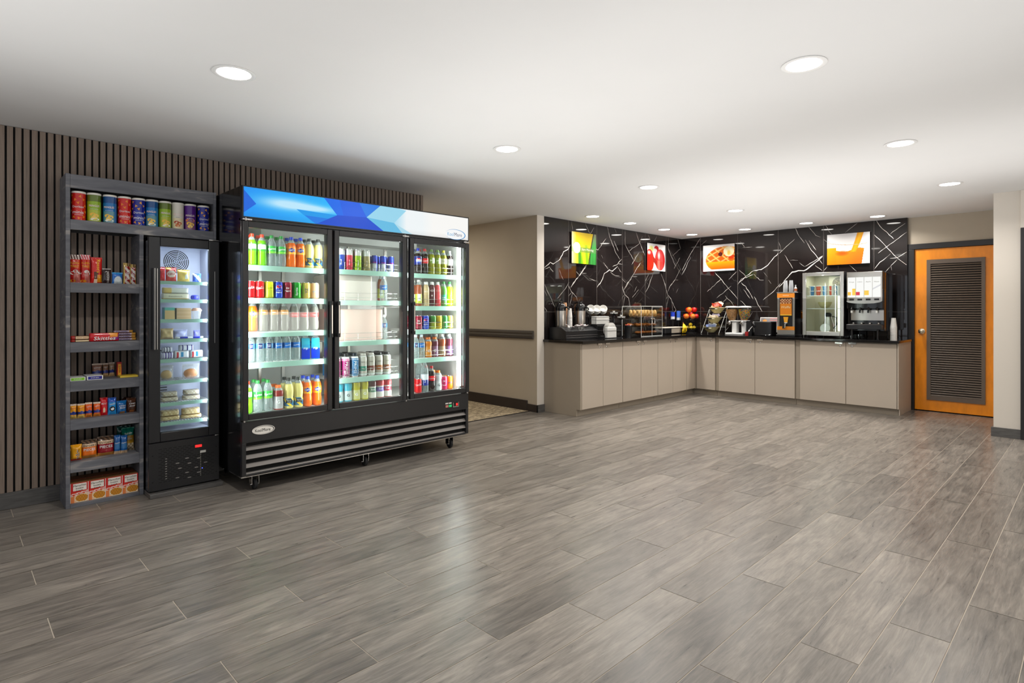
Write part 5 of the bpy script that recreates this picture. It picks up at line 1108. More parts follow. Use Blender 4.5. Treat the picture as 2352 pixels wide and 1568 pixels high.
DOORN = {1: 'left cooler door', 2: 'middle cooler door', 3: 'right cooler door'}
RRAD = {'c': .034, 't': .035, 'r': .028}
LIM = {1: (1.5125, 2.126), 2: (2.134, 2.806), 3: (2.818, 3.426)}
def rof(k):
    return max((Vector(c).x for ch in D[k].children for c in ch.bound_box), default=.03) + .0004
def row(bay, shelf, items, Y=None, depth=1, pitch=.0785, backs=None):
    z = (SH[bay] + [.5285])[shelf]; cnt = {}; tot = {}
    for px, k in items: tot[k] = tot.get(k, 0) + 1
    xs = [onY(px, 700, 4.30)[0] for px, k in items]; rs = [rof(k) for px, k in items]; lo, hi = LIM[bay]
    for _ in range(3):
        for i in range(len(xs)):
            xs[i] = max(xs[i], lo + rs[i], (xs[i - 1] + rs[i - 1] + rs[i]) if i else -9)
        for i in range(len(xs) - 1, -1, -1):
            xs[i] = min(xs[i], hi - rs[i], (xs[i + 1] - rs[i + 1] - rs[i]) if i < len(xs) - 1 else 9)
    for n, (px, k) in enumerate(items):
        cnt[k] = cnt.get(k, 0) + 1; nm = DN[k]; q = '' if tot[k] == 1 else ', %s from left' % ORD[cnt[k] - 1]
        put(k, xs[n], 4.262 + max(rs), z + .0005, '%s%s, front of %s, %s door' % (nm, q, SN[shelf], ('left', 'middle', 'right')[bay - 1]))
        for d in range(1, depth):
            k2 = (backs or {}).get(k, k)
            if rof(k2) > rs[n] + .001: k2 = k
            put(k2, xs[n], 4.262 + max(rs) + pitch * d, z + .0005, '%s, %s row, %s from left, %s, %s door' % (DN[k2], ORD[d], ORD[n], SN[shelf], ('left', 'middle', 'right')[bay - 1]))
row(1, 0, [(578, 'dew'), (600.5, 'dew'), (622.5, 'sprite'), (645, 'sprite'), (669, 'fanta'), (692, 'fanta'), (713, 'lemonade'), (735, 'lemonade')], depth=2)
row(1, 1, [(574, 'c_coke'), (594, 'c_coke'), (617, 'c_yel'), (638.5, 'c_pepsi'), (659.5, 'c_drp'), (680, 'c_green'), (702, 'c_tan'), (722, 'c_peach')], depth=2)
row(1, 2, [(580, 'fanta'), (604, 'rootbeer'), (628, 'rootbeer'), (651, 'rootbeer'), (675, 'coke'), (698, 'coke'), (721, 'coke')])
row(1, 3, [(575, 'npl'), (596, 'npl'), (617, 'npl'), (638, 'aqua'), (658, 'aqua'), (679, 'aqua'), (700, 'fiji'), (723, 'fiji')], depth=2, backs={'fiji': 'aqua'})
row(1, 4, [(568.5, 'dew'), (591, 'sprite'), (615, 'sprite'), (639, 'gsm_red'), (663, 'lemonade'), (685, 'lemonade'), (706, 'fanta'), (728, 'fanta')], depth=2)
row(2, 0, [(782, 't_blue'), (800, 't_red'), (820, 't_green'), (840, 't_gold'), (859, 'rb'), (879, 'rb'), (897, 'rb')], depth=2)
row(2, 3, [(772, 'prime_p'), (793, 'prime_p'), (813.5, 'prime_b'), (832.5, 'prot1'), (851, 'prot2'), (869, 'prot3'), (888, 'prot4')], depth=3, backs={'prime_p': 'prime_b', 'prot4': 'prot3'})
row(2, 4, [(778, 'g_blue'), (798, 'g_blue'), (816, 'g_yel'), (834, 'g_yel'), (851, 'vit1'), (869, 'vit2'), (886, 'vit3')], depth=2)
row(3, 0, [(961, 'pepsi'), (979, 'coke2'), (996, 'greendew'), (1012, 'greendew'), (1028.5, 'greendew2'), (1044, 'diet')], depth=2, backs={'greendew2': 'greendew'})
row(3, 1, [(961, 'tea'), (978, 'ice_b'), (995, 'ice_m'), (1012, 'ice_p'), (1028, 'ginger'), (1043, 'squirt')], depth=2)
row(3, 2, [(960, 'c_drp'), (976, 'c_pepsi'), (992.5, 'c_dkgreen'), (1009, 'c_gold'), (1025.5, 'c_ale'), (1040.5, 'c_tan')], depth=4, pitch=.070)
row(3, 3, [(962, 'npl'), (978, 'aqua'), (995, 'g_org'), (1011, 'g_pur'), (1027, 'dark'), (1042, 'dark2')], depth=3, pitch=.090)
row(3, 4, [(960, 'c_coke'), (975, 'smart'), (991, 'coke2'), (1006, 'g_wht'), (1021.5, 'c_pink'), (1037, 'c_orange')], depth=2, backs={'c_coke': 'tallclear', 'smart': 'tallclear', 'c_pink': 'c_pink'})
# guessed wrapped multipacks in the middle bay, tinted pale in place of door haze
pet('haze_wrap_pale', (244, 236, 230), (226, 216, 206), .66, .15); pet('haze_wrap_pink', (246, 206, 196), (232, 196, 182), .72, .15)
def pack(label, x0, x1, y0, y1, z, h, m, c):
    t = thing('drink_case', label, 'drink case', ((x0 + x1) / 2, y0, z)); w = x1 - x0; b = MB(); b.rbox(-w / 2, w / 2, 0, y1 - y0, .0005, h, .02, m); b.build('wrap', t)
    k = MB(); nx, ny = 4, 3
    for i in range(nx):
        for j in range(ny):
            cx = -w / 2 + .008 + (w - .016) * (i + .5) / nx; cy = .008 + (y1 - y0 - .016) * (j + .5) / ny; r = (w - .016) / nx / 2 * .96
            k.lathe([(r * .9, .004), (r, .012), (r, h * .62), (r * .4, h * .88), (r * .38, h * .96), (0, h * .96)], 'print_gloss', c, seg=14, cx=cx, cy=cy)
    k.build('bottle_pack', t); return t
pack('wrapped drink case tinted pale as haze on the second shelf behind the middle cooler door', 2.19, 2.56, 4.27, 4.60, 1.3465, .205, 'haze_wrap_pale', (206, 200, 188))
pack('wrapped drink case tinted pinkish as haze on the third shelf behind the middle cooler door', 2.19, 2.66, 4.27, 4.60, 1.0195, .255, 'haze_wrap_pink', (226, 150, 126))
put('aqua', 2.70, 4.33, 1.3465, 'clear water bottle with plain blue label right of the pale haze-tinted case'); put('tea', 2.735, 4.43, 1.3465, 'brown tea bottle with green label behind the middle door beside the case')
put('npl', 2.72, 4.36, 1.0195, 'clear water bottle with navy label right of the pinkish haze-tinted case')
# ================================================================ helpers on the counter
CZ = .9005
def lY(px, Y): return onY(px, 700, Y)[0]
def lX(px, X): return onX(px, 700, X)[1]
mat('bread', (238, 196, 128), .7, noise=.2, nscale=30); mat('bread_dark', (190, 118, 52), .6, noise=.25, nscale=30); mat('kraft', (206, 158, 118), .7); mat('packet_white', (232, 228, 222), .6)
mat('banana', (240, 200, 30), .45, noise=.06); mat('lemon', (240, 206, 50), .4); mat('apple', (206, 16, 16), .25, noise=.1, nscale=6, coat=.4); mat('orange_fruit', (242, 120, 16), .45, bump=.2, nscale=80); mat('cream_bowl', (222, 208, 150), .4)
mat('black_wire', (18, 18, 18), .4); mat('white_wire', (226, 226, 222), .35)
# ---- organiser tray with two airpots
TY0, TY1 = 4.612, 4.885
x0 = 5.45; x1 = lY(1373, TY0)
t = thing('condiment_organizer', 'stepped black coffee organizer tray at the left end of the counter', 'organizer', ((x0 + x1) / 2, TY0, CZ))
w = (x1 - x0) / 2
m = MB(); m.T = Matrix.Translation((0, 0, 0))
m.add([(-w, 0, 0), (-w, TY1 - TY0, 0), (-w, TY1 - TY0, .150), (-w, .08, .150), (-w, 0, .105), (w, 0, 0), (w, TY1 - TY0, 0), (w, TY1 - TY0, .150), (w, .08, .150), (w, 0, .105)], [(0, 1, 2, 3, 4)[::-1], (5, 6, 7, 8, 9), (0, 5, 9, 4)[::1], (4, 9, 8, 3), (3, 8, 7, 2), (2, 7, 6, 1), (1, 6, 5, 0)], 'black_satin', None, True)
m.box(-w, w, -.001, .002, .045, .049, 'grille_metal'); m.box(-w, w, -.001, .002, .02, .023, 'grille_metal'); m.build('body', t, bevel=.002)
m = MB()
for xa, xb in ((-w + .02, -.05), (-.04, .10), (.11, w - .02)): m.box(xa, xb, .085, .11, .1495, .1505, 'black_deep')
m.build('inset', t)
def airpot(loc, label):
    t = thing('airpot', label, 'airpot', loc, .3, 'stainless steel airpots'); r = .066
    MB().lathe([(r * .96, 0), (r, .008), (r, .205), (r * .97, .212)], 'steel', seg=32).build('body', t)
    MB().lathe([(r * 1.02, .205), (r * 1.04, .225), (r * 1.0, .255), (r * .8, .285), (r * .5, .298), (r * .3, .302), (0, .303)], 'black_gloss', seg=32).build('lid', t)
    m = MB(); m.lathe([(.028, .30), (.03, .306), (.026, .318), (0, .32)], 'black_gloss', seg=20); m.tube([(0, 0, .31), (0, .05, .312), (0, .085, .305)], .009, 'black_gloss'); m.build('pump_handle', t)
    m = MB(); m.tube([(0, -r * .9, .245), (0, -r - .02, .25), (0, -r - .045, .235), (0, -r - .048, .215)], [.012, .012, .010, .009], 'black_gloss', seg=10); m.build('spout', t)
    m = MB(); m.tube([(r * 1.0, 0, .24), (r * 1.12, 0, .262), (r * .9, 0, .33), (0, 0, .36), (-r * .9, 0, .33), (-r * 1.12, 0, .262), (-r, 0, .24)], .0045, 'black_soft'); m.build('carry_handle', t)
    return t
TZ = CZ + .1512
AY = 4.805
airpot((lY(1288, AY), AY, TZ), 'left steel airpot with black lid on the organizer tray'); airpot((lY(1333, AY), AY, TZ), 'right steel airpot with black lid on the organizer tray beside the white foam cups')
def cupstack(name, label, loc, r0, r1, h, n, step, m1, c1, group=None, inv=True, alt=None):
    # inverted nested cups: rims at the bottom of each
    t = thing(name, label, 'cup stack', loc, 0, group)
    for i in range(n):
        z = i * step; b = MB()
        pr = [(r1 * 1.05, z), (r1 * 1.05, z + .004), (r1, z + .005), (r0, z + h), (0, z + h)] if i == n - 1 else [(r1 * 1.05, z), (r1 * 1.05, z + .004), (r1 * .99, z + .006), (r1 * .985, z + step)]
        b.lathe(pr, m1, (alt or c1) if (alt and i == n - 1) else c1, seg=24, cap=False); b.build('cup', t)
    return t
cy = 4.862
cupstack('paper_cup_stack', 'stack of kraft brown paper cups behind the left airpot', (lY(1297.5, 4.845), 4.848, CZ + .1508), .025, .033, .095, 14, .0165, 'print', (206, 156, 116))
cupstack('foam_cup_stack', 'tall stack of white foam cups between the two airpots', (lY(1309, 4.76), 4.765, CZ + .1508), .024, .034, .11, 8, .018, 'print', (236, 233, 228))
rn = random.Random(5)
for i in range(14):
    px = rn.uniform(1300, 1348); y = 4.632 + rn.uniform(0, .045); x = lY(px, y)
    b = MB(); b.T = Matrix.Rotation(rn.uniform(-.5, .5), 4, 'X') @ Matrix.Rotation(rn.uniform(-.4, .4), 4, 'Y'); b.rbox(-.024, .024, -.014, .014, 0, .006, .004, 'print', [(236, 226, 222), (238, 214, 214), (240, 236, 230)][i % 3])
    o = b.build('sugar_packet'); o.location = (x, y, CZ + .155 + .005 * (i % 5)); o.rotation_euler = (0, 0, rn.uniform(0, 3)); tag(o, 'small pale sugar or creamer packet heaped on the organizer tray', 'packet', 'packets heaped on the organizer tray')
# ---- tilted foam bowls in a black rack
BY = 4.80
t = thing('bowl_rack', 'black tilted wire rack holding stacked white foam bowls', 'rack', (lY(1372, BY), BY, CZ))
m = MB()
m.rbox(-.16, .16, -.04, .085, .0, .012, .01, 'black_soft'); m.rbox(-.15, .05, -.035, .07, .012, .16, .02, 'black_soft'); m.build('base', t)
m = MB()
for dx in (-.10, .0, .10): m.tube([(dx - .06, .03, .16), (dx - .02, .0, .26), (dx + .03, -.03, .29)], .003, 'black_wire'); m.tube([(dx + .05, .03, .14), (dx + .06, 0, .2), (dx + .075, -.02, .25)], .003, 'black_wire')
m.build('wire_frame', t)
for i, (px, pz, lb) in enumerate(((1357.5, 707.5, 'left stack of white foam bowls tilted in the black rack'), (1371.5, 708, 'middle stack of white foam bowls tilted in the black rack'), (1386, 708, 'right stack of white foam bowls tilted in the black rack'))):
    p = onY(px, pz, BY)
    t = thing('foam_bowl_stack', lb, 'bowl stack', p, 0, 'tilted stacks of foam bowls'); t.rotation_euler = (math.radians(58), 0, math.radians(-42)); t.scale = (.9, .9, .9)
    for k in range(4):
        z = -.022 * k; b = MB(); b.lathe([(.032, z - .05), (.036, z - .048), (.054, z - .008), (.058, z - .004), (.061, z), (.058, z + .002), (.052, z - .006), (.034, z - .044), (0, z - .045)], 'foam_white', seg=28, cap=False); b.lathe([(0, z - .05), (.032, z - .05)], 'foam_white', seg=28, cap=False); b.build('bowl', t)
# ---- wire caddies: napkins and plates
def caddy(name, label, loc, w, d, h, fill):
    t = thing(name, label, 'caddy', loc, 0); m = MB(); r = .0022
    for x in (-w / 2, w / 2):
        for y in (0, d): m.tube([(x, y, 0), (x, y, h)], r, 'black_wire', seg=6)
    for z in (.006, h * .62, h): m.tube([(-w / 2, 0, z), (w / 2, 0, z), (w / 2, d, z), (-w / 2, d, z)], r, 'black_wire', seg=6, closed=True)
    for x in (-w * .18, w * .18): m.tube([(x, 0, .006), (x, d, .006)], r, 'black_wire', seg=6)
    m.build('wire_frame', t); return t
NY = 4.64; xa, xb = lY(1367, NY), lY(1405, NY)
t = thing('riser_shelf', 'low black riser under the napkin caddy', 'riser', ((xa + xb) / 2, NY - .01, CZ)); MB().box(-.15, .17, 0, .115, .158, .17, 'black_satin').build('top', t)
for sx in (-.148, .155): MB().box(sx, sx + .012, 0, .115, 0, .158, 'black_satin').build('leg', t)
caddy('napkin_caddy', 'black wire caddy holding folded white napkins behind the plate caddy', ((xa + xb) / 2, NY, CZ + .1705), (xb - xa) * .92, .10, .10, None)
m = MB()
for k in range(12): m.rbox(-(xb - xa) * .40, (xb - xa) * .40 - .006 * (k % 3), .008, .092, .0095 + k * .0085, .0172 + k * .0085, .004, 'foam_white')
o = m.build('napkin_stack'); o.location = ((xa + xb) / 2, NY, CZ + .1705); tag(o, 'stack of folded white napkins in the black wire caddy', 'napkins')
PY = 4.44; xa, xb = lY(1386, PY), lY(1429, PY); pw = xb - xa
caddy('plate_caddy', 'black wire caddy on the counter holding foam plates on edge', ((xa + xb) / 2, PY, CZ), pw * .88, .13, .16, None)
for k in range(6):
    b = MB(); b.T = Matrix.Translation((0, .062 + k * .0125, .105)) @ Matrix.Rotation(PI / 2, 4, 'X'); b.lathe([(0, 0), (.055, 0), (.075, .005), (.0945, .009), (.0955, .011), (.074, .008), (.054, .0035), (0, .0035)], 'foam_white', seg=36, cap=False)
    o = b.build('foam_plate'); o.location = ((xa + xb) / 2 + .045, PY, CZ); tag(o, 'white foam plate standing on edge in the black wire caddy', 'plate', 'foam plates on edge in the caddy')
m = MB()
for k in range(10): m.rbox(-pw * .26, pw * .22, .008, .048, .0095 + k * .0128, .0215 + k * .0128, .004, 'foam_white')
o = m.build('napkin_stack'); o.location = ((xa + xb) / 2, PY, CZ); tag(o, 'stack of cream napkins in front of the foam plates in the wire caddy', 'napkins')
# ---- creamer pedestals and jam bin
for i, (px, Y, zt, lb) in enumerate(((1410, 4.78, 1.21, 'rear black pedestal dish with pale creamer cups behind the napkins'), (1427, 4.62, 1.155, 'front black pedestal dish heaped with pale creamer cups'))):
    X = lY(px, Y); h = zt - CZ
    t = thing('pedestal_dish', lb, 'dish', (X, Y, CZ)); MB().lathe([(.05, 0), (.05, .006), (.012, .014), (.011, h - .02), (.03, h - .008), (.058, h - .004), (.06, h + .004), (.056, h)], 'black_gloss', seg=24).build('stand', t)
    for k in range(7):
        b = MB(); b.lathe([(.011, 0), (.0165, .018), (.018, .019), (.018, .021), (0, .021)], 'foam_white', seg=14)
        o = b.build('creamer_cup'); a = k * PI / 3; o.location = (X + (.0375 * math.cos(a) if k < 6 else 0), Y + (.0375 * math.sin(a) if k < 6 else 0), CZ + h + .0015 + (.0 if k < 6 else .022)); o.rotation_euler = (.0, .0, a); tag(o, 'tiny white creamer cup on the %s black pedestal dish' % ('rear', 'front')[i], 'creamer', 'creamer cups on the %s pedestal' % ('rear', 'front')[i])
X = lY(1443, 4.50); t = thing('jam_bin', 'black round bin full of jam portions beside the pastry case', 'bin', (X, 4.50, CZ)); MB().lathe([(.045, 0), (.052, .15), (.055, .155), (.052, .157), (.048, .14), (0, .14)], 'black_satin', seg=28).build('bucket', t)
rn = random.Random(9)
for k in range(7):
    b = MB(); b.rbox(-.011, .011, -.010, .010, 0, .012, .003, 'print', [(214, 70, 40), (236, 214, 200), (206, 120, 50), (226, 60, 60)][k % 4]); o = b.build('jam_portion'); a = k * PI / 3; rr = .032 if k < 6 else 0
    o.location = (X + rr * math.cos(a), 4.50 + rr * math.sin(a), CZ + .159 + (.0 if k < 6 else .013)); o.rotation_euler = (0, 0, a); tag(o, 'small red and cream jam portion heaped in the black bin', 'jam portion', 'jam portions in the black bin')
# ---- acrylic pastry case
CYF, CYB = 4.42, 4.73; xa, xb = lY(1473, CYF), lY(1521, CYF); zt = 1.318; W = xb - xa; xc = (xa + xb) / 2
t = thing('pastry_case', 'clear acrylic three-tray pastry case on the left counter', 'display case', (xc, CYF, CZ))
D_ = CYB - CYF; h = zt - CZ
for nm, a in (('front_panel', (-W / 2, W / 2, 0, .003, .0, h)), ('back_panel', (-W / 2, W / 2, D_ - .003, D_, 0, h)), ('side_panel', (-W / 2, -W / 2 + .003, .003, D_ - .003, 0, h)), ('side_panel', (W / 2 - .003, W / 2, .003, D_ - .003, 0, h)), ('top_panel', (-W / 2, W / 2, 0, D_, h, h + .003))): MB().box(*a, 'acrylic').build(nm, t)
m = MB(); r = .0035
for a, b_ in (((-W / 2, 0, h), (W / 2, 0, h)), ((-W / 2, 0, 0.004), (W / 2, 0, .004)), ((-W / 2, 0, 0), (-W / 2, 0, h)), ((W / 2, 0, 0), (W / 2, 0, h)), ((-.0, 0, 0), (0, 0, h)), ((W / 2, D_, 0), (W / 2, D_, h)), ((-W / 2, D_, 0), (-W / 2, D_, h)), ((-W / 2, D_, h), (W / 2, D_, h)), ((-W / 2, 0, h), (-W / 2, D_, h)), ((W / 2, 0, h), (W / 2, D_, h))): m.tube([a, b_], r, 'white_plastic', seg=6)
m.build('edge_frame', t)
for hx in (-W * .06, W * .06):
    m = MB(); m.tube([(hx - .0, -.003, .17), (hx, -.022, .175), (hx, -.026, .20), (hx, -.022, .245), (hx, -.003, .25)], .004, 'white_plastic', seg=8); m.build('handle', t)
TR = [(.262, 'bagels'), (.135, 'croissants'), (.035, 'buns')]
for z, nm in TR:
    m = MB(); m.box(-W / 2 + .01, W / 2 - .01, .03, D_ - .02, z - .006, z, 'clear_plastic' if z > .1 else 'black_satin'); m.tube([(-W / 2 + .012, .03, z + .006), (W / 2 - .012, .03, z + .006)], .003, 'chrome', seg=6); m.build('tray', t)
def pastry(nm, label, cat, grp, loc, rot, kind):
    b = MB()
    if kind == 'bagel':
        n, k_ = 18, 8; vs = []; fs = []
        for i in range(n):
            a = 2 * PI * i / n
            for j in range(k_): q = 2 * PI * j / k_; vs.append(((.034 + .019 * math.cos(q)) * math.cos(a), (.034 + .019 * math.cos(q)) * math.sin(a), .019 * math.sin(q)))
        for i in range(n):
            for j in range(k_): fs.append((i * k_ + j, ((i + 1) % n) * k_ + j, ((i + 1) % n) * k_ + (j + 1) % k_, i * k_ + (j + 1) % k_))
        b.add(vs, fs, 'bread')
    elif kind == 'croissant':
        pts = [(-.05 + .1 * i / 10, .022 * math.cos(PI * (i / 10 - .5)) , .0) for i in range(11)]; b.tube(pts, [.006, .012, .016, .02, .019, .023, .019, .02, .016, .012, .006], 'bread_dark', seg=12)
    else: b.ball((0, 0, 0), .034, 'bread_dark', sc=(1, 1, .55))
    o = b.build(nm); o.location = loc; o.rotation_euler = rot; tag(o, label, cat, grp)
for i in range(12):
    pastry('bagel', 'pale golden bagel standing on the top tray of the pastry case', 'bagel', 'bagels on the top tray', (xc - W * .38 + (i % 6) * W * .155, CYF + .085 + .13 * (i // 6), CZ + .262 + .0545), (math.radians(90), 0, math.radians(50 + 8 * math.sin(i * 2))), 'bagel')
for i in range(8):
    pastry('croissant', 'glazed golden brown croissant on the middle tray', 'croissant', 'croissants on the middle tray', (xc - W * .38 + (i % 4) * W * .24, CYF + .085 + .12 * (i // 4), CZ + .135 + .0245), (0, 0, 1.25), 'croissant')
for i in range(7):
    pastry('bun', 'small round brown bun on the lowest tray of the case', 'bun', 'buns on the lowest tray', (xc - W * .40 + i * .0715, CYF + .10, CZ + .035 + .0195), (0, 0, 0), 'bun')
# ---- silver flat dispenser, blue cartons on a stand, fruit
Y = 4.60; xa, xb = lY(1528, Y), lY(1580, Y)
t = thing('warming_tray', 'low black and steel warming tray between the pastry case and fruit', 'tray', ((xa + xb) / 2, Y, CZ)); w = (xb - xa) / 2
MB().rbox(-w, w, 0, .22, .012, .088, .012, 'black_satin').build('body', t, bevel=.002); MB().box(-w + .18, w * .35, -.002, .0, .014, .082, 'print', (170, 160, 146)).box(w * .4, w - .01, -.002, 0, .03, .08, 'black_gloss').build('front_plate', t); MB().rbox(-w - .004, w + .004, -.004, .224, .088, .100, .012, 'print', (206, 198, 184)).build('lid', t)
for sx in (-w + .03, w - .03): MB().box(sx - .012, sx + .012, .02, .2, 0, .012, 'rubber').build('foot', t)
for px, hh, lb in ((1545.5, .115, 'left blue carton hung on the dark stand behind the warming tray'), (1558.5, .15, 'right light blue carton with white base on the dark stand')):
    Yb = 4.845; X = lY(px, Yb); z = onY(px, 735 if px > 1550 else 733, Yb)[2]
    b = MB(); b.rbox(-.032, .032, -.02, .02, 0, hh, .006, 'print', (34, 70, 200) if px < 1550 else (70, 120, 226)); b.rbox(-.0322, .0322, -.0202, .0202, 0, .045, .006, 'print', (226, 230, 236)); o = b.build('blue_carton'); o.location = (X, Yb, z); tag(o, lb, 'carton')
    st = MB(); st.lathe([(.04, 0), (.04, .006), (.006, .012), (.006, z - CZ - .004), (.038, z - CZ - .003), (.038, z - CZ - .0005)], 'black_satin', seg=20); o = st.build('carton_stand'); o.location = (X, Yb, CZ); tag(o, ('left' if px < 1550 else 'right') + ' thin black stand carrying a blue carton behind the warming tray', 'stand')
# fruit basket stand: upper bowl + lower bowl
FY = 4.66; X = lY(1586, FY)
t = thing('fruit_stand', 'black two-tier wire fruit stand in the counter corner', 'fruit stand', (X, FY, CZ))
m = MB()
for cz, r in ((.185, .145), (.025, .115)):
    for q in range(4):
        rr = r * (.45 + .55 * (q / 3) ** .7); z = cz + .075 * (q / 3); m.tube([(rr * math.cos(2 * PI * k / 28), rr * math.sin(2 * PI * k / 28) * (1 if cz > .1 else 1), z) for k in range(28)], .0022, 'black_wire', seg=5, closed=True)
    for k in range(14):
        a = 2 * PI * k / 14; m.tube([(r * (.45 + .55 * (q / 3) ** .7) * math.cos(a), r * (.45 + .55 * (q / 3) ** .7) * math.sin(a), cz + .075 * (q / 3)) for q in range(4)], .0015, 'black_wire', seg=5)
m.build('wire_basket', t)
m = MB(); m.tube([(0, .09, 0.004), (0, .15, .04), (0, .152, .1), (0, .15, .26)], .0045, 'black_wire'); m.tube([(.09 * math.cos(2 * PI * k / 24), .09 * math.sin(2 * PI * k / 24), .004) for k in range(24)], .004, 'black_wire', closed=True); m.build('stand', t)
rn = random.Random(3)
UP = [(.085 * math.cos(q * 2 * PI / 5 + .3), .085 * math.sin(q * 2 * PI / 5 + .3), .263) for q in range(5)] + [(0, 0, .293)] + [(.058 * math.cos(q * 2 * PI / 3 + 1.2), .058 * math.sin(q * 2 * PI / 3 + 1.2), .368) for q in range(3)]
for i, p in enumerate(UP):
    orange = p[0] < -.02 and i < 9; b = MB()
    if orange: b.ball((0, 0, 0), .0435, 'orange_fruit', seg=20, rings=12)
    else:
        b.lathe([(0, -.033), (.014, -.039), (.032, -.031), (.0435, -.005), (.0425, .014), (.030, .036), (.012, .038), (0, .031)], 'apple', seg=20, cap=False); b.tube([(0, 0, .024), (.003, 0, .042)], .0015, 'bread_dark', seg=5)
    o = b.build('orange' if orange else 'apple'); o.location = (X + p[0], FY + p[1], CZ + p[2]); o.rotation_euler = (0, 0, i); tag(o, 'orange on the left side of the upper wire fruit bowl' if orange else 'shiny red apple in the upper wire fruit bowl', 'fruit', 'oranges in the upper bowl' if orange else 'apples in the upper bowl')
for i, p in enumerate([(-.040, -.035, .082), (.040, -.040, .082), (-.040, .038, .082), (.040, .036, .082), (.0, -.0, .132)]):
    b = MB(); b.T = Matrix.Rotation(PI / 2, 4, 'Y'); b.lathe([(0, -.042), (.008, -.038), (.022, -.024), (.029, 0), (.022, .024), (.008, .034), (0, .037)], 'lemon', seg=16, cap=False); o = b.build('lemon'); o.location = (X + p[0], FY + p[1], CZ + p[2]); o.rotation_euler = (0, 0, rn.uniform(-.3, .3)); tag(o, 'yellow lemon in the lower wire fruit bowl', 'fruit', 'lemons in the lower bowl')
bx, by = lY(1569.5, 4.56), 4.56
bn = thing('banana_bunch', 'bunch of yellow bananas hanging left of the lower fruit bowl', 'bananas', (bx, by, CZ + .155))
for k in range(5):
    a = -.9 + k * .45; m = MB(); m.tube([(0, 0, .0), (.018 * math.sin(a), -.01, -.02), (.05 * math.sin(a), -.025, -.065), (.06 * math.sin(a), -.02, -.11), (.056 * math.sin(a), -.008, -.142)], [.005, .010, .0155, .0145, .005], 'banana', seg=8); m.build('banana', bn)
m = MB(); m.tube([(0, 0, -.004), (0, .003, .02)], .006, 'bread_dark', seg=6); m.build('stem', bn)
# ================================================================ right run (local frames turned to face the room)
RR = -PI / 2
def rt(name, label, cat, X, Y, z=CZ, group=None): return thing(name, label, cat, (X, Y, z), RR, group)
# three-tier bowl rack
XA = 8.45; ya, yb = lX(1612, XA), lX(1664, XA); yc = (ya + yb) / 2
t = rt('bowl_rack', 'white wire three-tier rack of cream bowls right of the fruit', 'rack', XA, yc, CZ + .004)
m = MB(); 
for s in (-1, 1):
    m.tube([(s * .142 - .03, -.04, 0), (s * .142 + .035, .12, .405)], .0035, 'white_wire', seg=6); m.tube([(s * .142 - .03, .17, 0), (s * .142 + .035, .12, .405)], .003, 'white_wire', seg=6)
for z, dx in ((.40, .035), (.25, .01), (.10, -.014)): m.tube([(-.142 + dx, .14, z), (.142 + dx, .14, z)], .003, 'white_wire', seg=6)
m.build('wire_frame', t)
TN = ['lowest', 'middle', 'top']
for k, (z, dx, cols) in enumerate(((.02, -.02, [(206, 214, 230), (120, 140, 200), (226, 228, 224)]), (.165, .005, [(220, 212, 216), (236, 226, 216), (180, 170, 200)]), (.315, .03, [(226, 190, 150), (216, 80, 60), (232, 214, 180)]))):
    yy = .1 - (.405 - z - .085) * .33 - .02
    p = Matrix.Rotation(RR, 4, 'Z') @ Vector((dx, yy, 0))
    loc = (XA + p.x, yc + p.y, CZ + z)
    b = thing('serving_bowl', 'cream serving bowl on the %s tier of the white wire rack' % TN[k], 'bowl', loc, RR); MB().lathe([(.045, 0), (.06, .012), (.095, .055), (.112, .082), (.117, .086), (.110, .084), (.088, .052), (.05, .016), (0, .014)], 'cream_bowl', seg=32, cap=False).build('bowl', b)
    m = MB(); m.box(-.07, .05, -.1185, -.117, .060, .078, 'print', (40, 40, 40)); m.box(.02, .06, -.1188, -.117, .062, .077, 'print', (240, 236, 200)); m.build('tag_strip', b)
    for j in range(9):
        q = MB(); q.rbox(-.030, .030, -.003, .003, -.020, .022, .002, 'print', cols[j % 3]); a = j * 2.4; rr = .055 if j else 0
        o = q.build('snack_packet'); big = 1.25 if k == 2 else 1; o.scale = (big, 1, big); o.location = (loc[0] + rr * .7 * math.cos(a), loc[1] + rr * math.sin(a), loc[2] + .088 + (.016 * (j % 3)) * big + (.02 if k == 2 else 0)); o.rotation_euler = (rn.uniform(-.6, .6), rn.uniform(-.5, .5), RR + rn.uniform(-.5, .5)); tag(o, 'small packet heaped in the cream bowl on the %s tier' % TN[k], 'packet', 'packets in the %s bowl' % TN[k])
# cereal dispenser
mat('cereal_tan', (196, 146, 92), .8, noise=.45, nscale=70)
m_, nt, N, L, b = newmat('cereal_mix'); tc = N.new('ShaderNodeTexCoord'); vo = N.new('ShaderNodeTexVoronoi'); vo.inputs['Scale'].default_value = 85; L.new(tc.outputs['Object'], vo.inputs[0]); hs = N.new('ShaderNodeHueSaturation'); sp2 = N.new('ShaderNodeSeparateColor'); L.new(vo.outputs['Color'], sp2.inputs[0]); cr = N.new('ShaderNodeValToRGB'); cr.color_ramp.interpolation = 'CONSTANT'
e = cr.color_ramp.elements; e[0].color = lin((222, 168, 40)); e[1].position = .85; e[1].color = lin((120, 70, 140))
for pz_, c in ((.25, (90, 150, 60)), (.45, (226, 110, 30)), (.62, (206, 180, 80)), (.75, (40, 130, 130))): k = e.new(pz_); k.color = lin(c)
L.new(sp2.outputs[0], cr.inputs[0]); L.new(cr.outputs[0], b.inputs['Base Color'])
XB = 8.36; yc = (lX(1664, XB) + lX(1721, XB)) / 2
t = rt('cereal_dispenser', 'white twin cereal dispenser with clear hoppers on the right counter', 'cereal dispenser', XB, yc)
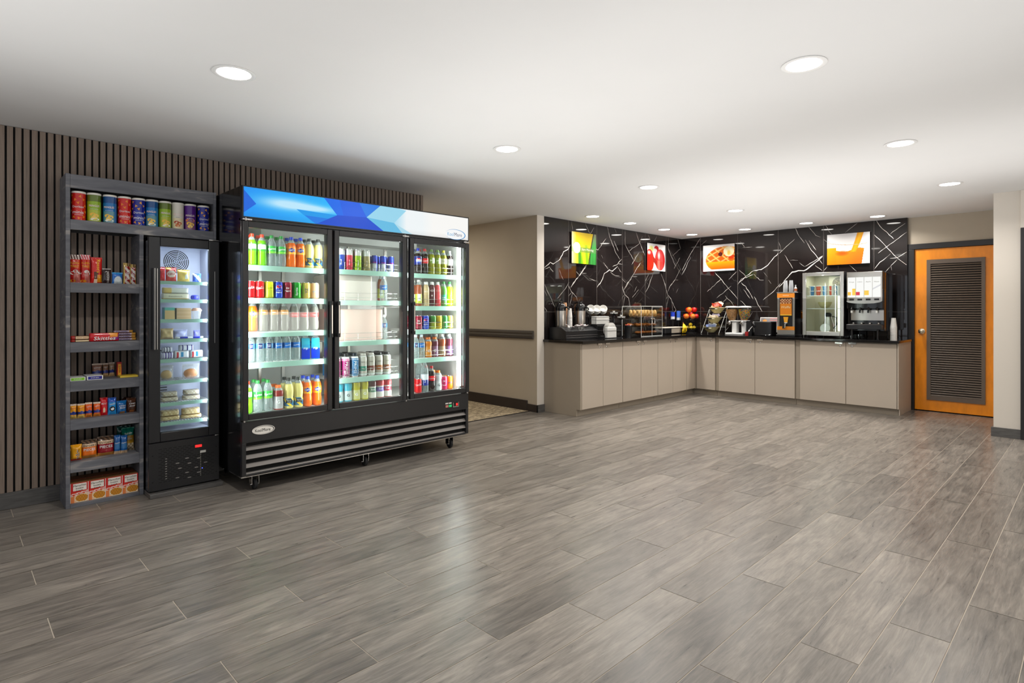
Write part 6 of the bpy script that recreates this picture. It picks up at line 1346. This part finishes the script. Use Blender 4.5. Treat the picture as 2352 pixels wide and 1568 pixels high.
m = MB(); m.rbox(-.155, .11, -.05, .16, 0, .028, .015, 'white_plastic'); m.rbox(-.085, -.015, .02, .12, .028, .20, .01, 'white_plastic'); m.rbox(.06, .13, .02, .12, .028, .20, .01, 'white_plastic'); m.rbox(-.10, .145, .0, .13, .195, .212, .008, 'white_plastic'); m.build('stand', t)
for cx, mm_ in ((-.098, 'cereal_tan'), (.092, 'cereal_mix')):
    h_ = MB(); h_.lathe([(.042, .205), (.060, .24), (.082, .31), (.088, .40)], 'clear_plastic', seg=32, cap=False, cx=cx, cy=.06); ho = h_.build('hopper', t)
    c = MB(); c.lathe([(.038, .208), (.056, .24), (.078, .31), (.084, .375), (0, .38)], mm_, seg=32, cx=cx, cy=.06); c.build('cereal', ho)
    l = MB(); l.lathe([(.093, .398), (.095, .404), (.094, .412), (.08, .420), (.03, .424), (0, .424)], 'white_plastic', seg=32, cx=cx, cy=.06); l.build('lid', t)
    k = MB(); k.T = Matrix.Translation((cx - .015, -.005, .175)) @ Matrix.Rotation(PI / 2, 4, 'X'); k.lathe([(.03, 0), (.032, .006), (.012, .012), (.012, .03), (0, .031)], 'chrome', seg=20); 
    for a in range(4): k.tube([(0, 0, .012), (.028 * math.cos(a * PI / 2 + .4), .028 * math.sin(a * PI / 2 + .4), .014)], .004, 'steel', seg=6)
    k.build('knob', t)
# black box beside it, waffle maker, red cup, sign
t = rt('black_bin', 'black upright bin between the cereal dispenser and waffle maker', 'bin', 8.33, lX(1720.5, 8.33)); MB().rbox(-.040, .036, 0, .16, 0, .20, .006, 'black_satin').build('body', t); MB().rbox(-.042, .038, -.002, .162, .2, .206, .006, 'black_gloss').build('lid', t)
XW = 8.30; yc = (lX(1729, XW) + lX(1768, XW)) / 2
t = rt('waffle_maker', 'black rotating waffle maker beside the orange batter dispenser', 'waffle maker', XW, yc)
m = MB(); m.rbox(-.10, .14, 0, .20, 0, .20, .012, 'black_satin'); m.build('housing', t, bevel=.002)
m = MB(); m.T = Matrix.Translation((-.105, .04, .155)) @ Matrix.Rotation(math.radians(65), 4, 'Y'); m.lathe([(0, -.02), (.05, -.02), (.056, -.012), (.056, .012), (.05, .02), (0, .02)], 'black_gloss', seg=28, cap=False); m.build('plate', t)
m = MB(); m.tube([(-.12, -.01, .13), (-.15, -.04, .08), (-.17, -.05, .035)], [.006, .007, .008], 'chrome'); m.build('handle', t)
m = MB(); m.tube([(.02, -.03, .012), (.08, -.05, .009), (.12, -.045, .012), (.15, -.03, .02)], .007, 'black_gloss'); m.build('tray_edge', t)
o = MB().lathe([(.020, 0), (.024, .055), (.025, .056), (.023, .055), (.018, .006), (0, .006)], 'print', (170, 40, 40), seg=24, cap=False).build('red_cup'); o.location = (8.17, lX(1715, 8.17), CZ); tag(o, 'small red cup in front of the waffle maker', 'cup')
t = rt('counter_sign', 'tilted framed breakfast sign behind the waffle maker', 'sign', 8.58, lX(1763, 8.58), CZ + .004); m = MB(); m.T = Matrix.Rotation(math.radians(-14), 4, 'X')
def sgn(u, v):
    if v > .45 and (u - .25) ** 2 * 10 + (v - .78) ** 2 * 20 < .2: return (226, 150, 60)
    if u > .55 and v > .6 and int(v * 14) % 2: return (206, 110, 110)
    return (136, 130, 128) if v > .35 else (226, 222, 214)
m.box(-.13, .13, 0, .006, .04, .262, 'foam_white'); m.img(-.12, .12, .05, .252, -.0005, 24, 20, sgn, 'print'); m.text('Waffles', .028, 'print', WHITE, (-.03, -.001, .15), width=.11); m.build('panel', t); m = MB(); m.tube([(-.09, .0, .05), (-.1, .05, 0)], .003, 'chrome', seg=6); m.tube([(.09, .0, .05), (.1, .05, 0)], .003, 'chrome', seg=6); m.tube([(-.09, .0, .05), (-.09, -.03, 0)], .003, 'chrome', seg=6); m.tube([(.09, .0, .05), (.09, -.03, 0)], .003, 'chrome', seg=6); m.build('easel_leg', t)
# batter dispenser
XD = 8.30; ya, yb = lX(1786, XD), lX(1826, XD); yc = (ya + yb) / 2; w = abs(ya - yb) / 2
OR_ = (232, 138, 24)
t = rt('batter_dispenser', 'tall orange and steel waffle batter dispenser with cups on top', 'batter dispenser', XD, yc)
m = MB(); m.rbox(-w - .01, w + .01, -.03, .24, 0, .03, .01, 'black_satin'); m.box(-w, w, 0, .22, .03, .60, 'black_satin'); m.build('housing', t, bevel=.003)
m = MB(); m.box(-w, -w + .028, -.012, .0, .03, .60, 'steel'); m.box(w - .028, w, -.012, 0, .03, .60, 'steel'); m.box(-w, w, -.014, .0, .03, .09, 'steel'); m.build('steel_trim', t, bevel=.002)
m = MB(); m.box(-w, w, -.016, -.012, .535, .595, 'print', OR_); m.box(-w, w, -.016, -.012, .09, .14, 'print', OR_)
def wf(u, v):
    if v > .70: return (140, 60, 20) if math.sin(u * 26) * math.sin(v * 40) > -.1 else (226, 190, 140)
    return OR_ if v > .05 else (250, 200, 60)
m.img(-w * .66, w * .66, .29, .52, -.0135, 24, 34, wf, 'print'); m.box(-w * .66, w * .66, -.013, -.001, .29, .52, 'print', OR_)
m.prismY([(-.02, .19), (.02, .19), (.032, .27), (-.032, .27)], -.016, -.002, 'print', (240, 170, 40)); m.prismY([(-.018, .185), (.018, .185), (.02, .195), (-.02, .195)], -.0165, -.002, 'print', WHITE)
m.text('Waffle', .045, 'print', (252, 226, 170), (0, -.0145, .405), width=w * 1.05, shear=.2, bold=.01); m.text('WAFFLE', .02, 'print', (250, 230, 190), (0, -.0165, .565), width=w * .7); m.build('front_label', t)
m = MB(); m.tube([(0, -.005, .17), (0, -.05, .165), (0, -.055, .12)], [.014, .014, .011], 'chrome', seg=12); m.box(-.028, .002, -.065, -.055, .11, .165, 'chrome'); m.build('tap', t)
m = MB(); m.box(-w - .005, w + .045, -.018, .225, .601, .612, 'steel'); m.build('top_plate', t)
pet('cup_clear', (240, 240, 240), (222, 224, 226), .5)
def wpt(X, Y, lx, ly): return (X + ly, Y - lx)
for dx, lb in ((-.035, 'left stack of clear plastic cups on the batter dispenser'), (.040, 'right stack of clear plastic cups on the batter dispenser')):
    q = wpt(XD, yc, dx, .07); tt = thing('plastic_cup_stack', lb, 'cup stack', (q[0], q[1], CZ + .6125)); 
    for i in range(7):
        z = i * .012; b = MB(); pr = [(.031, z), (.031, z + .003), (.029, z + .004), (.022, z + .09), (0, z + .09)] if i == 6 else [(.031, z), (.031, z + .003), (.0288, z + .005), (.0282, z + .013)]
        b.lathe(pr, 'cup_clear', seg=20, cap=False); b.build('cup', tt)
q = wpt(XD, yc, .092, .09); tt = thing('white_bottle', 'small white bottle with orange label right of the plastic cups', 'bottle', (q[0], q[1], CZ + .6125), RR); MB().lathe([(.018, 0), (.02, .004), (.02, .055), (.008, .07), (.007, .085)], 'foam_white', seg=20).build('body', tt); MB().lathe([(.009, .085), (.009, .098), (0, .1)], 'white_plastic', seg=16).build('cap', tt); MB().lathe([(.0205, .015), (.0205, .045)], 'print', (216, 120, 70), seg=20, cap=False).build('label', tt)
# small steel stand with jar behind
t = rt('steel_stand', 'small steel stand between the batter dispenser and glass fridge', 'stand', 8.546, lX(1836, 8.546)); MB().box(-.07, .07, 0, .14, .20, .245, 'steel').build('top', t)
for sx in (-.06, .05): MB().box(sx, sx + .01, 0, .01, 0, .2, 'steel').build('leg', t); MB().box(sx, sx + .01, .13, .14, 0, .2, 'steel').build('leg', t)
t = rt('honey_jar', 'amber jar standing on the small steel stand', 'jar', 8.60, lX(1839, 8.60), CZ + .2455); MB().lathe([(.035, 0), (.038, .006), (.038, .08), (.03, .09)], 'liq_amber', seg=20).build('jar', t); MB().lathe([(.031, .09), (.031, .105), (0, .107)], 'print', (120, 80, 40), seg=20).build('lid', t)
# countertop glass fridge
XG = 8.20; ya, yb = lX(1843, XG), lX(1938, XG); yc = (ya + yb) / 2; w = abs(ya - yb) / 2; zb, ztp = .03, .858
t = rt('countertop_fridge', 'stainless countertop fridge with glass door on the right counter', 'fridge', XG, yc)
DG = .42
m = MB(); m.box(-w, -w + .02, .03, DG, zb, ztp, 'black_satin'); m.box(w - .02, w, .03, DG, zb, ztp, 'black_satin'); m.box(-w, w, DG - .02, DG, zb, ztp, 'black_satin'); m.box(-w + .02, w - .02, .03, DG - .02, zb, zb + .02, 'black_satin'); m.box(-w + .02, w - .02, .03, DG - .02, ztp - .02, ztp, 'black_satin'); m.build('cabinet', t, bevel=.002)
mat('warm_liner', (206, 200, 178), .5)
m = MB(); m.box(-w + .02, -w + .03, .04, DG - .02, zb + .02, ztp - .02, 'warm_liner'); m.box(w - .03, w - .02, .04, DG - .02, zb + .02, ztp - .02, 'warm_liner'); m.box(-w + .03, w - .03, DG - .035, DG - .02, zb + .02, ztp - .02, 'warm_liner'); m.box(-w + .03, w - .03, .04, DG - .035, zb + .02, zb + .03, 'warm_liner'); m.box(-w + .03, w - .03, .04, DG - .035, ztp - .03, ztp - .02, 'warm_liner'); m.box(-.02, w - .04, DG - .10, DG - .036, .63, .82, 'warm_liner'); m.build('liner', t)
m = MB(); gx, gz = .10, .725
for r in (.02, .034, .048, .062, .074):
    n = 36; vs = []
    for k in range(n): a = 2 * PI * k / n; vs += [(gx + r * math.cos(a), DG - .1015, gz + r * math.sin(a)), (gx + (r - .006) * math.cos(a), DG - .1015, gz + (r - .006) * math.sin(a))]
    m.add(vs, [(2 * k, 2 * ((k + 1) % n), 2 * ((k + 1) % n) + 1, 2 * k + 1) for k in range(n)], 'black_deep', None, True)
for a in range(6): m.tube([(gx, DG - .1025, gz), (gx + .076 * math.cos(a * PI / 3 + .3), DG - .1025, gz + .076 * math.sin(a * PI / 3 + .3))], .0016, 'warm_liner', seg=5)
m.build('fan_grille', t)
f_ = .045; d = MB(); d.box(-w, -w + f_, 0, .028, zb, ztp, 'steel'); d.box(w - f_, w, 0, .028, zb, ztp, 'steel'); d.box(-w + f_, w - f_, 0, .028, zb, zb + .055, 'steel'); d.box(-w + f_, w - f_, 0, .028, ztp - f_, ztp, 'steel'); d_o = d.build('door', t, bevel=.004)
MB().box(-w + f_, w - f_, .012, .014, zb + .055, ztp - f_, 'door_glass').build('glass_pane', d_o)
for sx in (-w + .04, w - .04):
    for sy in (.06, DG - .05): MB().lathe([(.014, 0), (.016, .004), (.010, .008), (.010, .03)], 'black_soft', seg=14, cx=sx, cy=sy).build('foot', t)
MB().box(-w + .06, w - .07, .05, .06, ztp - .034, ztp - .030, 'led').build('led_strip', t)
m = MB()
for k in range(26): m.box(.075, .093, DG - .046, DG - .037, .085 + k * .02, .096 + k * .02, 'led_dot_line')
m.build('led_column', t)
lp_ = arealamp('counter_fridge_lamp', (XG + .06, yc, CZ + ztp - .04), (0, 0, 0), .30, .02, 2.2, (1, .97, .88))
for z, nm in ((.555, 'shelf'), (.385, 'shelf')): m = MB(); m.box(-w + .032, w - .032, .055, DG - .11, z - .005, z, 'clear_plastic'); m.box(-w + .032, w - .032, .053, .058, z - .007, z + .003, 'white_plastic'); m.build('shelf', t)
cc = [(60, 110, 150), (200, 90, 60), (90, 150, 190), (206, 80, 50), (60, 120, 160)]
for lv_ in range(2):
    for i in range(5):
        q = wpt(XG, yc, -w + .085 + i * (2 * w - .17) / 4, .10); b = MB(); b.lathe([(.026, 0), (.034, .058), (.036, .060), (.036, .064), (0, .064)], 'print', seg=22, cf=lambda z, a, i=i: (232, 228, 222) if z > .058 or math.sin(a * 2 + i) > .2 else cc[i]); o = b.build('yogurt_cup'); o.location = (q[0], q[1], CZ + .5555 + lv_ * .0645); o.rotation_euler = (0, 0, RR); tag(o, 'yogurt cup, %s from left in the %s layer inside the countertop fridge' % (ORD[i], ('lower', 'upper')[lv_]), 'yogurt', 'yogurt cups in the countertop fridge')
q = wpt(XG, yc, -.02, .16); o = MB().lathe([(.03, 0), (.05, .012), (.075, .05), (.084, .085), (.08, .083), (.05, .02), (0, .016)], 'cream_bowl', seg=28, cap=False).build('cream_bowl'); o.location = (q[0], q[1], CZ + .3855); tag(o, 'cream bowl on the glass shelf inside the countertop fridge', 'bowl')
for i in range(6):
    a = i * PI / 3; b = MB(); b.lathe([(.012, 0), (.017, .018), (.018, .02), (0, .02)], 'foam_white', seg=12); o = b.build('creamer_cup'); o.location = (q[0] + .04 * math.cos(a), q[1] + .04 * math.sin(a), CZ + .3855 + .070); o.rotation_euler = (0, 0, a); tag(o, 'white creamer cup in the cream bowl inside the countertop fridge', 'creamer', 'creamer cups in the fridge bowl')
q = wpt(XG, yc, .0, .22); tt = thing('carafe', 'dark steel carafe on the floor of the countertop fridge', 'carafe', (q[0], q[1], CZ + .0605), RR); MB().lathe([(.06, 0), (.066, .02), (.064, .12), (.045, .19), (.04, .22)], 'steel', seg=28).build('body', tt); MB().lathe([(.043, .215), (.045, .25), (.03, .27), (0, .272)], 'black_satin', seg=24).build('lid', tt); m = MB(); m.tube([(.05, 0, .22), (.1, 0, .21), (.105, 0, .12), (.064, 0, .06)], .008, 'black_satin'); m.build('handle', tt)
q = wpt(XG, yc, -.0, .10); m = MB(); m.T = Matrix.Translation((0, 0, .064)) @ Matrix.Rotation(PI / 2 - .12, 4, 'X'); m.lathe([(0, 0), (.055, 0), (.061, .003), (.061, .006), (0, .006)], 'foam_white', seg=32, cap=False); o = m.build('foam_disc'); o.location = (q[0], q[1], CZ + .0605); o.rotation_euler = (0, 0, RR); tag(o, 'round white foam disc leaning against the carafe in the countertop fridge', 'disc')
# juice machine
XJ = 8.20; ya, yb = lX(1944, XJ), lX(2029, XJ); yc = (ya + yb) / 2; w = abs(ya - yb) / 2
t = rt('juice_dispenser', 'black four-flavour juice dispenser with lit panels at the counter end', 'juice dispenser', XJ, yc)
m = MB(); m.rbox(-w, w, .04, .46, .10, .835, .02, 'black_gloss'); m.rbox(-w, w, -.02, .1, .61, .845, .03, 'black_gloss'); m.build('housing', t, bevel=.003)
m = MB(); m.rbox(-w + .012, w - .004, -.030, -.018, .475, .84, .006, 'steel'); m.build('front_bezel', t)
def jp(kind):
    def f(u, v):
        if kind == 0 and v < .42 and v > .1 and u > .55: return (250, 206, 70)
        if kind == 0 and v < .28 and v > .1 and u < .4: return (252, 196, 60)
        if kind == 1 and v < .28 and v > .1 and u < .5: return (216, 50, 70)
        if kind == 2 and v < .32 and v > .1 and u < .55: return (250, 206, 80)
        if kind == 3 and (abs(v - .4 - u * .2) < .03): return (214, 214, 218)
        return (250, 250, 246)
    return f
pw_ = (2 * w - .04) / 4
for i in range(4):
    xa_ = -w + .022 + i * pw_; m = MB(); m.img(xa_ + .003, xa_ + pw_ - .003, .525, .775, -.0315, 12, 30, jp(i), 'print_glow'); m.text(['Orange', 'Cranberry', 'Apple', 'Water'][i], .02, 'print_glow', (120, 110, 90), (xa_ + pw_ / 2, -.032, .715), width=pw_ * .62, shear=.2); m.build('lit_panel', t)
    m = MB(); m.rbox(xa_ + .02, xa_ + pw_ - .02, -.034, -.030, .485, .507, .001, 'black_satin'); m.build('button', t)
    m = MB(); m.tube([(xa_ + pw_ / 2, .0, .39), (xa_ + pw_ / 2, -.02, .37), (xa_ + pw_ / 2, -.02, .335)], [.016, .015, .011], 'black_gloss', seg=12); m.box(xa_ + pw_ / 2 - .010, xa_ + pw_ / 2 + .010, -.035, -.030, .33, .36, 'white_plastic' if i in (0, 3) else 'black_gloss'); m.build('nozzle', t)
m = MB(); m.prismY([(-w + .01, .475), (-w + .03, .46), (-w + .10, .448), (0, .444), (w - .1, .448), (w - .03, .46), (w - .005, .475), (w - .005, .48), (-w + .01, .48)][::1], -.034, -.018, 'steel'); m.rbox(-w, w, -.01, .05, .38, .475, .02, 'black_gloss'); m.build('hood', t)
m = MB(); m.rbox(-w + .045, w - .0, .022, .04, .235, .365, .006, 'steel'); m.build('splash_plate', t)
m = MB(); m.rbox(-w + .02, w + .0, -.09, .06, .125, .185, .012, 'black_satin'); m.box(-w + .04, w - .02, -.08, .05, .185, .188, 'grille_metal'); 
for i in range(4): m.T = Matrix.Translation((-w + .08 + i * pw_, .0, .198)); m.ball((0, 0, 0), .012, 'chrome'); m.T = Matrix()
m.build('drip_tray', t)
for sx, sy in ((-w + .075, -.05), (w - .05, -.05), (w - .02, .3), (-w + .05, .38)): MB().lathe([(.013, 0), (.015, .004), (.009, .01), (.010, .128)], 'black_satin', seg=14, cx=sx, cy=sy).build('foot', t)
cupstack('foam_cup_stack', 'stack of white foam cups at the right end of the counter', (8.28, lX(2052.5, 8.28), CZ), .023, .036, .12, 9, .0185, 'print', (236, 233, 228))
# ================================================================ wall pictures
def art(label, loc, rz, fn, texts=(), shapes=None, n=(96, 76)):
    t = thing('wall_picture', label, 'picture', loc, rz); w, h = .518, .415
    MB().box(-w / 2, w / 2, .001, .006, 0, h, 'black_satin').build('backing', t)
    m = MB(); m.img(-w / 2, w / 2, 0, h, 0, n[0], n[1], lambda u, v: mixc(fn(u, v), (0, 0, 0), .10), 'print_gloss')
    for tx, sz, c, x, z, wd, sh in texts: m.text(tx, sz, 'print', c, (x * w, -.0004, z * h), width=wd * w, shear=sh)
    m.build('print', t)
    for sx in (-w / 2 + .03, w / 2 - .03):
        for sz in (.03, h - .03): b = MB(); b.T = Matrix.Translation((sx, .001, sz)) @ Matrix.Rotation(-PI / 2, 4, 'X'); b.lathe([(.007, .004), (.007, .026)], 'chrome', seg=10); b.build('standoff', t)
def a1(u, v):
    # yellow glass shape over green blades, white medallion and grey band
    if ((u - .20) / .145) ** 2 + ((v - .50) / .175) ** 2 < 1: return (250, 250, 250)
    edge = .87 - (1 - v) * .26 + .06 * (1 - v) ** 2
    if u < edge:
        c = (252, 214, 6)
        if v < .62:
            g = .5 + .5 * math.sin(u * 21 + v * 3); c = mixc((236, 214, 40), (120, 196, 20), g * (1 - v) * 1.3 * (1 if .25 < u < .62 else .6))
        if u < .16 + .1 * (1 - v): c = mixc((246, 232, 190), c, max(0, (u) / .22))
        if v < .35 and .26 < u < .36: c = mixc(c, (30, 120, 50), .6)
    else:
        c = mixc((60, 170, 70), (150, 150, 120), max(0, v - .5) * 2); c = mixc(c, (50, 60, 40), .8 * max(0, .5 - v) * (.5 + .5 * math.sin(u * 60))); c = mixc(c, (70, 60, 40), .8 if u < edge + .05 else 0)
    if .37 < v < .53: c = mixc(c, (110, 150, 90), .62)
    return c
def inel(u, v, cx, cy, rx, ry): return ((u - cx) / rx) ** 2 + ((v - cy) / ry) ** 2
def a2(u, v):
    c = (246, 244, 243)
    e = inel(u, v, .22, .80, .14, .13)
    if e < 1: c = mixc((224, 220, 120), (246, 244, 220), e)
    if inel(u, v, .50, .80, .13, .14) < 1: c = (196, 14, 22) if inel(u, v, .43, .74, .10, .09) > 1 else (240, 226, 220)
    e = inel(u, v, .70, .42, .28, .40)
    if e < 1:
        c = mixc((214, 22, 24), (150, 4, 10), max(0, (u - .7) * 3))
        if inel(u, v, .64, .58, .09, .20) < 1: c = mixc((250, 236, 232), c, inel(u, v, .64, .58, .09, .20))
        if .56 < u < .70 and v < .4: c = (222, 110, 100)
    if v < .30 and inel(u, v, .36, .12, .12, .2) < 1: c = (244, 238, 236)
    e = inel(u, v, .12, .36, .24, .42)
    if e < 1 :
        c = mixc((238, 12, 8), (196, 0, 6), max(0, e - .5))
        if inel(u, v, .10, .66, .12, .10) < 1: c = mixc((252, 240, 238), c, inel(u, v, .10, .66, .12, .10))
    if abs(v - .32 - .15 * math.sin(u * 7)) < .10 and .30 < u < .52: c = (170, 8, 14)
    return c
def a3(u, v):
    c = (250, 248, 246)
    e = inel(u, v, .72, .42, .64, .50)
    rot = (u - .72) * .94 + (v - .42) * .34
    if e < 1 and v > .06:
        cx_, cz_ = (u * 1.0 + v * .9), (u * .9 - v * 1.5)
        g1 = abs(math.sin(cx_ * 11)); g2 = abs(math.sin(cz_ * 9))
        pit = min(g1, g2)
        c = mixc((250, 206, 120), (206, 92, 16), min(1, pit * 1.7))
        if v < .36: c = mixc((250, 172, 16), (232, 96, 4), (.36 - v) * 3.4)
        if e > .93: c = mixc(c, (240, 170, 80), .6)
    if inel(u, v, .56, .63, .07, .08) < 1: c = (92, 30, 24)
    if inel(u, v, .90, .52, .10, .09) < 1: c = (206, 60, 16)
    e = inel(u, v, .82, .72, .165, .19)
    if e < 1: c = mixc((250, 236, 196), (238, 222, 170), .5 + .5 * math.sin(u * 30 + v * 20)); c = mixc((236, 190, 80), c, min(1, inel(u, v, .82, .66, .06, .12)))
    return c
def a4(u, v):
    c = (242, 240, 240)
    if v < .55 and u < .88 - (.55 - v) * .12 and u > .0:
        top = .46 + .05 * math.sin(u * 9 + 1) + (.12 if u < .22 else 0)
        if v < top: c = mixc((255, 176, 0), (250, 120, 4), (u + (top - v)) * .9)
        if inel(u, v, .36, .36, .18, .10) < 1: c = mixc((236, 96, 4), c, inel(u, v, .36, .36, .18, .10))
    sx = .62 + .26 * max(0, (v - .42)) ** .8
    if v > .40 and abs(u - sx) < .075 - .02 * (1 - v): c = mixc((255, 190, 10), (250, 160, 0), abs(u - sx) * 12)
    if abs(v - (.72 - .10 * math.sin(min(u, .95) * PI * .8))) < .008 and u < .95: c = (214, 180, 140)
    if abs(u - .035) < .008 and .5 < v < .8: c = (190, 150, 110)
    return c
art('yellow and green picture with a white medallion on the black marble wall', (6.128, 4.868, 1.882), 0, a1, [('Start Morning', .045, (226, 226, 210), .14, .455, .5, .2)])
art('picture of shiny red apples on the black marble wall', (7.921, 4.868, 1.875), 0, a2)
art('picture of a golden waffle with butter on the right marble wall', (8.718, 4.244, 1.880), RR, a3)
art('picture of orange juice pouring into a glass above the countertop fridge', (8.718, 2.413, 1.885), RR, a4)
# ================================================================ goods inside the slim fridge
mat('bag_film', (220, 220, 216), .25)
pet('film_clear', (250, 250, 248), (232, 232, 228), .12, .15)
FY_ = 4.59
def fx(a, b_): 
    p, q = onY(a, 700, FY_)[0], onY(b_, 700, FY_)[0]; return (p + q) / 2, q - p
def fp(i, a, b_, h, t, paint, label, cat='snack bag', key='snack_bag', texts=(), m='print_gloss', seed=0, y=FY_, rz=0, dz=0):
    x, w = fx(a, b_); x = max(1.036 + w / 2, min(1.376 - w / 2, x))
    return pouch(label, cat, key, (x, y + t * .5, FZ[i] + .0008 + dz), rz, w * .97, h, t, paint, texts, m=m, seed=seed)
flat_ = lambda c: (lambda u, v: c)
fp(0, 365, 381, .098, .03, flat_((206, 40, 50)), 'red wafer bag at the left of the fridge top shelf', seed=70)
fp(0, 381, 407, .098, .034, lambda u, v: (240, 190, 90) if v > .85 and u < .5 else (226, 206, 196) if ((u - .5) / .42) ** 2 + ((v - .52) / .26) ** 2 < 1 else (206, 70, 66), 'red wafer bag with white oval logo on the fridge top shelf', texts=[('KitKat', .018, (190, 30, 40), 0, .52, .7, .04, .08)], seed=71)
fp(0, 408, 438, .085, .036, lambda u, v: (214, 222, 214) if (u - .7) ** 2 * 16 + (v - .4) ** 2 * 10 < .4 else (236, 206, 110), 'yellow snack bag in the middle of the fridge top shelf', seed=72)
fp(0, 443, 464, .062, .03, lambda u, v: (226, 232, 244) if abs(v - 1 + u) < .2 else (70, 110, 226), 'small blue and white packet at the right of the fridge top shelf', seed=73)
def fbar(i, a, b_, h, d, c, label, dz=0, y=None, texts=(), cat='wrapped snack', key='wrapped_snack', m=None, x=None):
    cx, w = fx(a, b_); cx = max(1.036 + w / 2, min(1.376 - w / 2, cx))
    o = bar(label, (cx, (y or FY_) + d / 2, FZ[i] + .0006 + dz), 0, w * .98, h, d, c if callable(c) else (lambda u, v: c), list(texts)); o.name = key; o['category'] = cat; return o
fbar(1, 373, 438, .042, .07, lambda u, v: (236, 230, 206) if v > .3 else (240, 214, 140), 'lower white and yellow wrapped sandwich on the second fridge shelf', texts=[('Sandwich', .012, (120, 120, 110), -.05, .5, .5, .02)])
fbar(1, 374, 436, .040, .06, lambda u, v: (230, 232, 222) if u > .3 else (236, 206, 130), 'upper white and yellow wrapped sandwich on the second fridge shelf', dz=.0425)
x, w = fx(441, 460); o = MB().lathe([(.022, 0), (.028, .008), (.026, .026), (.018, .032), (0, .033)], 'print', (80, 86, 226), seg=24).build('blue_tub'); o.location = (x, FY_ + .03, FZ[1] + .0006); tag(o, 'small round blue tub right of the sandwiches on the second fridge shelf', 'tub')
x, w = fx(378, 402); o = carton('tan carton with teal top, left on the third fridge shelf', 'carton', 'food_carton', (x, FY_, FZ[2] + .0006), 0, w * .95, .07, .082, lambda u, v: (110, 190, 180) if v > .72 else (222, 190, 140), top=(120, 190, 180)); 
x, w = fx(405, 440); carton('plain tan food box in the middle of the third fridge shelf', 'carton', 'food_carton', (x, FY_, FZ[2] + .0006), 0, w * .95, .08, .078, lambda u, v: (214, 182, 146) if int(v * 6) % 2 else (206, 172, 134), top=(196, 166, 130))
x, w = fx(444, 466); t = thing('snack_cup', 'clear snack cup with pink lid on the third fridge shelf', 'cup', (x, FY_ + .035, FZ[2] + .0006)); MB().lathe([(.022, 0), (.031, .055), (.032, .058)], 'film_clear', seg=22).build('cup', t); MB().lathe([(.0335, .058), (.0335, .066), (.024, .078), (0, .08)], 'print', (214, 170, 150), seg=22).build('lid', t)
fp(3, 370, 401, .075, .05, flat_((214, 186, 140)), 'tan bread bag at the left of the fourth fridge shelf', seed=74)
fp(3, 404, 440, .062, .05, flat_((186, 190, 226)), 'pale lilac film bag in the middle of the fourth fridge shelf', seed=75, y=4.66)
fp(3, 452, 468, .055, .03, flat_((140, 140, 226)), 'small violet packet at the right of the fourth fridge shelf', seed=76, y=4.66)
fbar(3, 404, 470, .014, .05, lambda u, v: (20, 40, 160) if int(u * 7) % 3 else (226, 230, 240), 'flat dark blue packet lying on the fourth fridge shelf')
def wr(u, v): return (206, 50, 60) if .12 < u < .26 and v < .7 else (60, 140, 190) if (u - .5) ** 2 * 6 + (v - .5) ** 2 * 3 < .12 else (230, 232, 240)
fbar(4, 370, 400, .045, .06, lambda u, v: (214, 212, 230) if math.sin(u * 30) > -.3 else (90, 70, 150), 'white and purple wrapped bun at the left of the fifth fridge shelf')
fbar(4, 401, 436, .052, .06, wr, 'white wrapped burger with red stripe, middle of the fifth fridge shelf')
fbar(4, 437, 468, .052, .06, wr, 'white wrapped burger with red stripe, right on the fifth fridge shelf')
fbar(4, 373, 397, .035, .05, lambda u, v: (222, 222, 236) if math.sin(u * 24) > -.5 else (60, 60, 110), 'upper crumpled white wrap, left on the fifth fridge shelf', dz=.0455)
fbar(4, 412, 446, .040, .05, lambda u, v: (226, 228, 240) if math.sin(u * 20) > -.5 else (60, 60, 120), 'upper crumpled white wrap with dark marks, middle of the fifth fridge shelf', dz=.0525)
for a, b_, c, lb in ((368, 402, (196, 156, 96), 'clear bag with a golden bun, left on the sixth fridge shelf'), (420, 462, (206, 130, 66), 'clear bag with a brown pastry, right on the sixth fridge shelf')):
    x, w = fx(a, b_); x = max(1.036 + w / 2, x); t = thing('bagged_pastry', lb, 'pastry', (x, FY_ + .035, FZ[5] + .0008)); k = MB(); k.ball((0, 0, .036), w * .40, 'print', c, seg=20, rings=10, sc=(1, .6, .034 / (w * .40))); k.build('pastry', t)
    f = pouch_fn(w * .96, .105, .075, seed=80); b = MB()
    for side in (-1, 1):
        vs = [f(-w * .48 + w * .96 * i / 12, .105 * j / 14, .002, side) for j in range(15) for i in range(13)]; b.add(vs, [(j * 13 + i, j * 13 + i + 1, j * 13 + i + 14, j * 13 + i + 13) for j in range(14) for i in range(12)], 'film_clear')
    b.build('film_bag', t)
for k, (a, b_, dz) in enumerate(((370, 412, 0), (372, 410, .034), (422, 462, 0), (424, 460, .036))):
    fbar(6, a, b_, .033 if dz == 0 else .036, .08, lambda u, v: mixc((210, 202, 188), (176, 158, 134), .5 + .5 * math.sin(u * 6 + v * 2) * math.sin(u * 27 + v * 11)), '%s film-wrapped flatbread pack, %s stack on the seventh fridge shelf' % (('lower', 'upper')[dz > 0], ('left', 'right')[a > 415]), dz=dz)
for k, (a, b_, dz) in enumerate(((370, 416, 0), (370, 414, .032), (418, 466, 0), (420, 462, .028))):
    fbar(7, a, b_, (.031, .042, .027, .046)[k], .08, lambda u, v: mixc((228, 208, 166), (190, 158, 108), .5 + .5 * math.sin(u * 7 + v * 3) * math.sin(u * 31 + v * 9)), '%s rolled burrito wrap, %s side of the lowest fridge shelf' % (('lower', 'upper')[dz > 0], ('left', 'right')[a > 415]), dz=dz)
